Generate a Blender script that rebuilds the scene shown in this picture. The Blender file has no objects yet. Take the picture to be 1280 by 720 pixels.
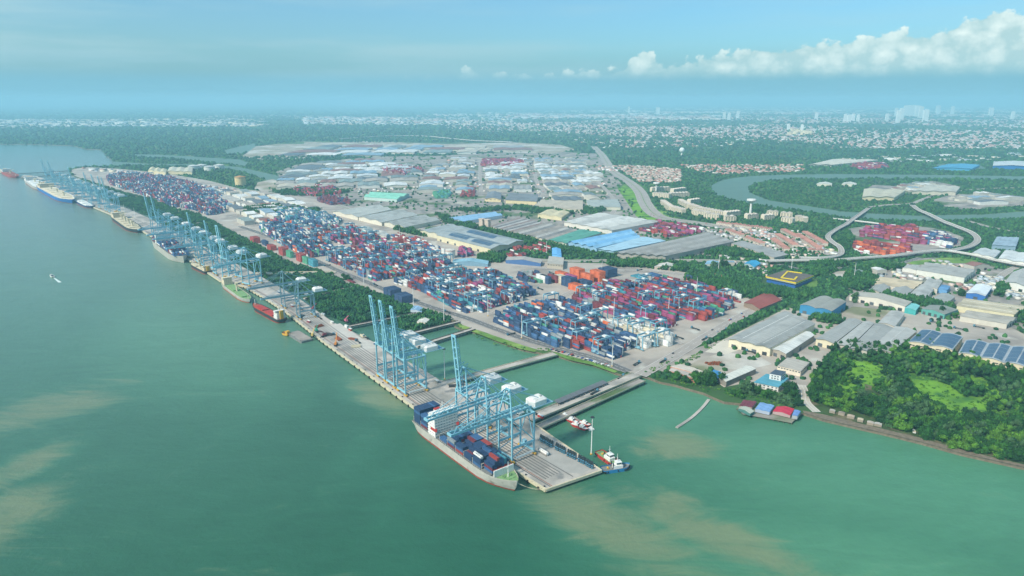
import bpy, bmesh, math, random
import numpy as np
from mathutils import Vector, Matrix
from mathutils.geometry import tessellate_polygon
random.seed(7); RNG = np.random.default_rng(7)
R = math.radians
scene = bpy.context.scene

# ---------------- camera ----------------
CAM_H = 320.0; FPX = 853.0; HORIZON = 125.0            # drone height, focal length and horizon row of the 1280x720 photo
PITCH = math.atan((360-HORIZON)/FPX)
cam_d = bpy.data.cameras.new('camera'); cam = bpy.data.objects.new('camera', cam_d)
scene.collection.objects.link(cam); scene.camera = cam
cam.location = (0, 0, CAM_H); cam.rotation_euler = (math.pi/2-PITCH, 0, 0)
cam_d.sensor_width = 36; cam_d.lens = 36*FPX/1280; cam_d.clip_start = 1; cam_d.clip_end = 400000

# ---------------- world, sun, exposure ----------------
SUN_EL, SUN_AZ = 42.0, -128.0        # azimuth of the sun, clockwise from +Y (behind the camera, to the left)
world = bpy.data.worlds.new("World"); scene.world = world; world.use_nodes = True
wn = world.node_tree.nodes; wl = world.node_tree.links; wn.clear()
def N(nodes, t, **kw):
    n = nodes.new(t)
    for k, v in kw.items():
        if k in n.inputs: n.inputs[k].default_value = v
        else: setattr(n, k, v)
    return n
def math_node(nodes, links, op, a, b=None, clamp=False):
    n = nodes.new('ShaderNodeMath'); n.operation = op; n.use_clamp = clamp
    for i, v in enumerate((a, b)):
        if v is None: continue
        if isinstance(v, (int, float)): n.inputs[i].default_value = v
        else: links.new(v, n.inputs[i])
    return n.outputs[0]
def build_sky():
    M = lambda op, a, b=None, c=False: math_node(wn, wl, op, a, b, c)
    out = N(wn, 'ShaderNodeOutputWorld'); bg = N(wn, 'ShaderNodeBackground'); bg.inputs['Strength'].default_value = 1.0
    sky = N(wn, 'ShaderNodeTexSky'); sky.sky_type = 'NISHITA'; sky.sun_disc = False
    sky.sun_elevation = R(SUN_EL); sky.sun_rotation = R(SUN_AZ); sky.air_density = 1.0; sky.dust_density = 1.6; sky.ozone_density = 2.2
    base = N(wn, 'ShaderNodeMixRGB', blend_type='MULTIPLY'); base.inputs[0].default_value = 1
    wl.new(sky.outputs[0], base.inputs[1]); base.inputs[2].default_value = (SKY_S*0.60, SKY_S*1.02, SKY_S*1.18, 1)
    tc = N(wn, 'ShaderNodeTexCoord'); sep = N(wn, 'ShaderNodeSeparateXYZ'); wl.new(tc.outputs['Generated'], sep.inputs[0])
    x, y, z = sep.outputs
    az = M('ARCTAN2', x, y)                        # radians clockwise from +Y
    el = M('ARCSINE', z)
    def ramp(fac, stops, interp='EASE'):
        r = N(wn, 'ShaderNodeValToRGB'); r.color_ramp.interpolation = interp
        while len(r.color_ramp.elements) < len(stops): r.color_ramp.elements.new(0.5)
        for e, (p, c) in zip(r.color_ramp.elements, stops):
            e.position = p; e.color = (c, c, c, 1) if isinstance(c, (int, float)) else (*c, 1)
        wl.new(fac, r.inputs[0]); return r.outputs[0]
    def comb(a, b, c=0.0):
        n = N(wn, 'ShaderNodeCombineXYZ')
        for i, v in enumerate((a, b, c)):
            if isinstance(v, (int, float)): n.inputs[i].default_value = v
            else: wl.new(v, n.inputs[i])
        return n.outputs[0]
    def noise(vec, scale, detail=6, rough=0.55):
        n = N(wn, 'ShaderNodeTexNoise'); n.inputs['Scale'].default_value = scale; n.inputs['Detail'].default_value = detail
        n.inputs['Roughness'].default_value = rough; wl.new(vec, n.inputs['Vector']); return n.outputs['Fac']
    def mix(f, a, b):
        n = N(wn, 'ShaderNodeMixRGB')
        for i, v in ((0, f), (1, a), (2, b)):
            if isinstance(v, (int, float)): n.inputs[i].default_value = v
            elif isinstance(v, tuple): n.inputs[i].default_value = (*v, 1)
            else: wl.new(v, n.inputs[i])
        return n.outputs[0]
    # thin veils of high cloud, long streaks low over the horizon
    eln = M('MULTIPLY', el, 5.5)
    st = noise(comb(M('MULTIPLY', az, 1.0), M('MULTIPLY', el, 9.0), 3.1), 1.9, 7, 0.55)
    st = ramp(st, [(0.40, 0.0), (0.62, 1.0)])
    lowmask = ramp(M('MULTIPLY', el, 2.4), [(0.0, 0.9), (0.16, 0.75), (0.55, 0.35), (1.0, 0.55)], 'LINEAR')
    leftmask = ramp(M('ADD', M('MULTIPLY', az, 0.5), 0.5), [(0.15, 1.0), (0.45, 0.75), (0.62, 0.3), (0.85, 0.7)], 'LINEAR')
    veil = M('MULTIPLY', M('MULTIPLY', M('ADD', M('MULTIPLY', st, 0.85), 0.22), lowmask), leftmask, True)
    col = mix(veil, base.outputs[0], VEIL_C)
    # a bank of grey blue haze just above the horizon
    bank = ramp(M('MULTIPLY', M('ADD', el, 0.02), 8.0), [(0.0, 1.0), (0.33, 0.92), (0.50, 0.35), (0.75, 0.0)], 'EASE')
    col = mix(bank, col, BANK_C)
    # cumulus row: top height (elevation, radians) as a function of azimuth
    top = N(wn, 'ShaderNodeValToRGB'); top.color_ramp.interpolation = 'LINEAR'
    T = [(-0.15, 0.032), (-0.08, 0.036), (-0.055, 0.046), (0.0, 0.036), (0.07, 0.040), (0.14, 0.046), (0.185, 0.070), (0.21, 0.050), (0.26, 0.060), (0.31, 0.069), (0.36, 0.072), (0.40, 0.076),
         (0.44, 0.075), (0.50, 0.086), (0.53, 0.080), (0.56, 0.096), (0.585, 0.104), (0.60, 0.098), (0.64, 0.092), (0.75, 0.085), (0.9, 0.05), (1.1, 0.03)]
    while len(top.color_ramp.elements) < len(T): top.color_ramp.elements.new(0.5)
    for e, (a, h) in zip(top.color_ramp.elements, T):
        e.position = (a+0.5)/1.8; v = h*5; e.color = (v, v, v, 1)
    wl.new(M('DIVIDE', M('ADD', az, 0.5), 1.8), top.inputs[0])
    toph = M('DIVIDE', top.outputs[0], 5.0)
    v2 = comb(az, M('MULTIPLY', el, 1.25), 0.0)
    puff = N(wn, 'ShaderNodeTexVoronoi'); puff.feature = 'SMOOTH_F1'; puff.inputs['Scale'].default_value = 42; puff.inputs['Smoothness'].default_value = 0.35
    warp = N(wn, 'ShaderNodeVectorMath', operation='ADD'); nz = N(wn, 'ShaderNodeTexNoise'); nz.inputs['Scale'].default_value = 50; nz.inputs['Detail'].default_value = 4
    wl.new(v2, nz.inputs['Vector']); sc_ = N(wn, 'ShaderNodeVectorMath', operation='SCALE'); sc_.inputs['Scale'].default_value = 0.022; wl.new(nz.outputs['Color'], sc_.inputs[0])
    wl.new(v2, warp.inputs[0]); wl.new(sc_.outputs[0], warp.inputs[1]); wl.new(warp.outputs[0], puff.inputs['Vector'])
    pf = M('SUBTRACT', 0.55, puff.outputs['Distance'])
    n1 = M('SUBTRACT', noise(v2, 30, 10, 0.66), 0.5)
    edge = M('ADD', M('MULTIPLY', pf, 0.016), M('MULTIPLY', n1, 0.040))
    d = M('SUBTRACT', M('ADD', toph, edge), M('ADD', el, 0.004))
    cum = ramp(M('MULTIPLY', d, 60.0), [(0.02, 0.0), (0.30, 1.0)], 'EASE')
    fade = ramp(M('MULTIPLY', M('ADD', el, M('MULTIPLY', n1, 0.012)), 10.0), [(0.24, 0.0), (0.46, 0.9), (0.6, 1.0)], 'EASE')
    azm = ramp(M('DIVIDE', M('ADD', az, 0.5), 1.8), [(0.16, 0.0), (0.24, 0.5), (0.34, 0.85), (0.80, 1.0), (0.9, 0.0)], 'LINEAR')
    cum = M('MULTIPLY', M('MULTIPLY', cum, fade), azm, True)
    shade = ramp(M('ADD', M('MULTIPLY', n1, 1.3), M('ADD', M('MULTIPLY', pf, 0.7), M('MULTIPLY', el, 2.0))), [(0.0, 0.0), (0.62, 1.0)], 'LINEAR')
    ccol = mix(shade, CUM_LO, CUM_HI)
    col = mix(cum, col, ccol)
    wl.new(col, bg.inputs['Color']); wl.new(bg.outputs[0], out.inputs['Surface'])
SKY_S = 0.085
VEIL_C = (0.29, 0.435, 0.47); BANK_C = (0.140, 0.325, 0.405); CUM_LO = (0.31, 0.45, 0.46); CUM_HI = (0.62, 0.69, 0.65)
build_sky()
sun_d = bpy.data.lights.new('sun', 'SUN'); sun_d.energy = 2.9; sun_d.angle = R(7.0); sun_d.color = (1.0, 0.925, 0.83)
sun = bpy.data.objects.new('sun', sun_d); scene.collection.objects.link(sun)
_d = Vector((math.sin(R(SUN_AZ))*math.cos(R(SUN_EL)), math.cos(R(SUN_AZ))*math.cos(R(SUN_EL)), math.sin(R(SUN_EL))))
sun.rotation_euler = _d.to_track_quat('Z', 'Y').to_euler()
vs = scene.view_settings; vs.view_transform = 'Standard'; vs.look = 'None'; vs.gamma = 1; vs.use_curve_mapping = False; vs.exposure = 0.68
scene.cycles.volume_bounces = 1; scene.cycles.max_bounces = 6; scene.cycles.diffuse_bounces = 2; scene.cycles.glossy_bounces = 2
scene.cycles.use_denoising = True; scene.cycles.use_adaptive_sampling = True; scene.cycles.adaptive_threshold = 0.02
HAZE_DENSITY = 0.000097; HAZE_COLOR = (0.45, 0.83, 1.0)

# ---------------- helpers ----------------
SP, CP = math.sin(PITCH), math.cos(PITCH)
def at(px, py, z=0.0):
    """ground point (x, y) seen at pixel (px, py) of the 1280x720 photo, on the plane of height z"""
    a = (px-640)/FPX; b = (py-360)/FPX
    dy = CP-b*SP; dz = -SP-b*CP; t = (z-CAM_H)/dz
    return (a*t, dy*t)
def pix(x, y, z=0.0):
    z0 = z-CAM_H; d = y*CP-z0*SP
    return (640+FPX*x/d, 360-FPX*(y*SP+z0*CP)/d)
def lin(h):
    h = h.lstrip('#'); c = [int(h[i:i+2], 16)/255 for i in (0, 2, 4)]
    return tuple(v/12.92 if v <= 0.04045 else ((v+0.055)/1.055)**2.4 for v in c)
MATS = {}
def mat(name, col, rough=0.7, metal=0.0, var=0.12, scale=0.2, spots=None, bump=0.0, bscale=1.0, attr=False, spec=0.3, lines=None, detail=4):
    """procedural material: base colour with noise variation in world space, optional second colour patches and bump"""
    if name in MATS: return MATS[name]
    m = bpy.data.materials.new(name); m.use_nodes = True; n = m.node_tree.nodes; l = m.node_tree.links; n.clear()
    out = n.new('ShaderNodeOutputMaterial'); b = n.new('ShaderNodeBsdfPrincipled'); l.new(b.outputs[0], out.inputs[0])
    b.inputs['Roughness'].default_value = rough; b.inputs['Metallic'].default_value = metal; b.inputs['Specular IOR Level'].default_value = spec
    geo = n.new('ShaderNodeNewGeometry')
    nz = n.new('ShaderNodeTexNoise'); nz.inputs['Scale'].default_value = scale; nz.inputs['Detail'].default_value = detail; nz.inputs['Roughness'].default_value = 0.62
    l.new(geo.outputs['Position'], nz.inputs['Vector'])
    if attr:
        a = n.new('ShaderNodeAttribute'); a.attribute_name = 'Col'; src = a.outputs['Color']
    else:
        rgb = n.new('ShaderNodeRGB'); rgb.outputs[0].default_value = (*col, 1); src = rgb.outputs[0]
    if spots:
        for (c2, sc2, lo, hi) in spots:
            n2 = n.new('ShaderNodeTexNoise'); n2.inputs['Scale'].default_value = sc2; n2.inputs['Detail'].default_value = 5; l.new(geo.outputs['Position'], n2.inputs['Vector'])
            r = n.new('ShaderNodeMapRange'); r.inputs[1].default_value = lo; r.inputs[2].default_value = hi; l.new(n2.outputs['Fac'], r.inputs[0])
            mx = n.new('ShaderNodeMixRGB'); l.new(r.outputs[0], mx.inputs[0]); l.new(src, mx.inputs[1]); mx.inputs[2].default_value = (*c2, 1); src = mx.outputs[0]
    if lines:
        ang, period, width, c2, amt = lines
        vr = n.new('ShaderNodeVectorRotate'); vr.rotation_type = 'Z_AXIS'; vr.inputs['Angle'].default_value = -ang; l.new(geo.outputs['Position'], vr.inputs['Vector'])
        sx = n.new('ShaderNodeSeparateXYZ'); l.new(vr.outputs[0], sx.inputs[0])
        md = math_node(n, l, 'FRACT', math_node(n, l, 'DIVIDE', sx.outputs[1], period)); ls = math_node(n, l, 'LESS_THAN', md, width)
        mx = n.new('ShaderNodeMixRGB'); l.new(math_node(n, l, 'MULTIPLY', ls, amt), mx.inputs[0]); l.new(src, mx.inputs[1]); mx.inputs[2].default_value = (*c2, 1); src = mx.outputs[0]
    mr = n.new('ShaderNodeMapRange'); mr.inputs[1].default_value = 0.3; mr.inputs[2].default_value = 0.7; mr.inputs[3].default_value = 1-var; mr.inputs[4].default_value = 1+var
    l.new(nz.outputs['Fac'], mr.inputs[0])
    mul = n.new('ShaderNodeVectorMath'); mul.operation = 'SCALE'; l.new(src, mul.inputs[0]); l.new(mr.outputs[0], mul.inputs['Scale'])
    l.new(mul.outputs[0], b.inputs['Base Color'])
    if bump:
        bn = n.new('ShaderNodeTexNoise'); bn.inputs['Scale'].default_value = bscale; bn.inputs['Detail'].default_value = 3; l.new(geo.outputs['Position'], bn.inputs['Vector'])
        bp = n.new('ShaderNodeBump'); bp.inputs['Strength'].default_value = bump; bp.inputs['Distance'].default_value = 1.0; l.new(bn.outputs['Fac'], bp.inputs['Height']); l.new(bp.outputs[0], b.inputs['Normal'])
    MATS[name] = m; return m

def link(o, parent=None):
    scene.collection.objects.link(o)
    if parent is not None: o.parent = parent
    return o
def tag(o, label=None, cat=None, group=None, kind=None):
    if label: o['label'] = label
    if cat: o['category'] = cat
    if group: o['group'] = group
    if kind: o['kind'] = kind
    return o
def empty(name, loc, rz=0.0):
    o = bpy.data.objects.new(name, None); link(o); o.location = loc; o.rotation_euler = (0, 0, rz); o.empty_display_size = 1
    return o
def copy_tree(o, parent=None):
    c = o.copy(); scene.collection.objects.link(c)
    if parent is not None: c.parent = parent
    for ch in KIDS.get(o.name, []):
        k = copy_tree(ch, c)
    return c
KIDS = {}
class MB:
    """collects shapes and links them as one mesh object"""
    def __init__(s): s.v = []; s.f = []; s.mi = []
    def add(s, vs_, fs, mi=0):
        k = len(s.v); s.v += [tuple(v) for v in vs_]; s.f += [tuple(i+k for i in f) for f in fs]; s.mi += [mi]*len(fs)
    def box(s, c, d, rz=0.0, mi=0, open_bottom=False):
        cx, cy, cz = c; dx, dy, dz = (q/2 for q in d); ca, sa = math.cos(rz), math.sin(rz)
        P = []
        for zz in (-dz, dz):
            for xx, yy in ((-dx, -dy), (dx, -dy), (dx, dy), (-dx, dy)): P.append((cx+xx*ca-yy*sa, cy+xx*sa+yy*ca, cz+zz))
        F = [(4, 5, 6, 7), (0, 1, 5, 4), (1, 2, 6, 5), (2, 3, 7, 6), (3, 0, 4, 7)]
        if not open_bottom: F.append((3, 2, 1, 0))
        s.add(P, F, mi)
    def bar(s, a, b, w, h=None, mi=0):
        h = h or w; a = Vector(a); b = Vector(b); d = (b-a)
        if d.length < 1e-6: return
        d.normalize(); up = Vector((0, 0, 1)) if abs(d.z) < 0.95 else Vector((0, 1, 0))
        x = d.cross(up).normalized(); y = x.cross(d).normalized(); P = []
        for p in (a, b):
            for i, j in ((-1, -1), (1, -1), (1, 1), (-1, 1)): P.append(p+x*(i*w/2)+y*(j*h/2))
        s.add(P, [(3, 2, 1, 0), (4, 5, 6, 7), (0, 1, 5, 4), (1, 2, 6, 5), (2, 3, 7, 6), (3, 0, 4, 7)], mi)
    def cyl(s, a, b, r, r2=None, n=10, mi=0):
        r2 = r if r2 is None else r2; a = Vector(a); b = Vector(b); d = (b-a).normalized(); up = Vector((0, 0, 1)) if abs(d.z) < 0.95 else Vector((0, 1, 0))
        x = d.cross(up).normalized(); y = d.cross(x).normalized(); P = []
        for p, q in ((a, r), (b, r2)):
            for i in range(n): t = 2*math.pi*i/n; P.append(p+x*(math.cos(t)*q)+y*(math.sin(t)*q))
        s.add(P, [(i, (i+1) % n, n+(i+1) % n, n+i) for i in range(n)]+[tuple(range(n))[::-1], tuple(range(n, 2*n))], mi)
    def prism(s, poly, z0, z1, mi=0, bottom=False, mi_side=None):
        n = len(poly); area = sum(poly[i][0]*poly[(i+1) % n][1]-poly[(i+1) % n][0]*poly[i][1] for i in range(n))
        if area < 0: poly = poly[::-1]
        P = [(x, y, z1) for x, y in poly]; tri = tessellate_polygon([[Vector((x, y, 0)) for x, y in poly]])
        T = []
        for t in tri:
            a, b, c = (poly[i] for i in t); ar = (b[0]-a[0])*(c[1]-a[1])-(b[1]-a[1])*(c[0]-a[0]); T.append(t if ar > 0 else t[::-1])
        s.add(P, T, mi)
        if z0 is not None:
            s.add([(x, y, z1) for x, y in poly]+[(x, y, z0) for x, y in poly], [(i, n+i, n+(i+1) % n, (i+1) % n) for i in range(n)], mi if mi_side is None else mi_side)
            if bottom: s.add([(x, y, z0) for x, y in poly], [t[::-1] for t in T], mi)
    def quadpatch(s, c, z, mi=0):
        s.add([(x, y, z) for x, y in c], [tuple(range(len(c)))], mi)
    def mesh(s, name, mats):
        me = bpy.data.meshes.new(name); me.from_pydata(s.v, [], s.f)
        for m in (mats if isinstance(mats, (list, tuple)) else [mats]): me.materials.append(m)
        if any(s.mi): me.polygons.foreach_set('material_index', s.mi)
        me.update(); return me
    def build(s, name, mats, parent=None, loc=None, rz=0.0):
        o = bpy.data.objects.new(name, s.mesh(name, mats)); link(o, parent)
        if loc is not None: o.location = loc
        o.rotation_euler = (0, 0, rz)
        if parent is not None: KIDS.setdefault(parent.name, []).append(o)
        return o
def W(pts, z=0.0): return [at(px, py, z) for px, py in pts]
def sheet(name, pts, z, m, world_pts=None, z0=None, kind='structure', side=None):
    mb = MB(); p = world_pts or W(pts, z); mb.prism(p, z0, z, mi_side=1 if side else None)
    return tag(mb.build(name, [m, side] if side else m), kind=kind)
def ribbon_pts(pts, w):
    p = [Vector(q) for q in pts]; L = []; Rr = []
    for i in range(len(p)):
        d = (p[min(i+1, len(p)-1)]-p[max(i-1, 0)]); d.normalize(); n = Vector((-d.y, d.x, 0)) if len(d) == 3 else Vector((-d.y, d.x))
        L.append(p[i]+n*w/2); Rr.append(p[i]-n*w/2)
    return L, Rr
def smooth(pts, k=6):
    """Catmull-Rom through 2D or 3D points"""
    P = [Vector(p) for p in pts]; P = [P[0]*2-P[1]]+P+[P[-1]*2-P[-2]]; out = []
    for i in range(1, len(P)-2):
        for j in range(k):
            t = j/k; a, b, c, d = P[i-1], P[i], P[i+1], P[i+2]
            out.append(0.5*((2*b)+(c-a)*t+(2*a-5*b+4*c-d)*t*t+(3*b-a-3*c+d)*t**3))
    out.append(P[-2]); return out
def inside(px, py, poly):
    """vectorised point in polygon"""
    px = np.asarray(px); py = np.asarray(py); r = np.zeros(px.shape, bool); n = len(poly); j = n-1
    for i in range(n):
        xi, yi = poly[i]; xj, yj = poly[j]
        c = ((yi > py) != (yj > py)) & (px < (xj-xi)*(py-yi)/((yj-yi) if yj != yi else 1e-9)+xi)
        r ^= c; j = i
    return r
def mass(name, verts, faces, m, cols=None, parent=None):
    """numpy arrays (n,3) and (k,3|4) -> one mesh; cols per face"""
    me = bpy.data.meshes.new(name); k = faces.shape[1]; nf = len(faces)
    me.vertices.add(len(verts)); me.vertices.foreach_set('co', verts.astype(np.float32).ravel())
    me.loops.add(nf*k); me.loops.foreach_set('vertex_index', faces.astype(np.int32).ravel())
    me.polygons.add(nf); me.polygons.foreach_set('loop_start', np.arange(0, nf*k, k, dtype=np.int32)); me.polygons.foreach_set('loop_total', np.full(nf, k, dtype=np.int32))
    me.update(calc_edges=True)
    if cols is not None:
        a = me.color_attributes.new('Col', 'FLOAT_COLOR', 'CORNER'); c = np.ones((nf, k, 4), np.float32); c[:, :, :3] = cols[:, None, :]; a.data.foreach_set('color', c.ravel())
    me.materials.append(m); o = bpy.data.objects.new(name, me); link(o, parent); return o
BOXV = np.array([(-1, -1, 0), (1, -1, 0), (1, 1, 0), (-1, 1, 0), (-1, -1, 1), (1, -1, 1), (1, 1, 1), (-1, 1, 1)], float)
BOXF = np.array([(4, 5, 6, 7), (0, 1, 5, 4), (1, 2, 6, 5), (2, 3, 7, 6), (3, 0, 4, 7)])
def boxes(c, d, ang, col):
    """c (n,3) base centres, d (n,3) full sizes, ang (n,), col (n,3) -> verts, faces, face cols"""
    n = len(c); v = np.repeat(BOXV[None], n, 0).copy(); v[:, :, 0] *= d[:, None, 0]/2; v[:, :, 1] *= d[:, None, 1]/2; v[:, :, 2] *= d[:, None, 2]
    ca, sa = np.cos(ang)[:, None], np.sin(ang)[:, None]; x = v[:, :, 0]*ca-v[:, :, 1]*sa; y = v[:, :, 0]*sa+v[:, :, 1]*ca
    v[:, :, 0] = x; v[:, :, 1] = y; v += c[:, None, :]
    f = (BOXF[None]+8*np.arange(n)[:, None, None]).reshape(-1, 4)
    return v.reshape(-1, 3), f, np.repeat(col, 5, 0)
ORD = ['first', 'second', 'third', 'fourth', 'fifth', 'sixth', 'seventh', 'eighth', 'ninth', 'tenth', 'eleventh', 'twelfth', 'thirteenth', 'fourteenth', 'fifteenth', 'sixteenth', 'seventeenth', 'eighteenth', 'nineteenth', 'twentieth']
ORD += [t+'-'+o for t in ('twenty',) for o in ORD[:9]]
for _t, _p in (('thirtieth', 'thirty'), ('fortieth', 'forty'), ('fiftieth', 'fifty'), ('sixtieth', 'sixty'), ('seventieth', 'seventy'), ('eightieth', 'eighty')): ORD += [_t]+[_p+'-'+o for o in ORD[:9]]

# wharf frame: u runs along the quay away from the pier corner, v inland
ANG = R(127.6); OX, OY = at(682, 612, 4)
UX, UY = math.cos(ANG), math.sin(ANG); VX, VY = UY, -UX
def uv(u, v): return (OX+u*UX+v*VX, OY+u*UY+v*VY)
def to_uv(p): return ((p[0]-OX)*UX+(p[1]-OY)*UY, (p[0]-OX)*VX+(p[1]-OY)*VY)

# ---------------- materials ----------------
M_land = mat('vegetation', lin('3d5c30'), 0.95, var=0.35, scale=0.008, spots=[(lin('5c7a3a'), 0.0021, 0.52, 0.66), (lin('8a8574'), 0.0035, 0.62, 0.74)], detail=8)
M_bank = mat('bank', lin('7a6e5c'), 0.95, var=0.3, scale=0.3)
M_pave = mat('concrete_yard', lin('b2a799'), 0.9, var=0.14, scale=0.02, spots=[(lin('978e84'), 0.011, 0.50, 0.62), (lin('bdb8ab'), 0.03, 0.58, 0.70)], detail=8)
M_pave2 = mat('worn_concrete', lin('9d948a'), 0.9, var=0.22, scale=0.05, spots=[(lin('77766f'), 0.02, 0.50, 0.64), (lin('b8b09e'), 0.014, 0.58, 0.68), (lin('55693f'), 0.008, 0.54, 0.62)], detail=8)
M_asph = mat('asphalt', lin('716f6c'), 0.9, var=0.14, scale=0.06)
M_road = mat('road_concrete', lin('a59c92'), 0.9, var=0.12, scale=0.05, detail=6)
M_deck = mat('deck_concrete', lin('bbb2a6'), 0.88, var=0.13, scale=0.12, spots=[(lin('989389'), 0.025, 0.48, 0.60), (lin('9c8f80'), 0.2, 0.68, 0.76), (lin('82807b'), 0.06, 0.60, 0.68)], detail=8)
M_deckd = mat('deck_side', lin('6d655a'), 0.95, var=0.25, scale=0.5)
M_cop = mat('coping', lin('c9bd9f'), 0.85, var=0.15, scale=0.5)
M_rust = mat('rust', lin('8a4a2c'), 0.9, var=0.35, scale=0.4)
M_dark = mat('dark_steel', lin('3a3d40'), 0.6, var=0.2)
M_rail = mat('rail_strip', lin('6f6c67'), 0.7, var=0.2, scale=0.5)
M_soil = mat('bare_soil', lin('a89c8a'), 0.95, var=0.25, scale=0.03, spots=[(lin('7f8060'), 0.012, 0.50, 0.60), (lin('c2bcb0'), 0.004, 0.5, 0.6)], detail=7)
M_grass = mat('grass', lin('64873a'), 0.95, var=0.3, scale=0.05, spots=[(lin('86a04c'), 0.02, 0.5, 0.65)], detail=7)
M_meadow = mat('meadow', lin('6f9e2c'), 0.95, var=0.25, scale=0.06, spots=[(lin('3f6a2a'), 0.03, 0.5, 0.62)], detail=7)
M_blue = mat('crane_blue', lin('8dc3cf'), 0.45, var=0.07, scale=0.3, spec=0.4, spots=[(lin('5a8fa0'), 0.15, 0.6, 0.75)])
M_blue2 = mat('crane_pale_blue', lin('86b2bf'), 0.5, var=0.08, scale=0.3)
M_white = mat('white_paint', lin('e6e3da'), 0.55, var=0.06, scale=0.3, spots=[(lin('c3bfae'), 0.4, 0.62, 0.75)])
M_cream = mat('cream_wall', lin('ddceb0'), 0.85, var=0.08, scale=0.1)
M_yel = mat('yellow_paint', lin('d2a23c'), 0.6, var=0.15, scale=0.8)
M_red = mat('red_paint', lin('b23a34'), 0.55, var=0.15, scale=0.4)
M_glass = mat('dark_glass', lin('2a3a44'), 0.15, var=0.1, spec=0.6)
M_tire = mat('rubber', lin('232323'), 0.9, var=0.1)
M_green = mat('green_deck', lin('7da06a'), 0.8, var=0.15, scale=0.5)
M_fol = mat('foliage', (0, 0, 0), 0.9, var=0.35, scale=0.35, attr=True, spec=0.15)
M_attr = mat('painted_boxes', (0, 0, 0), 0.65, var=0.1, scale=0.05, attr=True)
M_trunk = mat('bark', lin('5b4a38'), 0.95, var=0.2)

# water
def water_material():
    m = bpy.data.materials.new('sea_water'); m.use_nodes = True; n = m.node_tree.nodes; l = m.node_tree.links; n.clear()
    out = n.new('ShaderNodeOutputMaterial'); b = n.new('ShaderNodeBsdfPrincipled'); l.new(b.outputs[0], out.inputs[0])
    geo = n.new('ShaderNodeNewGeometry'); pos = geo.outputs['Position']
    def noise(sc, det, vec=pos, rough=0.55, dist=0.0):
        t = n.new('ShaderNodeTexNoise'); t.inputs['Scale'].default_value = sc; t.inputs['Detail'].default_value = det; t.inputs['Roughness'].default_value = rough; t.inputs['Distortion'].default_value = dist; l.new(vec, t.inputs['Vector']); return t.outputs['Fac']
    def rng(v, a, b_, c=0.0, d=1.0, sm=True):
        r = n.new('ShaderNodeMapRange'); r.interpolation_type = 'SMOOTHSTEP' if sm else 'LINEAR'
        for i, q in enumerate((a, b_, c, d)): r.inputs[i+1].default_value = q
        l.new(v, r.inputs[0]); return r.outputs[0]
    def mixc(f, a, c):
        x = n.new('ShaderNodeMixRGB'); l.new(f, x.inputs[0])
        for i, q in ((1, a), (2, c)):
            if isinstance(q, tuple): x.inputs[i].default_value = (*q, 1)
            else: l.new(q, x.inputs[i])
        return x.outputs[0]
    Mm = lambda op, a, c=None, cl=False: math_node(n, l, op, a, c, cl)
    def blob(cx, cy, rx, ry, rot=0.0):
        """soft ellipse around a place on the water (metres)"""
        mp = n.new('ShaderNodeMapping'); mp.vector_type = 'TEXTURE'; mp.inputs['Location'].default_value = (cx, cy, 0); mp.inputs['Rotation'].default_value = (0, 0, rot); mp.inputs['Scale'].default_value = (rx, ry, 1)
        l.new(pos, mp.inputs['Vector']); g = n.new('ShaderNodeVectorMath'); g.operation = 'LENGTH'; l.new(mp.outputs[0], g.inputs[0]); return rng(g.outputs['Value'], 0.1, 1.45, 1.0, 0.0)
    big = noise(0.0035, 4, dist=0.6); mpv = n.new('ShaderNodeMapping'); mpv.inputs['Rotation'].default_value = (0, 0, 0.35); mpv.inputs['Scale'].default_value = (1.0, 2.6, 1.0); l.new(pos, mpv.inputs['Vector']); swirl = noise(0.009, 10, mpv.outputs[0], 0.68, 1.6)
    # how much silt the water carries in each reach
    silt = None
    for (ax, ay, bx_, by_, hw) in SILT:
        a_, b2 = Vector(at(ax, ay)), Vector(at(bx_, by_)); m_ = (a_+b2)/2; d_ = b2-a_; k = blob(m_.x, m_.y, d_.length/2*1.1, hw, math.atan2(d_.y, d_.x)); silt = k if silt is None else Mm('MAXIMUM', silt, k)
    plume = rng(Mm('ADD', Mm('MULTIPLY', silt, 0.42), Mm('ADD', Mm('MULTIPLY', swirl, 0.95), Mm('MULTIPLY', noise(0.05, 5), 0.06))), 0.58, 0.96)
    mid = rng(Mm('ADD', Mm('MULTIPLY', silt, 0.3), big), 0.44, 0.80)
    basin = None
    for (px, py, rx, ry, rot) in PALE:
        x, y = at(px, py); k = blob(x, y, rx, ry, rot); basin = k if basin is None else Mm('MAXIMUM', basin, k)
    c = mixc(mid, W_DEEP, W_MID)
    c = mixc(basin, c, W_PALE)
    c = mixc(Mm('MULTIPLY', plume, 0.72), c, W_SILT)
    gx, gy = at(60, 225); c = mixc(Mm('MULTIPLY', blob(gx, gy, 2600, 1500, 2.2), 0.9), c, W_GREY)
    fine = Mm('ADD', Mm('MULTIPLY', noise(0.05, 6, mpv.outputs[0], 0.7), 0.30), Mm('ADD', Mm('MULTIPLY', swirl, 0.45), 0.62)); sc_ = n.new('ShaderNodeVectorMath'); sc_.operation = 'SCALE'; l.new(c, sc_.inputs[0]); l.new(fine, sc_.inputs['Scale']); c = sc_.outputs[0]
    l.new(c, b.inputs['Base Color'])
    b.inputs['Roughness'].default_value = 0.16; b.inputs['IOR'].default_value = 1.33; b.inputs['Specular IOR Level'].default_value = 0.22
    w1 = noise(0.22, 5, rough=0.7); w2 = noise(0.03, 3); h = Mm('ADD', Mm('MULTIPLY', w1, 1.3), Mm('MULTIPLY', w2, 1.6))
    bp = n.new('ShaderNodeBump'); bp.inputs['Strength'].default_value = 0.6; bp.inputs['Distance'].default_value = 0.8; l.new(h, bp.inputs['Height']); l.new(bp.outputs[0], b.inputs['Normal'])
    return m
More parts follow.
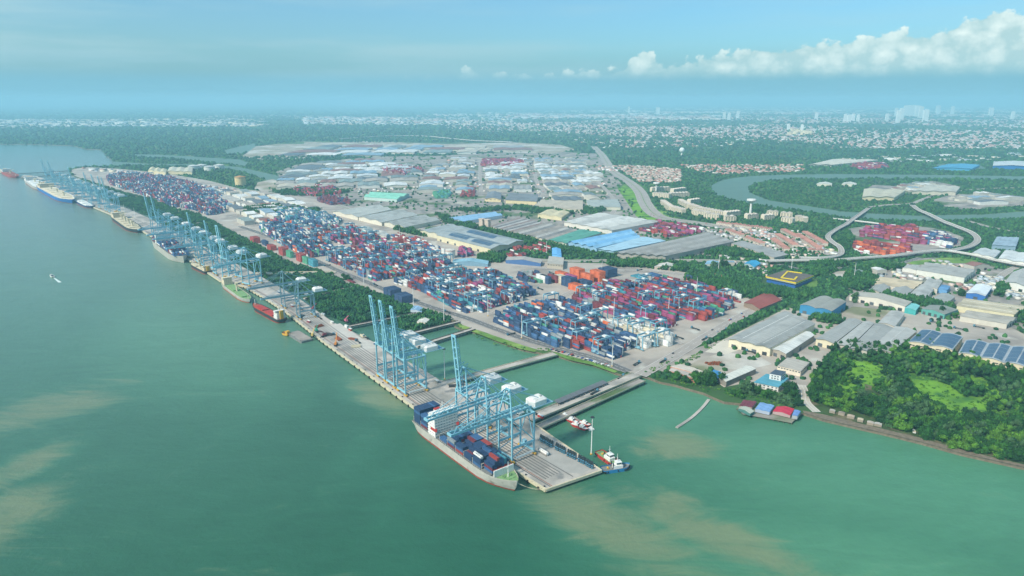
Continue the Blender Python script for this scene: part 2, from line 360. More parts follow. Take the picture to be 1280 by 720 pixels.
SILT = [(650, 600, 900, 730, 42), (770, 615, 1060, 740, 30), (790, 558, 910, 560, 36), (800, 630, 880, 640, 30), (-60, 540, 170, 485, 55), (-60, 700, 60, 600, 45), (-40, 620, 110, 540, 30), (440, 470, 510, 520, 30)]
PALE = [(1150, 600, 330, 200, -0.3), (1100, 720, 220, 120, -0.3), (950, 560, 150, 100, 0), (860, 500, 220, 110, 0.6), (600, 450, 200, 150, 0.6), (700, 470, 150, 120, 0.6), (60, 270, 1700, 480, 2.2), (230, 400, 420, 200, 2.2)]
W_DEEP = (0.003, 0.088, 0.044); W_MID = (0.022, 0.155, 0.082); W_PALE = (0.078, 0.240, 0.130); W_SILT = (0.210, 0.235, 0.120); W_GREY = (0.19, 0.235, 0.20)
M_water = water_material()
M_river = mat('river_water', (0.12, 0.20, 0.14), 0.5, var=0.08, scale=0.01, spec=0.25, bump=0.2, bscale=0.1)

# ================= SETTING =================
B = 90000.0
o = MB(); o.quadpatch([(-B, -B), (B, -B), (B, B), (-B, B)], 0); tag(o.build('water', M_water), kind='structure')
def haze_box():
    m = bpy.data.materials.new('haze_air'); m.use_nodes = True; n = m.node_tree.nodes; n.clear()
    out = n.new('ShaderNodeOutputMaterial'); v = n.new('ShaderNodeVolumePrincipled'); v.inputs['Density'].default_value = HAZE_DENSITY
    v.inputs['Color'].default_value = (*HAZE_COLOR, 1); v.inputs['Anisotropy'].default_value = 0.0
    m.node_tree.links.new(v.outputs[0], out.inputs['Volume']); H = B+500; mb = MB()
    mb.box((0, 0, (430-12)/2), (2*H, 2*H, 430+12)); tag(mb.build('haze', m), kind='stuff')
haze_box()

shore_r = [(1290, 586), (1240, 575), (1200, 566), (1150, 552), (1100, 540), (1060, 531), (1030, 524), (1005, 516), (985, 517), (950, 509), (925, 504), (905, 502), (893, 497), (880, 491), (858, 485), (845, 481),
           (825, 477), (812, 472), (803, 469), (790, 472), (770, 466), (755, 460), (740, 455), (715, 450), (700, 445), (690, 441), (683, 443), (672, 440), (655, 437), (640, 432), (620, 425), (605, 418), (590, 414), (575, 410), (568, 407), (572, 402), (560, 399),
           (552, 398), (535, 391), (512, 384), (480, 371), (455, 362), (430, 354), (400, 342), (385, 336), (362, 330), (332, 313), (300, 297), (265, 277), (247, 268), (220, 263), (190, 250), (160, 243), (127, 233), (105, 226), (90, 219), (85, 213), (92, 210)]
shore_l = [(110, 208), (140, 207), (142, 202), (134, 195), (127, 187), (107, 186), (92, 182), (47, 180.5), (0, 180), (-200, 178), (-700, 175)]
land = W(shore_r+shore_l, 3)
a0 = at(1290, 586, 3)
land = [(B-500, a0[1]-900), (a0[0]+500, a0[1]-190)]+land+[(-B+500, land[-1][1]+1000), (-B+500, B-500), (B-500, B-500)]
sheet('ground', None, 3.0, M_land, world_pts=land, z0=-1.0, side=M_bank)
LAND_PX = shore_r+shore_l

ZC = [3.06]
def patch(name, px, m, z=None):
    if z is None: ZC[0] += 0.012; z = ZC[0]
    return sheet(name, px, z, m)
# rivers and lakes (sheets lying in the land)
river_px = {
 'river': [(142, 202), (185, 204.5), (240, 205.5), (297, 208.5), (318, 213), (345, 219), (372, 227), (388, 232), (372, 233.5), (345, 229), (322, 221), (300, 213), (260, 209), (200, 206.5), (140, 206.8)],
 'river_inlet': [(161, 195), (168, 193), (190, 193), (230, 195), (300, 199.5), (312, 204), (304, 208), (297, 206), (240, 200.5), (205, 197.5)],
 'lagoon': [(281, 188), (295, 184), (318, 179.5), (320, 186), (312, 189.5), (300, 192), (284, 192.5)],
 'river_bend': [(1480, 222), (1280, 220.5), (1200, 219), (1100, 218), (1040, 217.5), (975, 218.5), (940, 220), (917, 222.5), (900, 226), (890, 231), (889, 237), (897, 244), (917, 250), (940, 254.5), (962, 258.5), (990, 261.5), (1020, 266), (1055, 271.5), (1085, 274), (1145, 276), (1185, 276), (1210, 274.5), (1240, 273.5), (1280, 273), (1480, 273), (1480, 264), (1280, 264), (1230, 268), (1195, 268.5), (1145, 269.5), (1085, 266.5), (1050, 264), (1010, 257.5), (985, 254), (962, 250.5), (950, 246), (938, 241), (935, 235.5), (940, 230), (962, 225), (1000, 223.2), (1080, 223), (1200, 223.5), (1280, 225.5), (1480, 226.5)],
 'canal': [(474, 253), (482, 249.5), (500, 252), (530, 258), (548, 265), (556, 271), (552, 276), (543, 273), (528, 267.5), (505, 263)],
 'pond': [(574, 260.5), (584, 257.5), (600, 257.5), (606, 260), (600, 263.5), (582, 264)],
 'wood_pond': [(1080, 483), (1088, 480.5), (1099, 482), (1098, 493), (1088, 495), (1080, 491)],
 'reservoir': [(1170, 206), (1200, 204), (1225, 206), (1232, 211), (1210, 215), (1178, 213)],
}
for k, v in river_px.items(): patch(k, v, M_river)
# paved ground
paved = {
 'container_yard_ground': [(803, 468), (840, 446), (880, 424), (935, 389), (978, 372), (960, 366), (905, 354), (862, 347), (858, 334), (800, 330), (700, 328), (655, 326), (640, 322), (600, 313), (560, 300), (540, 297), (505, 287), (470, 275), (430, 261), (400, 249), (380, 245), (300, 236), (262, 226), (215, 218), (180, 214), (150, 211), (110, 209), (93, 211), (88, 213), (92, 219),
   (106, 225), (128, 232), (160, 242), (190, 249), (220, 262), (247, 267), (265, 276), (300, 296), (332, 312), (362, 329), (385, 335), (400, 341), (430, 353), (455, 361), (480, 370), (512, 383), (535, 390), (552, 397), (572, 401), (578, 406), (592, 411), (607, 415.5), (622, 421.5), (642, 429), (668, 437), (690, 439), (700, 441.5), (715, 446.5), (740, 452), (757, 457), (772, 463)],
 'factory_ground': [(905, 424), (985, 384), (1010, 392), (1062, 398), (1075, 392), (1110, 388), (1150, 390), (1200, 397), (1256, 405), (1285, 420), (1285, 462), (1200, 446), (1130, 432), (1120, 440), (1060, 432), (1035, 446), (1020, 470), (1000, 492), (975, 498), (955, 487), (925, 480), (905, 484), (890, 474), (870, 473), (838, 467), (820, 462), (860, 438)],
 'estate_ground': [(330, 238), (350, 222), (345, 215), (370, 206), (420, 200), (470, 196), (560, 194), (640, 190), (700, 190), (745, 192), (765, 215), (785, 240), (800, 262), (835, 278), (905, 288), (985, 312), (975, 322), (900, 320), (770, 318), (700, 305), (655, 308), (610, 312), (560, 297), (500, 285), (440, 266), (400, 250)],
 'east_estate_ground': [(1050, 340), (1110, 330), (1160, 322), (1200, 322), (1245, 335), (1290, 345), (1290, 418), (1256, 408), (1200, 398), (1150, 388), (1110, 384), (1075, 390), (1050, 384), (1062, 366)],
 'quarry_ground': [(1165, 250), (1190, 243), (1240, 241), (1290, 247), (1290, 257), (1240, 261), (1205, 262), (1180, 258)],
 'depot_ground': [(1055, 302), (1060, 286), (1090, 281), (1150, 283), (1180, 287), (1205, 297), (1200, 309), (1170, 317), (1110, 322), (1075, 319)],
 'works_ground': [(1078, 242), (1090, 231), (1130, 233), (1165, 226), (1200, 233), (1198, 238), (1150, 240), (1105, 246)],
}
for k, v in paved.items(): patch(k, v, M_pave if 'yard' in k or 'factory' in k else M_pave2)
patch('reclaimed_land', [(300, 197), (320, 183), (345, 180), (380, 180), (380, 177), (420, 178), (470, 176), (500, 178), (560, 180), (640, 178), (700, 181), (720, 187), (690, 192), (600, 190), (520, 193), (440, 193), (380, 198), (340, 200)], M_soil)
patch('bare_ground', [(322, 228), (340, 224), (362, 229), (350, 234), (330, 240), (318, 236)], M_soil)
patch('sand_yard', [(1040, 396), (1066, 383), (1113, 388), (1098, 402)], M_soil)
patch('bare_lot', [(1030, 341), (1060, 338), (1090, 344), (1082, 350), (1050, 348)], M_soil)
patch('dirt_lot', [(875, 449), (905, 440), (950, 446), (965, 455), (940, 461), (900, 462), (880, 468), (850, 462)], M_soil)
patch('light_apron', [(881, 440), (905, 424), (932, 434), (908, 443)], mat('pale_concrete', lin('cfc6b4'), 0.9, var=0.06, scale=0.05))
patch('grass_field', [(780, 232), (800, 240), (805, 262), (828, 274), (815, 280), (795, 270), (782, 250), (772, 236)], M_meadow)
patch('expressway_verge', [(805, 248), (825, 262), (850, 270), (842, 280), (822, 275), (808, 262)], M_grass)
patch('interchange_grass', [(1000, 325), (1050, 318), (1110, 330), (1180, 322), (1230, 322), (1240, 328), (1160, 330), (1080, 336), (1010, 334)], M_grass)
patch('store_lawn', [(1012, 352), (1034, 348), (1042, 358), (1022, 368), (1005, 362)], M_grass)
patch('wood_floor', [(1020, 470), (1036, 446), (1060, 434), (1120, 441), (1132, 433), (1200, 448), (1290, 466), (1290, 582), (1240, 570), (1200, 561), (1150, 547), (1100, 535), (1060, 526), (1030, 517), (1012, 508), (1003, 495)], mat('wood_ground', lin('3d5228'), 0.95, var=0.35, scale=0.1, spots=[(lin('6b6348'), 0.06, 0.52, 0.62)]))
for k, px in enumerate([[(1056, 448), (1085, 446), (1112, 462), (1120, 480), (1095, 484), (1060, 474)], [(1126, 462), (1160, 464), (1200, 484), (1245, 502), (1245, 522), (1195, 524), (1162, 512), (1134, 488)], [(1162, 458), (1200, 462), (1248, 482), (1272, 502), (1246, 504), (1198, 484)], [(1030, 474), (1068, 466), (1082, 482), (1072, 504), (1038, 500)]]):
    patch('meadow', px, M_meadow)
patch('shore_mud', [(1003, 513), (1030, 518), (1060, 525.5), (1100, 535), (1150, 547), (1200, 561.5), (1240, 571), (1290, 583), (1290, 586), (1240, 575), (1200, 566), (1150, 552), (1100, 540), (1060, 531), (1030, 524), (1005, 516)], M_bank)
patch('basin_verge', [(572, 404), (592, 411), (622, 421), (655, 432), (672, 437), (668, 440), (650, 436), (620, 426), (592, 415), (575, 410)], M_grass)
patch('basin_verge', [(692, 440), (716, 446), (742, 453), (772, 464), (768, 466), (740, 456), (712, 450), (694, 443)], M_grass)
# mangrove mud between the wharf and the yard
mangrove_px = [
 [(438, 406), (528, 389), (512, 384), (480, 371), (455, 362), (441, 359), (384, 374), (400, 388), (420, 400)],
 [(380, 372), (438, 358), (430, 354), (412, 343), (326, 344), (350, 358)],
 [(482, 405), (500, 418), (568, 403), (556, 397), (535, 391), (528, 391)],
 [(318, 341), (405, 341), (385, 336), (362, 330), (332, 313), (300, 297), (268, 278), (228, 283), (205, 281), (225, 290), (262, 310), (300, 331)],
 [(226, 281), (264, 277), (247, 268), (220, 263), (190, 250), (160, 243), (127, 234), (122, 240), (140, 252), (160, 259), (185, 270), (205, 280)]]
M_mud = mat('mangrove_mud', lin('4f7a62'), 0.6, var=0.3, scale=0.05, spots=[(lin('35573c'), 0.02, 0.45, 0.6)])
for px in mangrove_px: sheet('mud_flat', px, 0.25, M_mud)

for px in [[(380, 151), (470, 149), (600, 150), (640, 153), (560, 155), (430, 156)], [(120, 152), (220, 150.5), (330, 151), (320, 154), (180, 155)], [(0, 157), (70, 155.5), (110, 157), (60, 160), (0, 160.5)], [(640, 157), (700, 155), (760, 157), (720, 160), (660, 160)], [(820, 163), (880, 160), (930, 163), (890, 166), (840, 166)], [(960, 152), (1040, 149), (1090, 152), (1020, 155)], [(1130, 165), (1200, 162), (1260, 165), (1200, 169)], [(1180, 176), (1240, 174), (1290, 177), (1220, 180)], [(700, 146), (800, 144), (860, 146), (780, 148.5)], [(1000, 176), (1060, 174), (1080, 178), (1020, 180)], [(200, 145), (330, 143.5), (420, 145), (300, 147)], [(880, 140), (1000, 138.5), (1100, 140), (980, 142)]]: patch('field', px, M_soil)
# ---- roads ----
M_line = mat('line_paint', lin('d8d5ca'), 0.8, var=0.1, scale=1.0)
ROADS = []
def road(name, px, w, z, m=M_road, dashes=True, k=6, median=False, wp=None):
    pts = [Vector(p) for p in (wp or W(px, z))]; s = smooth(pts, k)
    L, Rr = ribbon_pts(s, w); mb = MB()
    for i in range(len(s)-1): mb.add([(*Rr[i], z), (*Rr[i+1], z), (*L[i+1], z), (*L[i], z)], [(0, 1, 2, 3)])
    o = tag(mb.build(name, m), kind='structure'); ROADS.append((s, w))
    mk = MB()
    offs = [0.0] if not median else [-w/4, w/4]
    for off in offs+[-w/2+0.8, w/2-0.8]:
        solid = off not in offs
        run = 0.0
        for i in range(len(s)-1):
            a, b = s[i], s[i+1]; d = b-a; Ls = d.length
            if Ls < 0.1: continue
            d /= Ls; nn = Vector((-d.y, d.x)); t = 0.0
            while t < Ls:
                e = min(t+(Ls if solid else 6), Ls); p, q = a+d*t+nn*off, a+d*e+nn*off; hw = 0.22
                mk.add([(*(p-nn*hw), z+.03), (*(q-nn*hw), z+.03), (*(q+nn*hw), z+.03), (*(p+nn*hw), z+.03)], [(0, 1, 2, 3)])
                t = e+(0 if solid else 9)
    tag(mk.build('road_markings', M_line), kind='structure')
    if median:
        mm = MB(); L, Rr = ribbon_pts(s, 2.2)
        for i in range(len(s)-1): mm.add([(*Rr[i], z+.12), (*Rr[i+1], z+.12), (*L[i+1], z+.12), (*L[i], z+.12)], [(0, 1, 2, 3)])
        tag(mm.build('road_median', M_grass), kind='structure')
    return s
Z = 3.6
road('port_road', [(800, 469), (850, 440), (905, 407), (940, 388), (975, 373)], 17, Z, M_road)
road('yard_front_road', [(786, 464), (745, 448), (700, 436), (660, 425), (620, 411), (585, 398), (540, 384), (500, 370), (460, 353), (420, 337), (380, 318), (340, 297), (300, 283)], 14, Z, M_asph)
road('estate_road', [(398, 247), (430, 259), (480, 273), (540, 292), (600, 312), (640, 321), (700, 326), (800, 325), (900, 326), (960, 330)], 22, Z, M_road, median=True)
road('expressway', [(742, 183), (752, 193), (758, 202), (764, 212), (775, 220), (790, 230), (800, 240), (806, 253), (814, 264), (828, 272), (860, 277), (900, 283), (950, 292), (1000, 305), (1045, 318)], 44, Z, M_road, median=True)
road('riverside_lane', [(1021, 515), (1008, 502), (1006, 490), (1002, 481)], 9, Z, M_soil, dashes=False)
road('access_road', [(972, 330), (1010, 337), (1060, 334), (1110, 333), (1150, 322)], 10, Z, M_asph)
road('estate_street', [(1230, 362), (1245, 350), (1258, 340), (1272, 333)], 14, Z, M_road)
for px in [[(563, 240), (564, 225), (567, 210), (569, 197)], [(630, 235), (633, 225), (632, 212), (628, 200)], [(602, 240), (600, 222), (600, 200)], [(668, 252), (680, 240), (672, 230), (668, 215)], [(765, 268), (770, 255), (760, 240), (745, 225)]]:
    road('estate_street', px, 14, Z, M_road)
road('bank_road', [(1160, 246), (1190, 240), (1230, 236), (1290, 234)], 16, Z, M_road)
road('ring_road', [(1290, 292), (1260, 288), (1235, 283), (1210, 276)], 14, Z, M_road)
for px in [[(640, 333), (720, 337), (800, 338), (860, 343)], [(700, 372), (720, 362), (760, 350), (800, 346)], [(560, 342), (620, 366), (690, 374), (760, 394), (830, 420), (852, 430)], [(612, 393), (640, 383), (680, 377), (702, 372)], [(480, 345), (520, 336), (560, 332), (600, 330)], [(420, 318), (460, 306), (500, 303)]]:
    road('yard_lane', px, 12, Z, M_road, dashes=False)

# ---- elevated roads: things with deck, parapets and pillars ----
def flyover(label, px, w, zs, pillar_every=38, name='flyover'):
    s2 = smooth([Vector((*at(x, y, z), z)) for (x, y), z in zip(px, zs)], 6)
    xy = [Vector((p.x, p.y)) for p in s2]; L, Rr = ribbon_pts(xy, w); root = empty(name, (xy[0].x, xy[0].y, 3)); tag(root, label, 'flyover'); KIDS[root.name] = []
    off = Vector(root.location)
    def P(v, z): return (v.x-off.x, v.y-off.y, z-off.z)
    mb = MB(); pr = MB(); ln = MB(); n = len(s2)
    for i in range(n-1):
        a, b, c, d = Rr[i], Rr[i+1], L[i+1], L[i]; z0, z1 = s2[i].z, s2[i+1].z
        mb.add([P(a, z0), P(b, z1), P(c, z1), P(d, z0), P(a, z0-1.6), P(b, z1-1.6), P(c, z1-1.6), P(d, z0-1.6)], [(0, 1, 2, 3), (0, 4, 5, 1), (3, 2, 6, 7), (7, 6, 5, 4)])
        for s_ in ((a, b), (d, c)):
            pr.bar(Vector(P(s_[0], z0+0.5)), Vector(P(s_[1], z1+0.5)), 0.45, 1.1)
        ma, mb_ = (a+d)/2, (b+c)/2; nn = (d-a).normalized()*0.2
        ln.add([P(ma-nn, z0+.03), P(mb_-nn, z1+.03), P(mb_+nn, z1+.03), P(ma+nn, z0+.03)], [(0, 1, 2, 3)])
    mb.build('deck', M_road, root); pr.build('parapet', M_white, root); ln.build('line_marking', M_line, root)
    acc = 0; cnt = 0
    for i in range(1, n):
        acc += (xy[i]-xy[i-1]).length
        if acc > pillar_every and s2[i].z > 6.5 and cnt < 60:
            acc = 0; cnt += 1; q = MB(); x, y, z = P(xy[i], s2[i].z-1.6)
            q.cyl((x, y, 0), (x, y, z-1.5), 1.3, n=8); dd = (L[i]-Rr[i]).normalized()*w*0.42
            q.bar((x-dd.x, y-dd.y, z-0.8), (x+dd.x, y+dd.y, z-0.8), 2.0, 1.6); q.build('pillar', M_deckd, root)
    ROADS.append((xy, w)); return root
flyover('long concrete flyover passing left of the red container depot and over the yellow-trimmed store', [(960, 326), (1000, 325), (1040, 325), (1080, 322), (1120, 319), (1150, 315), (1180, 313), (1215, 318), (1250, 326), (1290, 333)], 11, [10]*10)
flyover('curving ramp that loops round from the flyover beside the pink-roofed terraces', [(1000, 322), (1030, 322), (1050, 318), (1050, 309), (1040, 302), (1035, 295), (1045, 287), (1058, 280)], 11, [9, 9, 9, 9, 9, 9, 9, 9])
flyover('concrete bridge crossing the river bend towards the green island', [(1058, 280), (1066, 274), (1076, 267), (1086, 260)], 11, [9, 10, 10, 6])
flyover('pale slip road bridge running above the container depot north edge', [(1040, 273), (1070, 276), (1095, 279), (1115, 283)], 9, [5, 8, 8, 5])
flyover('twin-lane river bridge sweeping down past the east end of the container depot', [(1140, 256), (1148, 262), (1162, 268), (1178, 276), (1196, 283), (1215, 291), (1222, 300), (1212, 308), (1190, 313)], 13, [5, 10, 11, 11, 9, 8, 8, 9, 10])
road('loop_road', [(1086, 259), (1110, 256), (1140, 254), (1160, 247), (1190, 240)], 16, Z, M_road)
flyover('long low viaduct crossing the forest in the far distance', [(425, 173.5), (480, 170), (530, 170), (585, 175), (640, 177.5)], 30, [12]*5, 90)

# ---- wharf ----
quay_px = [(682, 612), (516, 508), (440, 453), (400, 424), (360, 392), (330, 372), (300, 354+12), (275, 351), (260, 341), (230, 321), (192, 297), (180, 290), (145, 271), (113, 257.5), (75, 240), (41, 226), (26, 221)]
quay_px[6] = (305, 358)
inner_px = [(752, 588), (700, 552), (668, 530), (640, 510), (605, 488), (585, 479), (560, 476), (550, 475), (532, 464), (505, 449), (487, 437), (460, 424), (417, 403), (375, 374), (350, 359), (325, 345), (300, 332), (262, 312), (225, 292), (205, 282), (185, 272), (160, 261), (140, 254), (120, 246), (90, 234), (60, 225), (45, 220), (30, 218.5)]
quay = W(quay_px, 4); inner = W(inner_px, 4)
root = empty('wharf', (*quay[0], 0)); tag(root, 'long grey concrete wharf with crane rails, ending in a wide pier head', 'wharf'); KIDS[root.name] = []
ox, oy = quay[0]; rel = lambda P: [(x-ox, y-oy) for x, y in P]
mb = MB(); mb.prism(rel(quay+inner[::-1]), 1.6, 4.0, mi_side=1); mb.build('deck', [M_deck, M_deckd], root)
def strip(pts, off0, off1, z, name, m, zb=None, parent=root):
    s = [Vector(p) for p in pts]; mb = MB(); A_, B_ = [], []
    for i in range(len(s)):
        d = (s[min(i+1, len(s)-1)]-s[max(i-1, 0)]).normalized(); n = Vector((d.y, -d.x)); A_.append(s[i]+n*off0); B_.append(s[i]+n*off1)
    for i in range(len(s)-1):
        mb.add([(*B_[i], z), (*B_[i+1], z), (*A_[i+1], z), (*A_[i], z)], [(3, 2, 1, 0)] if off1 > off0 else [(0, 1, 2, 3)])
        if zb is not None:
            mb.add([(*A_[i], z), (*A_[i+1], z), (*A_[i+1], zb), (*A_[i], zb)], [(0, 1, 2, 3)]); mb.add([(*B_[i], z), (*B_[i+1], z), (*B_[i+1], zb), (*B_[i], zb)], [(3, 2, 1, 0)])
    return mb.build(name, m, parent)
q2 = rel(quay)
strip(q2, -0.6, 1.2, 4.5, 'coping', M_cop, zb=1.6)
strip(q2, 5.6, 6.9, 4.05, 'crane_rail', M_rail); strip(q2, 7.6, 8.3, 4.04, 'cable_trench', M_rust)
strip(q2[:7], 31.6, 32.9, 4.05, 'crane_rail', M_rail); strip(q2[6:], 31.6, 32.9, 4.05, 'crane_rail', M_rail)
for off in (10.5, 13.6, 17.2, 20.6, 24.0, 27.4):
    strip([q2[0][:2] and (q2[0][0]+UX*12, q2[0][1]+UY*12)]+q2[1:6], off, off+1.3, 4.04, 'traffic_lane_strip', M_rail)
# coping across the pier head end and along the inner side
e = rel([quay[0], inner[0]]); mbx = MB(); mbx.bar((*e[0], 3.4), (*e[1], 3.4), 1.6, 2.4); mbx.bar((*e[1], 3.4), (*rel([inner[2]])[0], 3.4), 1.2, 2.2); mbx.build('end_coping', M_cop, root)
fm = MB()
acc = 0
for i in range(6):
    a, b = Vector(q2[i]), Vector(q2[i+1]); d = (b-a); Ln = d.length; d /= Ln; n = Vector((d.y, -d.x)); t = 8
    while t < Ln: fm = MB(); p = a+d*t-n*1.0; fm.box((p.x, p.y, 2.0), (1.6, 1.4, 2.6), math.atan2(d.y, d.x)); fm.build('fender', M_tire, root); t += 14
pl = MB()
for s_, off in ((q2, 3), (rel(inner), -2.5)):
    for i in range(len(s_)-1):
        a, b = Vector(s_[i]), Vector(s_[i+1]); d = (b-a); Ln = d.length
        if Ln < 1 or i > 12: continue
        d /= Ln; n = Vector((d.y, -d.x)); t = 3
        while t < Ln: p = a+d*t+n*off; pl.cyl((p.x, p.y, -2), (p.x, p.y, 1.6), 0.6, n=6); t += 9
tag(pl.build('piles', M_deckd, root), kind='stuff')
bl = MB()
for i in range(5):
    a, b = Vector(q2[i]), Vector(q2[i+1]); d = (b-a); Ln = d.length; d /= Ln; n = Vector((d.y, -d.x)); t = 4
    while t < Ln: p = a+d*t+n*2.2; bl.cyl((p.x, p.y, 4.0), (p.x, p.y, 5.0), 0.5, 0.8, n=8); t += 24
tag(bl.build('bollards', M_dark, root), kind='stuff')
def local_deck(name, px, z, m):
    P = rel(W(px, z)); mb = MB(); mb.prism(P, None, z); return mb.build(name, m, root)
local_deck('worn_slab', [(432, 409), (455, 425), (472, 434), (446, 440), (425, 424), (405, 410), (425, 404)], 4.03, mat('pale_slab', lin('c2bcb0'), 0.9, var=0.12, scale=0.1))
local_deck('worn_slab', [(655, 548), (668, 541), (738, 586), (728, 592), (700, 590), (676, 573)], 4.03, mat('fresh_slab', lin('a5a198'), 0.9, var=0.1, scale=0.1))
def trestle(label, pa, pb, w, z=4.2, roofed=False, rails=True, pile=10, name='trestle_bridge', m=M_deck):
    a, b = Vector(at(*pa, z)), Vector(at(*pb, z)); d = b-a; L_ = d.length; root_ = empty(name, (a.x, a.y, 0), math.atan2(d.y, d.x)); tag(root_, label, 'bridge'); KIDS[root_.name] = []
    q = MB(); q.box((L_/2, 0, z-0.7), (L_, w, 1.4), mi=0); q.build('deck', m, root_)
    q = MB()
    for s_ in (-1, 1): q.box((L_/2, s_*(w/2+0.2), z+0.3), (L_, 0.4, 1.6))
    q.build('kerb_wall', M_cop if w > 8 else M_deckd, root_)
    q = MB(); x = 4
    while x < L_:
        for s_ in ((-0.4, 0.4) if w > 6 else (0,)): q.cyl((x, s_*w, -2), (x, s_*w, z-1.4), 0.55, n=6)
        x += pile
    tag(q.build('piles', M_deckd, root_), kind='stuff'); return root_
trestle('wide grey trestle road joining the pier head to the container yard', (662, 523), (796, 468), 13, 4.3)
trestle('narrow dark trestle road outermost beside the wide one, on close-set piles', (672, 534), (803, 475), 9, 4.0, m=M_pave2)
trestle('pale causeway between the two open basins', (556, 479), (694, 442), 11, 4.2)
trestle('pale causeway between the smaller basin and the narrow channel', (520, 433), (592, 411), 8, 4.2)
trestle('pale causeway beside the small mangrove patch, above the narrow channel', (498, 421), (574, 402), 7, 4.2)
trestle('thin grey causeway crossing to the wharf behind the tall raised cranes', (437, 408), (534, 389), 6, 4.2)
trestle('thin grey causeway splitting the mangroves behind the two dark-legged cranes', (380, 373), (442, 358), 6, 4.2)
trestle('reddish causeway bridge with parked trucks between the mangrove belts', (318, 342), (420, 340), 12, 4.2)
trestle('distant thin causeway crossing the narrow mangrove strip', (205, 283), (268, 277), 10, 4.2)
trestle('thin dark pipe jetty reaching the far end of the wharf, upper one of two', (20, 217.5), (86, 213.5), 8, 4.2, pile=25)
trestle('thin dark pipe jetty reaching the far end of the wharf, lower one of two', (22, 221.5), (95, 218), 8, 4.2, pile=25)
trestle('long low breakwater walkway at the inner end of the last wharf', (26, 222), (60, 226), 8, 4.2, pile=25)
# roofed belt on the wide trestle
def belt():
    a, b = Vector(at(695, 505, 5)), Vector(at(757, 479, 5)); d = b-a; r = empty('covered_walkway', (a.x, a.y, 4.3), math.atan2(d.y, d.x)); tag(r, 'long dark grey corrugated cover lying along the wide trestle road', 'canopy'); KIDS[r.name] = []
    L_ = d.length; q = MB()
    for k in range(10): x0 = k*L_/10; q.add([(x0, -4, 3.0), (x0+L_/10-0.6, -4, 3.0), (x0+L_/10-0.6, 4, 3.6), (x0, 4, 3.6), (x0, -4, 2.8), (x0+L_/10-.6, -4, 2.8), (x0+L_/10-.6, 4, 3.4), (x0, 4, 3.4)], [(0, 1, 2, 3), (4, 5, 1, 0), (7, 6, 5, 4), (3, 2, 6, 7)])
    q.build('roof', mat('grey_sheet', lin('6b6d70'), 0.6, var=0.12, scale=0.2), r); q = MB()
    for k in range(11):
        for s_ in (-3.6, 3.6): q.box((min(k*L_/10, L_-.4)+.2, s_, 1.5), (.4, .4, 3.0))
    tag(q.build('posts', M_dark, r), kind='stuff')
belt()

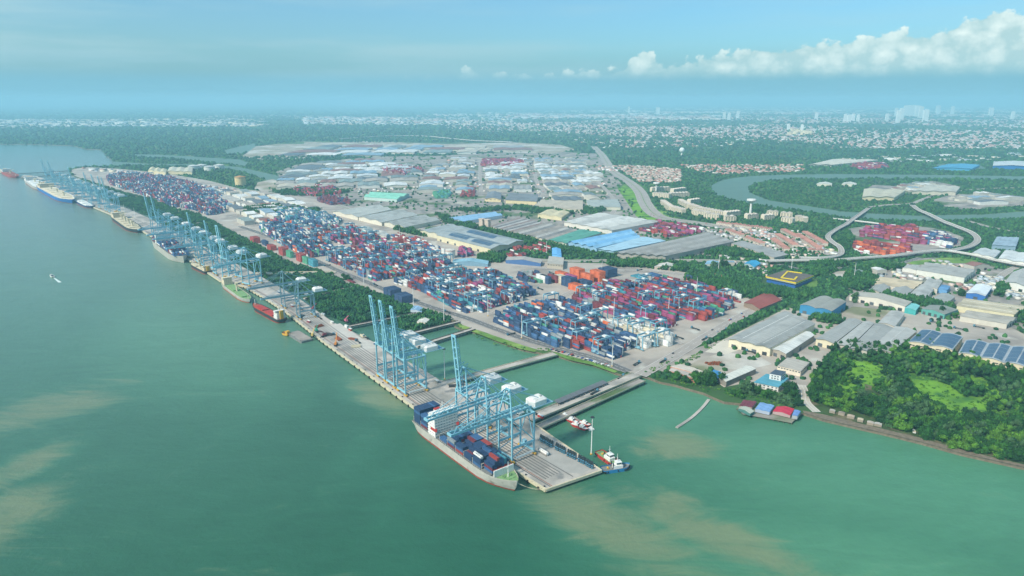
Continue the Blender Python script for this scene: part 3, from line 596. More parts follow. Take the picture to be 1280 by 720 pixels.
# ================= QUAY CRANES =================
def mbuild(q, name, m, root): return q.build(name, m, root)
def make_sts(boom_up, s=1.0, name='quay_crane', M_blue=M_blue):
    """local x points out to sea, y along the quay, origin between the waterside legs on the deck"""
    r = empty(name, (0, 0, 0)); KIDS[r.name] = []
    G_ = 43.0; GA = 26.0; HY_ = 9.5; AP = 68.0
    for x in (0, -GA):
        for y in (-HY_, HY_):
            q = MB(); q.bar((x, y, 2.4), (x, y, G_+(1 if x == 0 else 0)), 1.35, 1.3); q.build('leg', M_blue, r)
            q = MB(); q.box((x, y, 1.5), (2.0, 6.0, 1.2)); 
            for k in (-2.2, -0.8, 0.8, 2.2): q.cyl((x-.5, y+k, 0.6), (x+.5, y+k, 0.6), 0.55, n=8)
            q.build('wheel_bogie', M_yel, r)
    q = MB()
    for x in (0, -GA): q.bar((x, -HY_, 4.0), (x, HY_, 4.0), 1.4, 1.7); q.bar((x, -HY_, G_-1), (x, HY_, G_-1), 1.3, 1.6)
    for y in (-HY_, HY_): q.bar((0, y, 14), (-GA, y, 14), 1.3, 1.6); q.bar((0, y, G_-1), (-GA, y, G_-1), 1.2, 1.5)
    [q.bar((x, y, 3.2), (x, y, G_-1.5), 1.0) for x in (0, -GA) for y in (-HY_, HY_)]
    q.build('portal_frame', M_blue, r)
    q = MB()
    for y in (-HY_, HY_): q.bar((-1, y, G_-2), (-GA, y, 15), 0.8); q.bar((0, y, 15), (-GA, y, 15+0.01), 0.5); q.bar((0, y, 6), (-GA, y, 14), 0.6)
    q.bar((-GA, -HY_, 15), (-GA, 0, G_-2), 0.7); q.bar((-GA, HY_, 15), (-GA, 0, G_-2), 0.7)
    q.build('brace', M_blue, r)
    # fixed girder: twin box beams on cross ties
    q = MB()
    for y in (-2.7, 2.7): q.bar((2.5, y, G_+1.6), (-50, y, G_+1.6), .9, 2.0)
    for x in range(-48, 2, 6): q.bar((x, -2.7, G_+1.2), (x, 2.7, G_+1.2), 0.5, 0.7)
    q.build('girder', M_blue, r)
    # apex frame, back stays
    q = MB()
    for y in (-5, 5): q.bar((0, y*1.8, G_), (-3, y*.55, AP), 1.1); q.bar((-GA, y*1.5, G_), (-3, y*.55, AP-1), 0.85); q.bar((-12, y*1.2, G_+2), (-5, y*.7, AP-8), .4)
    q.bar((-3, -3.2, AP), (-3, 3.2, AP), 1.3); q.bar((-1.5, -6, G_+13), (-1.5, 6, G_+13), .7)
    q.build('apex_frame', M_blue, r)
    q = MB()
    for y in (-3, 3): q.bar((-3, y, AP), (-48, y, G_+3), 0.45)
    q.build('back_stay', M_blue, r)
    # boom, hinged at the waterside leg
    hx, hz = 2.5, G_+1.6; L_ = 58.0
    ang = R(84.5) if boom_up else 0.0
    def T(x, y, z): return (hx+x*math.cos(ang)-z*math.sin(ang), y, hz+x*math.sin(ang)+z*math.cos(ang))
    q = MB()
    for y in (-2.7, 2.7):
        q.bar(T(0.5, y, 0), T(L_, y, 0), .9, 1.9); q.bar(T(2, y*.8, 3.8), T(L_-8, y*.8, 3.3), .45)
        for k in range(9): x = 2+k*6; q.bar(T(x, y, .6), T(x+3, y*.8, 3.8), .28); q.bar(T(x+3, y*.8, 3.8), T(x+6, y, .6), .28)
    for k in range(6): q.bar(T(1+k*11.3, -2.7, 0), T(1+k*11.3, 2.7, 0), .5, .8)
    for k in range(9): q.bar(T(2+k*6, -2.6, 0), T(8+k*6, 2.6, 0), .24)
    for k in range(5): q.bar(T(5+k*10, -2.1, 3.7), T(5+k*10, 2.1, 3.7), .3)
    q.bar(T(L_, -3.2, 0), T(L_, 3.2, 0), 1.4, 2.0)
    q.build('boom', M_blue, r)
    q = MB()
    for y in (-3, 3):
        if boom_up:
            a = T(26, y, 3.6); mid = (-6, y, (AP+a[2])/2+3); q.bar((-3, y, AP), mid, .35); q.bar(mid, a, .35)
        else: q.bar((-3, y, AP), T(26, y, 1.5), .42); q.bar((-3, y, AP), T(50, y, 1.5), .42)
    q.build('fore_stay', M_blue, r)
    # machinery house and its equipment deck
    q = MB(); q.prism([(-44, -6.5), (-30, -6.5), (-28.5, -5), (-28.5, 5), (-30, 6.5), (-44, 6.5), (-45.5, 5), (-45.5, -5)], G_+1.6, G_+6.2, bottom=True)
    q.add([(-44, -6.5, G_+6.2), (-30, -6.5, G_+6.2), (-28.5, -5, G_+6.2), (-28.5, 5, G_+6.2), (-30, 6.5, G_+6.2), (-44, 6.5, G_+6.2), (-45.5, 5, G_+6.2), (-45.5, -5, G_+6.2)]+[(-42, -4, G_+8.3), (-32, -4, G_+8.3), (-31, -3, G_+8.3), (-31, 3, G_+8.3), (-32, 4, G_+8.3), (-42, 4, G_+8.3), (-43, 3, G_+8.3), (-43, -3, G_+8.3)], [(i, (i+1) % 8, 8+(i+1) % 8, 8+i) for i in range(8)]+[tuple(range(8, 16))]); h = q.build('machinery_house', M_white, r)
    q = MB(); q.box((-40, 2, G_+8.8), (2.2, 2.0, 1.4)); q.build('roof_unit', mat('grey_unit', lin('b9bab5'), .6), h)
    q = MB(); q.box((-40, 0, G_+1.3), (24, 15, .35))
    for x in range(-52, -27, 6): 
        for y in (-7.4, 7.4): q.bar((x, y, G_+1.4), (x, y, G_+2.6), .14)
    for y in (-7.4, 7.4): q.bar((-52, y, G_+2.6), (-28, y, G_+2.6), .14)
    q.build('platform', M_blue2, r)
    q = MB(); q.box((-16, 0, G_-3.0), (3.2, 3.0, 3.0)); q.box((-16, 0, G_-.8), (6, 8.6, .8)); cab_ = q.build('operator_cab', M_white, r); q = MB(); q.box((-14.35, 0, G_-3.0), (.12, 2.4, 1.8)); q.build('cab_window', M_glass, cab_)
    q = MB()
    for k in range(8): z0 = 5+k*4.6; q.bar((-GA-1.4, HY_-1.6*(k % 2)*2, z0), (-GA-1.4, HY_-1.6*((k+1) % 2)*2, z0+4.6), .7, .25)
    q.build('stairway', M_blue2, r)
    q = MB(); q.bar((-GA+1, HY_+.4, 3.6), (-4, HY_+.4, 3.6), 1.5, 1.3); q.build('cable_duct', M_white, r)
    q = MB(); q.box((-GA-2.5, -HY_+3, 5.8), (3, 4, 3.4)); q.build('switch_cabin', M_blue2, r)
    r.scale = (s, s, s); return r
sts_dn = make_sts(False); sts_up = make_sts(True); used = {}
QP = [Vector(p) for p in quay]
def quay_place(x, y):
    """nearest point on the quay line to (x, y): point, direction along the quay away from the camera"""
    best = None; p = Vector((x, y))
    for i in range(len(QP)-1):
        a, b = QP[i], QP[i+1]; d = b-a; t = max(0, min(1, (p-a).dot(d)/d.length_squared)); c = a+d*t; dd = (c-p).length
        if best is None or dd < best[0]: best = (dd, c, d.normalized())
    return best[1], best[2]
def put_crane(up, px, label, group, z=46, set_back=6.2, scale=1.0, protos=None, direct=False):
    x, y = at(*px, z); c, d = quay_place(x, y); n = Vector((d.y, -d.x))          # n points inland
    p = c+n*set_back; k = 'up' if up else 'dn'; proto = (protos or {'up': sts_up, 'dn': sts_dn})[k]
    key = (proto.name); o = copy_tree(proto) if key in used else proto; used[key] = 1
    o.location = (p.x, p.y, 4.0); o.rotation_euler = (0, 0, math.atan2(-n.y, -n.x)); o.scale = (scale,)*3
    tag(o, label, 'crane', group); return o
CG = 'ship-to-shore cranes along the wharf'
def put_u(up, u, label, scale=1.0):
    p = uv(u, 0); c, d = quay_place(*p); n = Vector((d.y, -d.x)); q = c+n*6.2; k = sts_up if up else sts_dn
    o = copy_tree(k) if k.name in used else k; used[k.name] = 1
    o.location = (q.x, q.y, 4.0); o.rotation_euler = (0, 0, math.atan2(-n.y, -n.x)); o.scale = (scale,)*3; tag(o, label, 'crane', CG); return o
put_u(False, 61, 'light blue quay crane with lowered boom, closest to the pier head corner')
put_u(False, 97, 'light blue quay crane with lowered boom reaching over the moored ship\'s white bridge house')
put_u(True, 128, 'light blue quay crane with raised boom behind the two lowered ones at the pier head')
put_u(True, 247, 'light blue crane with raised boom, shortest-looking of the three at the basin corner')
put_u(True, 274, 'light blue crane with raised boom, middle one of the three by the empty wharf')
put_u(True, 298, 'light blue crane with raised boom, leftmost of the three by the empty wharf')
# two older cranes with dark legs by the red-decked coaster
M_old = mat('faded_blue', lin('7fa3ad'), .5, var=.15, scale=.3)
old_dn = make_sts(False, name='old_quay_crane', M_blue=M_old)
put_crane(False, (359, 371), 'older faded crane with lowered boom, nearer the camera beside the red-decked coaster', CG, 40, protos={'dn': old_dn}, scale=.86)
put_crane(False, (338, 359), 'older faded crane with lowered boom, further one over the green-decked cargo ship', CG, 40, protos={'dn': old_dn}, scale=.86)
row4 = [(False, (295, 330)), (True, (279, 323)), (True, (266, 316)), (False, (253, 307)), (True, (246, 303)), (False, (243, 295)), (False, (234, 290)), (False, (228, 283)), (True, (213, 276)), (True, (206, 271))]
for i, (up, p) in enumerate(row4): put_crane(up, p, f'blue crane, {"raised" if up else "lowered"} boom, {ORD[i]} from the near end over the grey container ship', CG)
row5 = [(True, (146, 247)), (True, (134, 246)), (True, (126, 243)), (True, (120, 239)), (False, (108, 239)), (False, (95, 236)), (True, (88, 232)), (False, (79, 228)), (False, (73, 225)), (True, (62, 222)), (True, (52, 219))]
for i, (up, p) in enumerate(row5): put_crane(up, p, f'distant blue crane, {"raised" if up else "lowered"} boom, {ORD[i]} of the hazy row beyond the bulk carrier', CG, 46)

# ================= LIGHT MASTS =================
def make_mast(h):
    r = empty('light_mast', (0, 0, 0)); KIDS[r.name] = []
    q = MB(); q.cyl((0, 0, 0), (0, 0, h), .55, .28, n=8); q.build('pole', M_white, r)
    q = MB(); q.cyl((0, 0, h-.3), (0, 0, h+.3), 1.5, 1.5, n=12)
    for k in range(8): t = k*math.pi/4; q.box((1.6*math.cos(t), 1.6*math.sin(t), h-.5), (.7, .7, .5), t)
    q.build('lamp_ring', M_dark, r)
    q = MB(); q.cyl((0, 0, 0), (0, 0, 1.2), 1.1, n=8); q.build('base', M_yel, r); return r
mast = make_mast(38); mast_used = [0]
def put_mast(px, label, h=1.0, z=3.2):
    o = copy_tree(mast) if mast_used[0] else mast; mast_used[0] += 1; x, y = at(*px, z); o.location = (x, y, z); o.scale = (1, 1, h); tag(o, label, 'light mast', 'tall floodlight masts')
put_mast((739, 568), 'tall white light mast near the two tugs on the pier head', 1.0, 4)
put_mast((556, 474), 'tall white light mast where the wharf meets the basin causeway', 1.0, 4)
M_PX = [((652, 423), 'in front of the dark blue stacks, at the near yard corner'), ((555, 402), 'beside the low white hut and mangroves'), ((517, 385), 'by the two isolated navy container stacks'), ((765, 458), 'at the yard corner above the pier trestle'),
        ((583, 330), 'at the gate sheds of the yard'), ((752, 345), 'behind the orange empty containers'), ((683, 318), 'beside the blue gatehouse'), ((898, 337), 'by the hedge along the estate road'), ((767, 400), 'at the gap between the two near container blocks'),
        ((455, 358), 'on the yard front road near the red stacks'), ((345, 303), 'beside the white and red stacks at the mangrove edge'), ((500, 300), 'near the round-roofed pale shed'), ((420, 330), 'on the front edge of the mixed middle yard'),
        ((610, 395), 'at the narrow neck between the near and middle yards'), ((870, 372), 'behind the purple and maroon stacks'), ((835, 398), 'at the open end of the maroon stacks'), ((169, 273), 'on the empty wharf near the bulk carrier\'s bow'), ((156, 268), 'on the empty wharf behind the bulk carrier\'s stern'),
        ((989, 338), 'on the verge beside the yellow-trimmed store'), ((1067, 352), 'in the trees east of the yellow-trimmed store')]
for p, w_ in M_PX: put_mast(p, 'thin tall light mast '+w_, .8 if p[1] < 350 else .95)

# ================= CONTAINERS =================
CL, CW, CH = 12.19, 2.44, 2.6
def make_container(colname, hexc):
    m = mat('container_'+colname, lin(hexc), .55, var=.14, scale=.35, spots=[(tuple(c*.55 for c in lin(hexc)), .8, .66, .76)])
    q = MB(); L2, W2 = CL/2, CW/2
    for x in (-L2+.1, L2-.1):
        for y in (-W2+.1, W2-.1): q.box((x, y, CH/2), (.2, .2, CH))
    for y in (-W2+.06, W2-.06):
        for z in (.1, CH-.08): q.box((0, y, z), (CL-.4, .12, .16))
    for x in (-L2+.06, L2-.06):
        for z in (.1, CH-.08): q.box((x, 0, z), (.12, CW-.4, .16))
    for s_ in (-1, 1):                                      # corrugated sides
        P = []; n = 28
        for i in range(n+1):
            x = -L2+.2+(CL-.4)*i/n; y = s_*(W2-.05-(.08 if i % 2 else 0)); P += [(x, y, .15), (x, y, CH-.15)]
        q.add(P, [(2*i, 2*i+2, 2*i+3, 2*i+1) if s_ < 0 else (2*i+1, 2*i+3, 2*i+2, 2*i) for i in range(n)])
    q.add([(-L2+.1, -W2+.05, CH-.05), (L2-.1, -W2+.05, CH-.05), (L2-.1, W2-.05, CH-.05), (-L2+.1, W2-.05, CH-.05)], [(0, 1, 2, 3)])
    for x, s_ in ((-L2+.07, -1), (L2-.1, 1)):
        q.add([(x, -W2+.1, .1), (x, W2-.1, .1), (x, W2-.1, CH-.1), (x, -W2+.1, CH-.1)], [(0, 3, 2, 1) if s_ < 0 else (0, 1, 2, 3)])
    for y in (-.7, -.25, .25, .7): q.cyl((-L2+.0, y, .15), (-L2+.0, y, CH-.15), .04, n=4)
    return q.mesh('container_'+colname, m)
PAL = {'navy': '324866', 'blue': '42648a', 'red': '9c443e', 'maroon': '74363e', 'white': 'd2d1c9', 'grey': '8a9192', 'magenta': '9c4a70', 'orange': 'c9663f', 'green': '4f9070', 'teal': '458894', 'cream': 'cbc0a6'}
CMESH = {k: make_container(k, v) for k, v in PAL.items()}
KN = list(PAL); PLIN = np.array([lin(PAL[k]) for k in KN])
CNT = {'n': 0}
def container(colname, x, y, z, rz, where):
    o = bpy.data.objects.new('shipping_container', CMESH[colname]); link(o); o.location = (x, y, z); o.rotation_euler = (0, 0, rz)
    tag(o, f'{colname} container {where}', 'container', 'shipping containers in the near yard' if 'yard' in where else 'shipping containers on the moored ship'); CNT['n'] += 1; return o

# ================= SHIPS =================
def hull_mesh(q, L_, Bm, zdeck, flare=1.0, mi_top=0, mi_red=1, red_z=1.6, bulwark=1.1, sheer=2.0, stern_w=.82):
    """hull in local coords: x forward from stern (0) to bow (L_), deck at zdeck; material by height"""
    st = [0, .02, .06, .14, .5, .74, .82, .88, .93, .97, 1.0]; 
    wd = [stern_w, .92, .97, 1, 1, 1, .94, .80, .58, .32, .04]
    ww = [.45, .7, .86, .97, 1, .97, .80, .56, .32, .13, .01]
    xw = [3, 3, 3, 2, 0, 0, -1, -2, -3.4, -4.6, -6.2]
    zs = lambda t: zdeck+sheer*max(0, (t-.8)/.2)**2
    rings = []
    for t, a, b, dx in zip(st, wd, ww, xw):
        x = t*L_; zt = zs(t)+bulwark; r = []
        for z, k in ((-4, 0.0), (0, .25), (red_z, .4), (zdeck*.6, .7), (zs(t), .97), (zt, 1.0)):
            w = Bm/2*(b+(a-b)*k); r.append((x+dx*(1-k), w, z))
        rings.append(r)
    n = len(rings); m = len(rings[0]); P = [p for r in rings for p in r]+[(p[0], -p[1], p[2]) for r in rings for p in r]; O = n*m
    for i in range(n-1):
        for j in range(m-1):
            mi = mi_red if j < 2 else mi_top; a, b, c, d = i*m+j, (i+1)*m+j, (i+1)*m+j+1, i*m+j+1
            q.add([P[a], P[b], P[c], P[d]], [(3, 2, 1, 0)], mi); q.add([P[O+a], P[O+b], P[O+c], P[O+d]], [(0, 1, 2, 3)], mi)
    for i in (0, n-1):
        for j in range(m-1):
            mi = mi_red if j < 2 else mi_top; q.add([P[i*m+j], P[i*m+j+1], P[O+i*m+j+1], P[O+i*m+j]], [(0, 1, 2, 3)] if i == 0 else [(3, 2, 1, 0)], mi)
    return [(r[-2][0], r[-2][1]*.97, r[-2][2]-.02) for r in rings]
def deck_mesh(q, rail, x0=0, x1=1e9, dz=0.0, mi=0):
    pr = [p for p in rail if x0-1e-6 <= p[0] <= x1+1e-6]
    for a, b in zip(pr, pr[1:]): q.add([(a[0], -a[1], a[2]+dz), (b[0], -b[1], b[2]+dz), (b[0], b[1], b[2]+dz), (a[0], a[1], a[2]+dz)], [(0, 1, 2, 3)], mi)
def house(q, x0, x1, w, z0, tiers, th=2.8, step=.8, mi=0, mg=1):
    for k in range(tiers):
        a, b, ww = x0+step*k*.3, x1-step*k, w-step*k*.5; q.box(((a+b)/2, 0, z0+th*(k+.5)), (b-a, ww, th), mi=mi)
        q.box(((a+b)/2, 0, z0+th*(k+1)-.1), (b-a+.8, ww+.8, .2), mi=mi)
        for s_ in (-1, 1):
            for j in range(int(ww/3)): q.box((b+.03 if s_ > 0 else a-.03, -ww/2+1.6+j*3, z0+th*(k+.55)), (.08, .7, .6), mi=mg)
            for j in range(int((b-a)/3)): q.box((a+1.5+j*3, s_*(ww/2+.02), z0+th*(k+.55)), (.7, .08, .6), mi=mg)
M_hullw = mat('hull_grey', lin('b9b3a6'), .5, var=.1, scale=.2, spots=[(lin('8d8478'), .15, .6, .75)])
M_hullr = mat('hull_red', lin('9a4436'), .7, var=.18, scale=.3)
M_decks = mat('ship_deck', lin('7c7d78'), .8, var=.2, scale=.3)
M_hatch = mat('hatch_red', lin('a3533c'), .75, var=.2, scale=.25)
def place_ship(r, u, v, head=0.0):
    """head 0: bow towards the pier corner"""
    p = uv(u, v); r.location = (p[0], p[1], 0); r.rotation_euler = (0, 0, ANG+math.pi+head)
def ship_root(label, cat='ship', name='cargo_ship'):
    r = empty(name, (0, 0, 0)); tag(r, label, cat); KIDS[r.name] = []; return r

# -- the container ship at the pier head
S = ship_root('cream-grey container ship with red waterline and green bow deck, moored at the pier head', name='container_ship')
SL, SB, SD = 157.0, 27.0, 8.5
q = MB(); rail = hull_mesh(q, SL, SB, SD, bulwark=1.2, sheer=2.5, stern_w=.92); q.build('hull', [M_hullw, M_hullr], S)
q = MB(); deck_mesh(q, rail, 0, SL*.90); q.build('deck', M_decks, S)
q = MB(); deck_mesh(q, rail, SL*.90-8, SL, .05); q.build('bow_deck', M_green, S)
q = MB(); q.box((SL*.875, 0, SD+3.4), (1.0, SB*.78, 6.8)); q.build('wave_breaker', M_white, S)
q = MB(); q.box((SL*.867, 0, SD+6.4), (.5, SB*.76, .8)); q.build('breaker_rim', M_red, S)
q = MB(); q.cyl((SL*.915, 0, SD), (SL*.915, 0, SD+15), .5, .25); q.bar((SL*.915, -2.5, SD+10), (SL*.915, 2.5, SD+10), .3); q.build('foremast', M_white, S)
q = MB()
for x, y in ((SL*.90, 3.5), (SL*.90, -3.5), (SL*.945, 2), (SL*.945, -2)): q.cyl((x, y-1.2, SD+1.6), (x, y+1.2, SD+1.6), .8, n=8); q.box((x+1.6, y, SD+1.0), (1.2, 1.6, 1.2))
q.build('windlass', M_green, S)
AX0, AX1 = 33.0, 46.5
q = MB(); house(q, AX0, AX1, SB*.97, SD, 8, 2.75, .25); q.box(((AX0+AX1)/2+1, 0, SD+8*2.75+1.3), (7, SB*1.04, 2.6)); acc_ = q.build('accommodation', [M_white, M_glass], S)
q = MB(); q.box(((AX0+AX1)/2+4.55, 0, SD+8*2.75+1.5), (.1, SB*.96, 1.1)); q.build('bridge_window', M_glass, acc_)
q = MB(); q.cyl((AX0+6, 0, SD+24), (AX0+6, 0, SD+33), .5, .3); q.bar((AX0+6, -3.5, SD+28), (AX0+6, 3.5, SD+28), .35); q.build('radar_mast', M_white, S)
q = MB(); q.box((AX0-3.6, 0, SD+8), (5, 9, 16)); q.box((AX0-3.6, 0, SD+18), (4.2, 6, 6)); fu_ = q.build('funnel', M_white, S)
q = MB(); q.box((AX0-3.6, 0, SD+21.3), (4.3, 6.1, 1.2)); q.build('funnel_top', M_red, fu_)
for s_ in (-1, 1):
    q = MB(); q.prism([(AX0+6, s_*12.4-1.3), (AX0+14, s_*12.4-1.3), (AX0+15.5, s_*12.4), (AX0+14, s_*12.4+1.3), (AX0+6, s_*12.4+1.3)], SD+7.5, SD+9.8, bottom=True); q.build('lifeboat', M_red, S)
bays = [(4, 5), (17.5, 6)]+[(52.5+k*13.9, 0) for k in range(6)]
for k in range(8):
    x = (2.6+13.3*k) if k < 2 else 50.5+13.9*(k-2); q = MB()
    for y in range(-11, 12, 5): q.box((x, y, SD+3), (.5, .5, 6)); 
    q.box((x, 0, SD+6), (.9, 23, .4)); q.box((x, 0, SD+3), (.9, 23, .3)); q.build('lashing_bridge', M_hullw, S)
for k in range(8):
    x = (9.6+13.3*k) if k < 2 else 57.4+13.9*(k-2); q = MB(); q.box((x, 0, SD+.8), (12.4, SB*.86, 1.3)); q.build('hatch_cover', M_decks, S)
q = MB()
for i in range(1, 40): 
    for s_ in (-1, 1): q.box((i*3.4, s_*(SB/2-.35), SD+1.8), (.1, .1, 1.2))
q.build('deck_rail', M_white, S)
place_ship(S, 172, -18.0)
sx, sy = S.location.x, S.location.y; sr = ANG+math.pi
def on_ship(x, y): return (sx+x*math.cos(sr)-y*math.sin(sr), sy+x*math.sin(sr)+y*math.cos(sr))
rr = random.Random(11)
SHIP_ROWS = 9
heights = {0: [6]*9, 1: [5, 5, 5, 5, 5, 4, 4, 4, 4], 2: [1, 1, 0, 0, 2, 0, 0, 1, 1], 3: [3, 3, 4, 4, 4, 3, 4, 4, 3], 4: [3, 3, 2, 2, 3, 4, 4, 4, 4], 5: [2, 2, 3, 3, 4, 4, 4, 4, 4], 6: [3, 3, 4, 4, 5, 4, 4, 3, 3], 7: [0, 3, 4, 5, 5, 4, 4, 3, 0]}
bayname = ['on the ship\'s stern', 'on the ship behind its funnel', 'on the ship just forward of its bridge', 'in the bay under the nearer boom tip', 'in the ship\'s half-empty middle bay', 'in the ship\'s highest forward bay', 'in the ship\'s last bay but one', 'in the ship\'s foremost bay']
for b, hh in heights.items():
    x = (9.6+13.3*b) if b < 2 else 57.4+13.9*(b-2)
    for j, h in enumerate(hh):
        y = (j-4)*2.58
        if b == 7 and abs(j-4) > 3: continue
        for t in range(h):
            c = rr.choices(['navy', 'blue', 'red', 'maroon', 'white', 'grey', 'teal'], [13, 6, .7, 1.0, .1, .2, .8])[0]
            if b == 0: c = rr.choices(['navy', 'blue', 'maroon'], [6, 3, .6])[0]
            if b == 5 and j in (7, 8) and t == h-1: c = 'red'
            P = on_ship(x, y)
            if c == 'white' and b < 6: c = 'navy'
            container(c, P[0], P[1], SD+1.5+t*2.62, sr, bayname[b]+f', {ORD[j]} row, {ORD[t]} tier')
def make_tank(name):
    r = empty(name, (0, 0, 0)); KIDS[r.name] = []; q = MB(); n = 12
    q.cyl((-5.6, 0, 1.7), (5.6, 0, 1.7), 1.25, n=14); q.cyl((-6.1, 0, 1.7), (-5.6, 0, 1.7), .7, 1.25, n=14); q.cyl((5.6, 0, 1.7), (6.1, 0, 1.7), 1.25, .7, n=14); q.build('tank', M_white, r)
    q = MB()
    for x in (-6, 6):
        for y in (-1.2, 1.2): q.box((x, y, 1.5), (.2, .2, 3)); 
    for y in (-1.2, 1.2):
        for z in (.1, 2.95): q.box((0, y, z), (12.2, .15, .15))
    q.build('frame', M_dark, r); return r
tk = make_tank('tank_container'); P = on_ship(57.4+13.9*4, -9.5); tk.location = (P[0], P[1], SD+8.9); tk.rotation_euler = (0, 0, sr); tk.scale = (1, 1.3, 1.3); tag(tk, 'white tank container lying on the ship\'s stacks before the bow', 'tank container')
tk2 = copy_tree(tk); x, y = at(679.5, 567, 4); tk2.location = (x, y, 4.05); tk2.rotation_euler = (0, 0, ANG); tag(tk2, 'white tank container parked alone on the pier head beside the trailer row', 'tank container')

def geared_ship(label, L_, Bm, D, hullm, deckm, house_at_bow_side, cranes, hatch, name='cargo_ship', hm=M_white, tiers=4, redm=M_hullr, load=None):
    S = ship_root(label, name=name); q = MB(); rail = hull_mesh(q, L_, Bm, D, bulwark=1.0, sheer=1.6, stern_w=.85); q.build('hull', [hullm, redm], S)
    q = MB(); deck_mesh(q, rail); q.build('deck', deckm, S); q = MB(); house(q, L_*.04, L_*.15, Bm*.82, D, tiers, 2.7, .4); q.box((L_*.10, 0, D+tiers*2.7+1), (L_*.05, Bm*.95, 2.2)); q.build('accommodation', [hm, M_glass], S)
    q = MB(); q.box((L_*.035, 0, D+tiers*2.7*.6), (L_*.035, Bm*.3, tiers*2.7*1.3)); q.build('funnel', M_yel if tiers < 5 else M_blue, S)
    q = MB(); q.cyl((L_*.11, 0, D+tiers*2.7), (L_*.11, 0, D+tiers*2.7+8), .4, .2); q.build('radar_mast', hm, S)
    nh = hatch; step = L_*.66/nh
    for k in range(nh):
        x = L_*.2+step*(k+.5); q = MB(); q.box((x, 0, D+.9), (step*.8, Bm*.62, 1.8)); q.build('hatch_cover', deckm if not load else load, S)
    for k in range(cranes):
        x = L_*.2+L_*.66*(k+.5)/max(cranes, 1) if cranes > 1 else L_*.5
        q = MB(); q.cyl((x, 0, D), (x, 0, D+13), 1.5, 1.2); q.box((x, 0, D+14), (4, 3.6, 3.4)); q.bar((x+1, 0, D+14), (x+L_*.17, (-1)**k*4, D+24), 1.0); q.build('deck_crane', M_cop, S)
    q = MB(); q.cyl((L_*.93, 0, D+1), (L_*.93, 0, D+10), .35, .2); q.build('foremast', hm, S); return S
g = geared_ship('green-decked cargo ship with red bottom and one cream deck crane', 100, 17, 6.5, M_hullw, M_green, 0, 1, 2, hm=M_cream, redm=mat('hull_orange', lin('b0513a'), .7, var=.15)); 
def place_px(r, px_stern, px_bow, z=0, fit=None):
    a, b = Vector(at(*px_stern, z)), Vector(at(*px_bow, z)); d = b-a; r.location = (a.x, a.y, 0); r.rotation_euler = (0, 0, math.atan2(d.y, d.x))
    if fit: s_ = d.length/fit; r.scale = (s_, s_*.72, min(s_, .95))
    return d.length
place_px(g, (282, 357), (313, 380), fit=100)
g = geared_ship('small coaster with brick-red holds, white bridge house at its near end and dark bow', 72, 15, 6, M_dark, M_hatch, 0, 0, 2, tiers=4, load=M_red); place_px(g, (354, 404), (317, 384), fit=72)
g = geared_ship('small dark coaster with a cream derrick, under the row of cranes', 68, 15, 6, M_dark, M_cop, 0, 1, 2, hm=M_cream, tiers=3); place_px(g, (261, 343), (240, 332), fit=68)
g = geared_ship('dark bulk carrier with red bottom and four cream deck cranes by the empty wharf', 135, 22, 9, M_dark, M_cop, 0, 4, 5, hm=M_cream); place_px(g, (146, 273), (173, 292), fit=135)
g = geared_ship('white-decked long vessel with grey hull at the far tip of the wharf', 150, 25, 11, M_hullw, M_white, 0, 2, 4); place_px(g, (38, 227), (57, 239), fit=150)
g = geared_ship('distant ship with cream upper deck and bright blue bow half', 210, 30, 13, mat('hull_blue', lin('2f6fb0'), .5, var=.1), M_cream, 0, 3, 6, hm=M_cream); place_px(g, (55, 236), (91, 255), fit=210)
g = geared_ship('small white coaster with navy hull behind the blue-hulled ship', 110, 18, 7, mat('hull_navy', lin('2b4068'), .5, var=.1), M_white, 0, 0, 3, tiers=4); place_px(g, (96, 251), (115, 261), fit=110)
g = geared_ship('pinkish red vessel at the end of the thin pipe jetty', 120, 20, 8, M_red, M_hatch, 0, 1, 3, tiers=4); place_px(g, (7, 216), (21, 223), fit=120)
g = geared_ship('cream vessel cut by the photo edge behind the pinkish one', 130, 22, 8, M_cream, M_cream, 0, 1, 3, tiers=5); place_px(g, (-12, 212), (7, 217), fit=130)
# -- grey container ship, far row
S2 = ship_root('big grey-hulled container ship under the crane row, stacked with blue and cream boxes', name='container_ship')
L2 = 235; q = MB(); rail2 = hull_mesh(q, L2, 34, 12, bulwark=1.2, stern_w=.9); q.build('hull', [M_hullw, M_hullw], S2); q = MB(); deck_mesh(q, rail2); q.build('deck', M_decks, S2)
q = MB(); house(q, 45, 58, 31, 12, 8, 2.7, .3); q.build('accommodation', [M_white, M_glass], S2); q = MB(); q.box((38, 0, 24), (7, 9, 24)); q.build('funnel', M_white, S2)
a = Vector(at(189, 307)); b = Vector(at(221, 332)); d = (b-a).normalized(); off = Vector((-d.y, d.x)); A2 = math.atan2(d.y, d.x)
S2.location = (a.x+off.x*17, a.y+off.y*17, 0); S2.rotation_euler = (0, 0, A2)
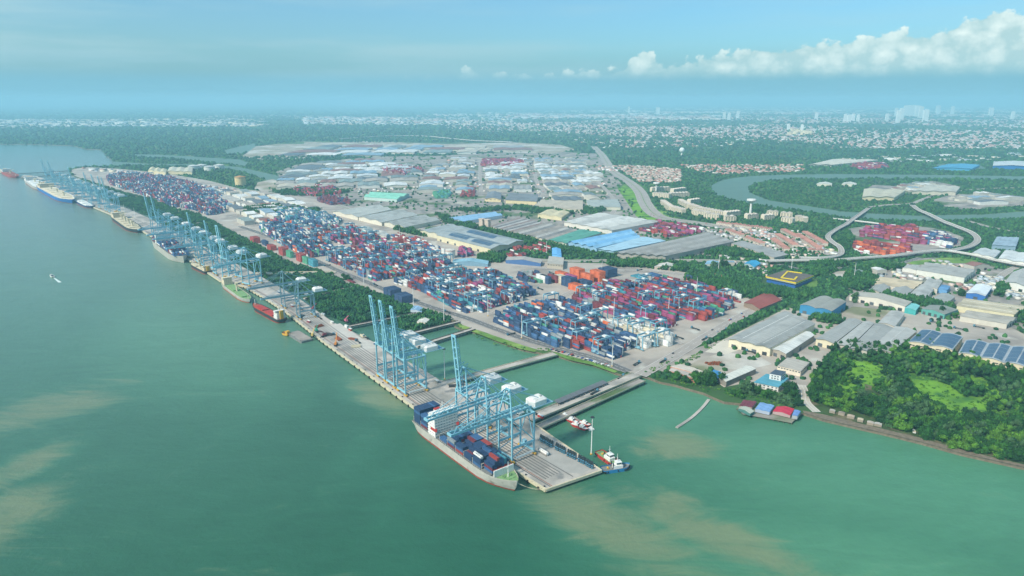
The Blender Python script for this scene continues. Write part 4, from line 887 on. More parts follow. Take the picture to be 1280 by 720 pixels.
# ================= SMALL CRAFT =================
def make_tug(label, hullc, housec, px0, px1, L_=27, name='tugboat'):
    S = ship_root(label, 'tugboat', name); q = MB(); B_ = 9.5; rail = hull_mesh(q, L_, B_, 2.4, bulwark=1.0, sheer=1.4, stern_w=.7, red_z=.6); q.build('hull', [hullc, hullc], S)
    q = MB(); deck_mesh(q, rail); q.build('deck', M_green if hullc is M_red else M_decks, S)
    q = MB(); q.box((L_*.55, 0, 4), (9, 6, 3)); q.box((L_*.58, 0, 6.7), (5, 4.6, 2.6)); q.box((L_*.58, 0, 8.2), (5.6, 5.2, .3)); wh_ = q.build('wheelhouse', housec, S)
    q = MB(); q.box((L_*.58+2.55, 0, 7), (.1, 4.2, 1.1)); 
    for s_ in (-1, 1): q.box((L_*.58, s_*2.35, 7), (4.2, .1, 1.1))
    q.build('window', M_glass, wh_)
    for s_ in (-1, 1): q = MB(); q.cyl((L_*.38, s_*2, 3), (L_*.38, s_*2, 8), .7, .6); q.build('exhaust_funnel', M_dark, S)
    q = MB(); q.cyl((L_*.55, 0, 8), (L_*.55, 0, 16), .3, .12); q.bar((L_*.55, -1.5, 12), (L_*.55, 1.5, 12), .2); q.build('mast', M_white, S)
    q = MB()
    for k in range(9):
        i = min(k+1, len(rail)-1)
        for s_ in (-1, 1): q.cyl((rail[i][0], s_*(rail[i][1]+.3), rail[i][2]-.6), (rail[i][0]+.6, s_*(rail[i][1]+.3), rail[i][2]-.6), .8, n=8)
    q.build('tyre_fenders', M_tire, S); q = MB(); q.cyl((L_*.22, -1, 3.2), (L_*.22, 1, 3.2), .9); q.build('winch', M_yel, S); place_px(S, px0, px1); return S
make_tug('red tugboat with white wheelhouse and green aft deck, tied at the pier head', M_red, M_white, (748, 567), (769, 582), 30)
make_tug('blue tugboat with white wheelhouse, outside the red one at the pier head corner', mat('tug_blue', lin('2f7fae'), .5, var=.1), M_white, (752, 590), (778, 586), 27)
def pilot_boat(label, px, L_, head, hm=M_red):
    S = ship_root(label, 'boat', 'pilot_boat'); q = MB(); rail = hull_mesh(q, L_, 5, 1.8, bulwark=.6, sheer=.8, red_z=.4); q.build('hull', [hm, hm], S)
    q = MB(); deck_mesh(q, rail); q.build('deck', M_white, S); q = MB(); q.box((L_*.45, 0, 3), (L_*.36, 3.4, 2.2)); q.box((L_*.42, 0, 4.6), (L_*.2, 2.8, 1.2)); cbn = q.build('cabin', M_white if hm is M_red else M_red, S)
    q = MB(); q.box((L_*.64, 0, 3.2), (.1, 3, 1)); q.build('window', M_glass, cbn); x, y = at(*px); S.location = (x, y, 0); S.rotation_euler = (0, 0, ANG+head); return S
for k, (px, w_) in enumerate([((700, 520), 'closest to the trestle in the cluster'), ((708, 525), 'second from the trestle in the cluster'), ((714, 531), 'third from the trestle in the cluster'), ((721, 534), 'outer end of the cluster, lowest one'), ((724, 529), 'outer end of the cluster, next to the white float')]):
    pilot_boat('small red and white pilot boat, '+w_, px, 14, math.pi+.25)
def pontoon(label, a, b, w, m, z=1.0, name='pontoon', cat='pontoon'):
    P, Q_ = Vector(at(*a, z)), Vector(at(*b, z)); d = Q_-P; r = empty(name, (P.x, P.y, 0), math.atan2(d.y, d.x)); tag(r, label, cat); KIDS[r.name] = []; n = max(1, int(d.length/9)); q = MB()
    for k in range(n): q.box(((k+.5)*d.length/n, 0, z/2), (d.length/n-.25, w, z))
    q.build('float', m, r); q = MB()
    for s_ in (-1, 1): q.bar((0, s_*w*.47, z+.5), (d.length, s_*w*.47, z+.5), .12)
    for k in range(2*n):
        for s_ in (-1, 1): q.box(((k+.5)*d.length/n/2, s_*w*.47, z+.25), (.12, .12, .5))
    q.build('handrail', M_dark, r); return r
pontoon('grey float between the pilot boats and the wide trestle', (704, 513), (736, 534), 4, M_pave2)
pontoon('white float at the outer end of the pilot boat cluster', (733, 531), (740, 537), 6, M_white)
# curved floating walkway off the shore
wp = smooth([Vector(at(x, y, 1)) for x, y in [(886, 499), (878, 509), (864, 522), (846, 534)]], 8); L, Rr = ribbon_pts(wp, 3.2)
r = empty('floating_walkway', (wp[0].x, wp[0].y, 0)); tag(r, 'thin pale floating walkway curving out from the shore', 'walkway'); KIDS[r.name] = []
for i in range(0, len(wp)-1):
    q = MB(); q.prism([(p.x-wp[0].x, p.y-wp[0].y) for p in (L[i], L[i+1], Rr[i+1], Rr[i])], -.3, 1.0); q.build('float_section', M_deck, r)
# barge and yellow workboat
r = empty('barge', (0, 0, 0)); tag(r, 'flat grey barge lying off the wharf beside the yellow workboat', 'barge'); KIDS[r.name] = []
q = MB(); q.prism([(0, -8), (2, -9), (46, -9), (48, -8), (48, 8), (46, 9), (2, 9), (0, 8)], -1, 2.8); q.build('hull', M_decks, r); q = MB(); q.box((24, 0, 3.0), (42, 15, .3)); q.build('deck', M_pave2, r)
q = MB()
for x in (3, 24, 45):
    for s_ in (-1, 1): q.cyl((x, s_*8, 2.8), (x, s_*8, 3.8), .4, n=8)
q.build('bollards', M_dark, r); place_px(r, (384, 426), (364, 414), 2)
S = ship_root('small yellow workboat beside the flat grey barge', 'boat', 'workboat'); q = MB(); rail = hull_mesh(q, 16, 9, 2.2, red_z=.5, sheer=.5); q.build('hull', [M_yel, M_dark], S); q = MB(); deck_mesh(q, rail); q.build('deck', M_rust, S); q = MB(); q.box((6, 0, 4.2), (5, 5, 4)); q.build('cabin', M_yel, S); q = MB(); q.box((8.55, 0, 5), (.1, 4, 1)); q.build('window', M_glass, S); place_px(S, (363, 420), (353, 417))
S = ship_root('tiny white speedboat alone on open water trailing a wake', 'boat', 'speedboat'); q = MB(); rail = hull_mesh(q, 13, 4, 1.4, red_z=.3, sheer=.6); q.build('hull', [M_white, M_white], S); q = MB(); deck_mesh(q, rail); q.build('deck', M_white, S); q = MB(); q.box((6, 0, 2.4), (4, 2.4, 1.6)); q.build('cabin', M_glass, S); place_px(S, (67, 347), (62, 343.5), fit=18)
a, b = Vector(at(67, 347)), Vector(at(75, 353)); d = (b-a).normalized(); n_ = Vector((-d.y, d.x)); q = MB(); q.add([(*(a-n_*.8), .05), (*(b-n_*2.6), .05), (*(b+n_*2.6), .05), (*(a+n_*.8), .05)], [(0, 1, 2, 3)])
tag(q.build('wake', mat('foam', lin('cfdcd4'), .8, var=.2, scale=.3)), kind='structure')
# rope from bow to pier
for k, (yy) in enumerate((.2, -.6)):
    q = MB(); p0 = Vector((*on_ship(SL-3, yy), SD+1)); p1 = Vector((*uv(-2+4*k, 1.5), 4.6)); prev = p0
    for i in range(1, 9): t = i/8; c = p0.lerp(p1, t)-Vector((0, 0, 3*math.sin(math.pi*t))); q.bar(prev, c, .18); prev = c
    tag(q.build('mooring_rope', M_cop), 'mooring rope from the container ship bow, '+('outer' if k else 'inner')+' of the pair', 'rope', 'mooring ropes at the bow')

# ================= PIER HEAD VEHICLES =================
def make_trailer():
    r = empty('trailer_chassis', (0, 0, 0)); KIDS[r.name] = []
    q = MB()
    for y in (-.5, .5): q.box((0, y, 1.25), (12.2, .22, .4))
    for x in range(-6, 7, 2): q.box((x, 0, 1.3), (.25, 2.4, .25))
    q.build('frame', M_dark, r)
    for x in (-4.9, -3.6): q = MB(); q.cyl((x, -1.2, .55), (x, 1.2, .55), .52, n=10); q.build('wheel', M_tire, r)
    q = MB(); q.box((5.2, 0, .65), (.3, 1.8, 1.2)); q.build('landing_leg', M_dark, r)
    q = MB(); q.box((7.6, 0, 1.9), (2.2, 2.3, 2.5)); q.box((6.9, 0, .9), (4.4, 1.6, .6)); cb_ = q.build('tractor_cab', mat('cab_blue', lin('4f7f90'), .5, var=.1), r)
    q = MB(); q.box((8.72, 0, 2.4), (.06, 1.9, .9)); q.build('windscreen', M_glass, cb_)
    q = MB(); q.box((0, 0, 1.5), (11.8, 2.2, .12)); q.build('bed', mat('trailer_bed', lin('333b3a'), .8, var=.2), r)
    for x in (8, 5.9): q = MB(); q.cyl((x, -1.15, .5), (x, 1.15, .5), .5, n=10); q.build('wheel', M_tire, r)
    return r
tr = make_trailer(); k = 0; TRAZ = R(-98)
ta, tb = Vector(at(675.5, 547.5, 4)), Vector(at(740, 581.5, 4)); cnt = 26
for i in range(cnt):
    if i in (7, 13, 18): continue
    o = copy_tree(tr) if k else tr; t = i/(cnt-1); p = ta.lerp(tb, t)+Vector((VX, VY))*(rr.random()-.5)*.8; o.scale = (.82, .72, 1.0); o.location = (p.x, p.y, 4.05); o.rotation_euler = (0, 0, TRAZ+rr.uniform(-.04, .04))
    tag(o, f'parked terminal tractor with dark trailer, {ORD[k]} in the row from the crane end', 'tractor', 'parked trailers in a row on the pier head'); k += 1
# small loads and machines along the wharf
tru = make_trailer(); _k = KIDS[tru.name]; tru.name = 'truck'; KIDS[tru.name] = _k
def make_car(col, name='parked_car'):
    r = empty(name, (0, 0, 0)); KIDS[r.name] = []; q = MB(); m = mat('car_'+col, lin(col), .35, var=.05)
    q.prism([(-2.2, -.85), (2.0, -.85), (2.25, -.6), (2.25, .6), (2.0, .85), (-2.2, .85)], .35, .95, bottom=True); q.add([(-1.7, -.78, .95), (1.1, -.78, .95), (1.1, .78, .95), (-1.7, .78, .95), (-1.2, -.66, 1.5), (.4, -.66, 1.5), (.4, .66, 1.5), (-1.2, .66, 1.5)], [(4, 5, 6, 7), (0, 1, 5, 4), (1, 2, 6, 5), (2, 3, 7, 6), (3, 0, 4, 7)]); q.build('body', m, r)
    for x in (-1.35, 1.4): q = MB(); q.cyl((x, -.9, .35), (x, .9, .35), .34, n=8); q.build('wheel', M_tire, r)
    q = MB(); q.add([(1.12, -.7, .97), (1.12, .7, .97), (.43, .6, 1.48), (.43, -.6, 1.48)], [(0, 1, 2, 3)]); q.build('windscreen', M_glass, r); return r
TR_PX = [((458, 423), 'under the raised cranes end of the wharf'), ((448, 428), 'crossing the pale slab'), ((420, 420), 'by the green machine'), ((400, 398), 'behind the two old cranes'), ((378, 388), 'under the old cranes'), ((742, 500-8), 'on the wide trestle'), ((640, 531), 'under the pier head cranes'), ((600, 505), 'beneath the lowered booms'), ((668, 517), 'at the trestle foot'), ((322, 352), 'beside the green-decked cargo ship'),
  ((775, 472), 'at the head of the trestle'), ((828, 452), 'on the port road by the pier'), ((905, 413), 'on the port road by the long grey warehouse'), ((795, 455), 'on the yard corner apron'), ((880, 424), 'near the open end of the port road')]
for i, (p, w_) in enumerate(TR_PX):
    o = tru if i == 0 else copy_tree(tru); x, y = at(*p, 4.2); o.location = (x, y, 4.4 if i in (5, 8) else 4.05 if i < 10 and i != 5 else 3.7); o.rotation_euler = (0, 0, ANG if i < 10 and i != 5 else R(50)); tag(o, 'terminal tractor and trailer '+w_, 'truck')
CARN = {}
carp = [make_car(c) for c in ('e8e6e0', '3b4148', 'b03a30', '9aa0a4', '3a5f96')]; cc = 0
def put_car(p, z, rz, where):
    global cc
    src = carp[cc % 5] if cc < 5 else None
    o = carp[cc] if cc < 5 else copy_tree(carp[cc % 5]); names = ['white', 'dark grey', 'red', 'silver', 'blue']
    x, y = p; o.location = (x, y, z); o.rotation_euler = (0, 0, rz); CARN[where] = CARN.get(where, 0)+1; tag(o, f'{names[cc%5]} car {where}, {ORD[CARN[where]-1]} along', 'car', f'cars {where}'); cc += 1
rc = random.Random(5)
for i in range(26):
    a = Vector(at(700, 441)); t = rc.random(); p = Vector(at(690, 437, 3)).lerp(Vector(at(762, 458, 3)), t); put_car((p.x+rc.uniform(-2, 2), p.y+rc.uniform(-2, 2)), 3.3, R(37)+rc.uniform(-.1, .1), 'parked along the basin edge below the yard')
for i in range(30):
    s_, w_ = ROADS[3] if i < 18 else ROADS[0]; j = rc.randrange(5, len(s_)-3); p = s_[j]; d = (s_[j+1]-p).normalized(); sd = rc.choice((-1, 1)); n = Vector((-d.y, d.x)); pp = p+n*sd*w_*.25+d*rc.uniform(0, 15)
    put_car((pp.x, pp.y), 3.62, math.atan2(d.y, d.x), 'driving on the expressway' if i < 18 else 'driving on the port road beside the yard')
# quay-side machines
def mobile_crane(label, px, col, h=16, z=4.0):
    r = empty('mobile_crane', (0, 0, 0)); tag(r, label, 'crane'); KIDS[r.name] = []; m = mat('machine_'+col, lin(col), .55, var=.12); q = MB(); q.box((0, 0, 1.6), (9, 3, 1.2)); q.build('chassis', M_dark, r)
    for x in (-3.4, -1.6, 1.6, 3.4): q = MB(); q.cyl((x, -1.6, .8), (x, 1.6, .8), .78, n=10); q.build('wheel', M_tire, r)
    q = MB(); q.box((-1, 0, 3.6), (5, 2.8, 2.6)); q.box((2, .8, 3.4), (1.6, 1.4, 2)); q.build('cab', m, r); q = MB(); q.bar((-2, -.4, 4.6), (7, -.4, h), .9, 1.0); q.build('jib', m, r); x, y = at(*px, z); r.location = (x, y, z+.05); r.rotation_euler = (0, 0, ANG+rc.uniform(0, 6)); return r
mobile_crane('orange mobile crane on the wharf beside the pale slab', (420, 432), 'd98a3a')
mobile_crane('teal green hopper crane on the wharf between the old cranes and the pale slab', (396, 415), '35a383', 12)
mobile_crane('yellow mobile crane at the quay edge by the green machine', (391, 421), 'd0b060', 10)
mobile_crane('maroon mobile crane just behind the green machine', (405, 421), '8c3a45', 11)
mobile_crane('pinkish mobile crane at the mangrove edge of the wharf', (433, 403), 'c96a80', 12)
mobile_crane('red mobile crane at the mangrove corner behind the old cranes', (392, 387), 'b24848', 8)

# site huts, pipe bundles and slabs lying about the working part of the wharf
def site_hut(label, px, col, rz):
    x, y = at(*px, 4); r = empty('site_hut', (x, y, 4.05), rz); tag(r, label, 'hut', 'site huts on the wharf'); KIDS[r.name] = []; q = MB(); q.box((0, 0, 1.4), (7, 2.6, 2.8)); w_ = q.build('wall', mat('hut_'+col, lin(col), .7, var=.1), r); q = MB(); q.box((0, 0, 2.95), (7.4, 3.0, .2)); q.build('roof', M_white, r); q = MB(); q.box((1.5, -1.33, 1.2), (1, .08, 2.1)); q.build('door', M_dark, r); q = MB(); q.box((-1.5, -1.33, 1.7), (1.4, .08, .9)); q.build('window', M_glass, r)
def pile_of(name, label, cat, px, m, rz, L_, n_, rad):
    x, y = at(*px, 4); q = MB(); rp = random.Random(int(px[0]))
    for k in range(n_):
        yy = (k % 6)*rad*2.1; zz = (k//6)*rad*1.9+rad; q.cyl((-L_/2+rp.uniform(-.5, .5), yy, zz), (L_/2, yy, zz), rad, n=8)
    o = q.build(name, m, None, (x, y, 4.05), rz); tag(o, label, cat, 'bundles lying on the wharf')
HUT = [((433, 409), 'd8d4ca', 'white site hut by the mangrove edge of the wharf'), ((438, 413), 'b0483e', 'red site hut by the mangrove edge of the wharf'), ((404, 394), 'd8d4ca', 'white site hut behind the two old cranes'), ((415, 404), 'c9c6bc', 'pale grey site hut near the pale slab'), ((470, 431), '46617c', 'blue site hut at the far side of the pale slab'), ((386, 403), '8a3f46', 'maroon site hut between the old cranes and the green machine'), ((365, 383), 'b0483e', 'red site hut under the old cranes'), ((349, 366), '46617c', 'blue site hut near the causeway of the old cranes'), ((546, 478), '8a8a84', 'grey site hut at the inner corner by the basin'), ((676, 522), 'b83a34', 'red site hut at the foot of the wide trestle')]
for p, c, lb in HUT: site_hut(lb, p, c, ANG+.1*(p[0] % 3))
PIL = [((425, 424), M_rust, 'rusty pipe bundle beside the orange mobile crane'), ((412, 418), M_dark, 'dark pipe bundle beside the maroon mobile crane'), ((445, 433), M_cop, 'pale timber bundle on the worn slab edge'), ((398, 408), M_rust, 'rusty pipe bundle behind the green machine'), ((375, 396), M_dark, 'dark pipe bundle on the quay side of the old cranes'), ((452, 421), M_cop, 'pale timber bundle near the causeway to the raised cranes'), ((440, 425), M_rust, 'rusty pipe bundle in the middle of the pale slab'), ((568, 484), M_dark, 'dark pipe bundle behind the raised crane at the pier'), ((575, 483), M_rail, 'grey girder bundle behind the raised crane at the pier')]
for k, (p, m_, lb) in enumerate(PIL): pile_of('pipe_bundle', lb, 'pipe bundle', p, m_, ANG+.6*k, 12, 14, .45)
TRK = [((690, 342), 'in the open lane by the grey stacks'), ((676, 362), 'in the cross lane above the near yard'), ((733, 383), 'in the lane between the near blocks'), ((790, 411), 'in the lane between the near blocks, towards the pier'), ((870, 412), 'on the open apron by the port road'), ((850, 423), 'on the open apron beside the white block'), ((640, 418), 'on the yard front road above the basin'), ((560, 391), 'on the yard front road by the white hut'), ((470, 357), 'on the yard front road by the raised booms'), ((410, 332), 'on the yard front road by the mangroves'), ((700, 331), 'on the wide apron behind the yard'), ((800, 338), 'on the back lane below the estate road'), ((1000, 402), 'in front of the grey multi-bay warehouse flank'), ((1200, 412), 'on the concrete yard behind the solar roofs'), ((1170, 404), 'on the concrete yard beside the turquoise building'), ((1225, 410), 'on the concrete yard at the east end'), ((940, 441), 'outside the cream gable doors'), ((1110, 382), 'beside the narrow pale warehouse')]
for p, w_ in TRK: o = copy_tree(tru); x, y = at(*p, 3.4); o.location = (x, y, 3.65); o.rotation_euler = (0, 0, ANG+random.choice((0, 0, 1.57))); tag(o, 'terminal truck and trailer '+w_, 'truck')

# ================= CONTAINER YARDS =================
# block polygons in the photo (ground level), palette weights, tiers, stacks kept individually
NAVY = dict(navy=10, blue=6, red=1.6, maroon=1.8, white=2.2, grey=1, green=.5, magenta=.5, teal=1, orange=.6)
MAG = dict(navy=4, blue=3, red=4, maroon=5, white=1.5, magenta=3.5, green=.8, teal=1, grey=.8)
MIX = dict(navy=8, blue=5, red=3.5, maroon=3, white=2.6, magenta=1.4, grey=1, green=.5, teal=1.2)
WHI = dict(white=12, cream=4, grey=.6, blue=.3)
RED = dict(red=6, orange=3, maroon=2, magenta=.6, white=.8)
PNK = dict(maroon=4, magenta=4, red=4, white=1, navy=1)
BLOCKS = [
 ('in the near yard block above the two basins', [(613, 401), (650, 417), (696, 435), (720, 437), (765, 450), (779, 446), (797, 438), (800, 425), (770, 418), (748, 412), (760, 405), (742, 394), (705, 378), (690, 378), (655, 386), (632, 391)], NAVY, 4.2, 0),
 ('in the white block at the near yard end', [(748, 412), (765, 403), (790, 408), (815, 416), (840, 424), (843, 431), (825, 436), (800, 438), (800, 425), (770, 418)], WHI, 3.6, 0),
 ('in the maroon and magenta block beyond the near yard', [(712, 374), (728, 366), (745, 360), (765, 356), (790, 355), (830, 352), (850, 352), (880, 363), (905, 374), (922, 386), (905, 394), (880, 402), (868, 402), (850, 397), (845, 407), (835, 414), (820, 416), (785, 402), (745, 386)], MAG, 3.6, 0),
 ('in the middle yard block over the long navy stacks', [(487, 354), (505, 358), (525, 364), (548, 376), (573, 389), (588, 393), (604, 391), (622, 383), (650, 377), (672, 371), (655, 361), (640, 352), (610, 344), (578, 340), (545, 346), (512, 349)], MIX, 4.0, 0),
 ('in the long mixed block left of centre', [(408, 326), (430, 334), (452, 346), (470, 352), (485, 349), (510, 346), (540, 342), (568, 334), (560, 326), (530, 316), (505, 312), (478, 310), (440, 312), (420, 316)], MIX, 3.8, 0),
 ('in the dark block above the coloured empties', [(322, 287), (342, 300), (362, 312), (385, 322), (404, 322), (420, 313), (412, 306), (395, 297), (372, 284), (350, 276), (332, 280)], NAVY, 3.6, 0),
 ('in the magenta block at the top of the yard', [(388, 290), (405, 300), (430, 306), (468, 308), (484, 306), (470, 296), (440, 288), (410, 284)], MAG, 3.4, 0),
 ('in the pale blue block behind the yard', [(345, 272), (362, 278), (395, 284), (420, 284), (428, 276), (405, 270), (375, 264), (352, 266)], dict(blue=5, teal=5, white=4, navy=3, grey=2), 4.2, 0),
 ('in the distant hazy yard beyond the mangroves', [(132, 222), (150, 218), (180, 219), (210, 222), (240, 230), (268, 242), (285, 254), (282, 266), (262, 270), (240, 262), (215, 259), (190, 248), (165, 240), (138, 231)], dict(navy=8, blue=5, maroon=4, magenta=2, red=2, white=3, grey=2, teal=1), 4.0, 0),
 ('in the small row of stacks below the estate road', [(485, 298), (508, 303), (530, 310), (545, 316), (562, 318), (545, 310), (520, 300), (498, 295)], dict(red=4, white=3, maroon=3, blue=2), 2.2, 0),
 ('in the low stacks between the middle and upper yards', [(642, 345), (655, 341), (678, 346), (682, 350), (668, 354), (650, 352)], dict(navy=4, grey=3, maroon=2, green=1), 2.4, 0),
 ('in the sparse trailers by the hedge', [(858, 352), (905, 372), (930, 382), (925, 372), (900, 358), (870, 350)], dict(red=3, white=3, navy=3, maroon=2), 1.4, 0),
 ('in the red container depot by the river bridges', [(1062, 305), (1068, 315), (1090, 320), (1120, 319), (1142, 316), (1138, 311), (1115, 307), (1085, 302)], RED, 3.2, 0),
 ('in the pink rows of the depot by the river bridges', [(1066, 296), (1078, 287), (1105, 283), (1140, 284), (1150, 290), (1165, 298), (1168, 306), (1150, 308), (1120, 301), (1090, 297)], PNK, 3.0, 0),
 ('at the pale east end of the depot by the river bridges', [(1150, 300), (1168, 293), (1190, 298), (1200, 304), (1190, 311), (1160, 313)], dict(white=5, navy=3, magenta=3, blue=2), 4.0, 0),
 ('in the maroon depot behind the big blue roof', [(795, 288), (800, 282), (830, 279), (860, 283), (882, 290), (860, 296), (832, 297), (812, 291)], PNK, 3.0, 0),
 ('in the pink depot by the distant canal', [(365, 237), (385, 233), (410, 233), (428, 239), (425, 245), (395, 246), (370, 243)], PNK, 3.2, 0),
 ('in the pink depot behind the estate sheds', [(478, 212), (490, 208), (525, 210), (530, 215), (510, 219), (480, 218)], PNK, 3.2, 0),
 ('in the purple depot at the top of the estate', [(600, 208), (603, 200), (640, 199), (660, 203), (648, 208), (620, 209)], PNK, 3.4, 0),
 ('in the red depot among the estate streets', [(575, 247), (580, 236), (594, 235), (594, 247), (586, 249)], dict(red=4, maroon=3, green=1), 3.4, 0),
 ('in the container lot behind the blue gate sheds', [(630, 322), (640, 313), (672, 308), (690, 312), (680, 319), (655, 322)], dict(red=4, maroon=4, white=2, navy=1), 2.0, 0),
 ('in the small lot beside the white tank', [(572, 322), (574, 312), (590, 314), (592, 322)], dict(magenta=3, maroon=2, navy=3), 3.0, 0),
 ('in the faint pink depot across the river', [(1062, 210), (1070, 205), (1105, 205), (1112, 210), (1090, 213)], PNK, 3.0, 0),
 ('along the estate road corner', [(395, 251), (405, 247), (435, 250), (440, 255), (415, 257)], dict(maroon=5, navy=2), 2.6, 0),
 ('in the far estate lot by the pond', [(540, 243), (552, 238), (566, 242), (560, 248), (545, 249)], dict(green=5, teal=1), 2.6, 0),
]
EMPT = [((320, 303), 'red', 16, 5), ((333, 306), 'navy', 10, 4), ((341, 312), 'red', 14, 4), ((356, 318), 'red', 15, 6), ((364, 321), 'green', 10, 5), ((378, 326), 'red', 14, 6), ((384, 329), 'green', 8, 5), ((393, 332), 'teal', 12, 5), ((492, 369), 'navy', 22, 5), ((506, 377), 'navy', 22, 5),
        ((703, 353), 'cream', 14, 5), ((715, 352), 'magenta', 10, 5), ((722, 347), 'orange', 16, 7), ((735, 352), 'orange', 12, 6), ((748, 350), 'orange', 18, 7), ((721, 362), 'orange', 16, 4), ((712, 357), 'navy', 16, 6), ((732, 357), 'navy', 14, 4), ((760, 345), 'navy', 26, 6), ((683, 353), 'navy', 10, 5), ((678, 352), 'white', 8, 5), ((673, 352), 'green', 8, 2), ((692, 352), 'maroon', 6, 5), ((703, 343), 'orange', 14, 2), ((499, 306), 'red', 18, 6), ((440, 372-20), 'maroon', 6, 1), ((885, 377), 'orange', 12, 3), ((838, 360), 'green', 20, 2), ((800, 346), 'teal', 22, 1), ((818, 344), 'blue', 20, 1), ((900, 345), 'red', 6, 1)]
UD = np.array([UX, UY]); VD = np.array([VX, VY])
allc = []   # (x, y, z, colour index, block index, visible size key)
rtg_spots = []
for bi, (where, px, pal, tiers, _) in enumerate(BLOCKS):
    wpts = W(px, 3.3); q_ = [to_uv(p) for p in wpts]; us = [a for a, b in q_]; vs__ = [b for a, b in q_]
    keys = list(pal); wts = np.array([pal[k] for k in keys]); wts = wts/wts.sum(); idx = [KN.index(k) for k in keys]
    ug = np.arange(min(us)+6, max(us)-5, 12.75); v0 = min(vs__)+1.5; rows = []; v = v0; c = 0
    while v < max(vs__)-1: rows.append(v); c += 1; v += 2.62 if c % 8 else 9.5
    dom = RNG.choice(idx, size=(len(ug)//2+2, len(rows)//3+2), p=wts)
    for i, u in enumerate(ug):
        for j, v in enumerate(rows):
            ok = inside([u-5, u+5], [v, v], q_)
            if not ok.all(): continue
            if i % 9 == 8 and len(ug) > 20: continue
            hcl = tiers+1.3*math.sin(u*.06+bi)*math.cos(v*.05)+RNG.normal()*1.0
            h = int(max(0, min(6, round(hcl))))
            if RNG.random() < .05: h = 0
            if bi in (12, 13, 14, 15, 16, 17, 18, 19, 20) and math.sin(u*.09+bi*2)+math.sin(v*.07+u*.03)+RNG.normal()*.5 < -.15: h = 0
            p = uv(u, v)
            for t in range(h):
                ci = dom[i//2, j//3] if RNG.random() < .62 else RNG.choice(idx, p=wts)
                allc.append((p[0], p[1], 3.35+t*2.62, ci, bi, t == h-1))
    area = (max(us)-min(us))*(max(vs__)-min(vs__))
    if bi in (0, 1, 2, 3, 4, 5, 6, 7, 8):
        nr = {0: 9, 1: 7, 2: 11, 3: 18, 4: 18, 5: 10, 6: 8, 7: 6, 8: 16}[bi]; lanes = [rows[k] for k in range(0, len(rows), 8)]; tries = 0; got = 0
        while got < nr and tries < 4000:
            tries += 1; u = random.uniform(min(us), max(us)); v = random.choice(lanes)+9.2
            if inside([u-6, u+6], [v, v], q_).all() and all(abs(u-a)+abs(v-b)*2 > 24 for a, b, _b in rtg_spots): rtg_spots.append((u, v, bi)); got += 1
    for k in range(0): pass
# the containers that show largest: highest projected size, from the front of the near block
arr = np.array([(a[0], a[1], a[2]) for a in allc]); dist = np.hypot(arr[:, 0], arr[:, 1]); ti = np.array([a[5] for a in allc])
score = dist-ti*60; order = np.argsort(score); keep = set(order[:max(0, 298-CNT['n'])].tolist())
FRONTS = ['topmost of its stack', 'inside a stack']
TIERN = {}
for k in sorted(keep, key=lambda k: (to_uv(allc[k][:2])[0], allc[k][1])):
    x, y, z, ci, bi, top = allc[k]; w_ = BLOCKS[bi][0]; t = int(round((z-3.35)/2.62)); kk = (ci, t); TIERN[kk] = TIERN.get(kk, 0)+1
    container(KN[ci], x, y, z, ANG, f'on the {ORD[t]} tier in the near yard block, {ORD[TIERN[kk]-1]} from the pier end')
rest = [i for i in range(len(allc)) if i not in keep]
C = np.array([(allc[i][0], allc[i][1], allc[i][2]) for i in rest]); n = len(C)
col = PLIN[np.array([allc[i][3] for i in rest])]*RNG.uniform(.75, 1.15, (n, 1))
D = np.tile([CL, CW, CH], (n, 1)); A_ = np.full(n, ANG)
# empties: compact tall stacks in one colour
EX = []; 
for (px, cn, w_, h) in EMPT:
    x, y = at(*px, 3.3); uu, vv = to_uv((x, y))
    for j in range(max(2, int(w_/2.6))):
        for i in range(2):
            for t in range(h): p = uv(uu+(i-.5)*12.6, vv+(j-w_/5.2)*2.6); EX.append((p[0], p[1], 3.35+t*2.62, KN.index(cn)))
# boxes on the far grey ship
rs = random.Random(3)
for b_ in range(14):
    x0 = 8+b_*15 if b_ < 2 else 62+(b_-2)*13.6
    if x0 > 215: break
    hh = rs.choice([2, 3, 4, 5]); cb = rs.choice(['navy', 'navy', 'blue', 'cream', 'maroon', 'navy'])
    for j in range(11):
        for t in range(max(0, hh+rs.choice((-1, 0, 0)))):
            yy = (j-5)*2.6; ca, sa = math.cos(A2), math.sin(A2); EX.append((S2.location.x+x0*ca-yy*sa, S2.location.y+x0*sa+yy*ca, 13+t*2.62, KN.index(cb if rs.random() < .6 else rs.choice(['navy', 'blue', 'white', 'red']))))
EXa = np.array(EX); C = np.vstack([C, EXa[:, :3]]); col = np.vstack([col, PLIN[EXa[:, 3].astype(int)]*RNG.uniform(.85, 1.15, (len(EXa), 1))]); D = np.tile([CL, CW, CH], (len(C), 1)); A_ = np.full(len(C), ANG)
v_, f_, c_ = boxes(C, D, A_, col); o = mass('shipping_containers', v_, f_, M_attr, c_); tag(o, 'thousands of stacked shipping containers of every colour filling the terminal yards', 'containers', kind='stuff')
print('containers', CNT['n'], len(C))

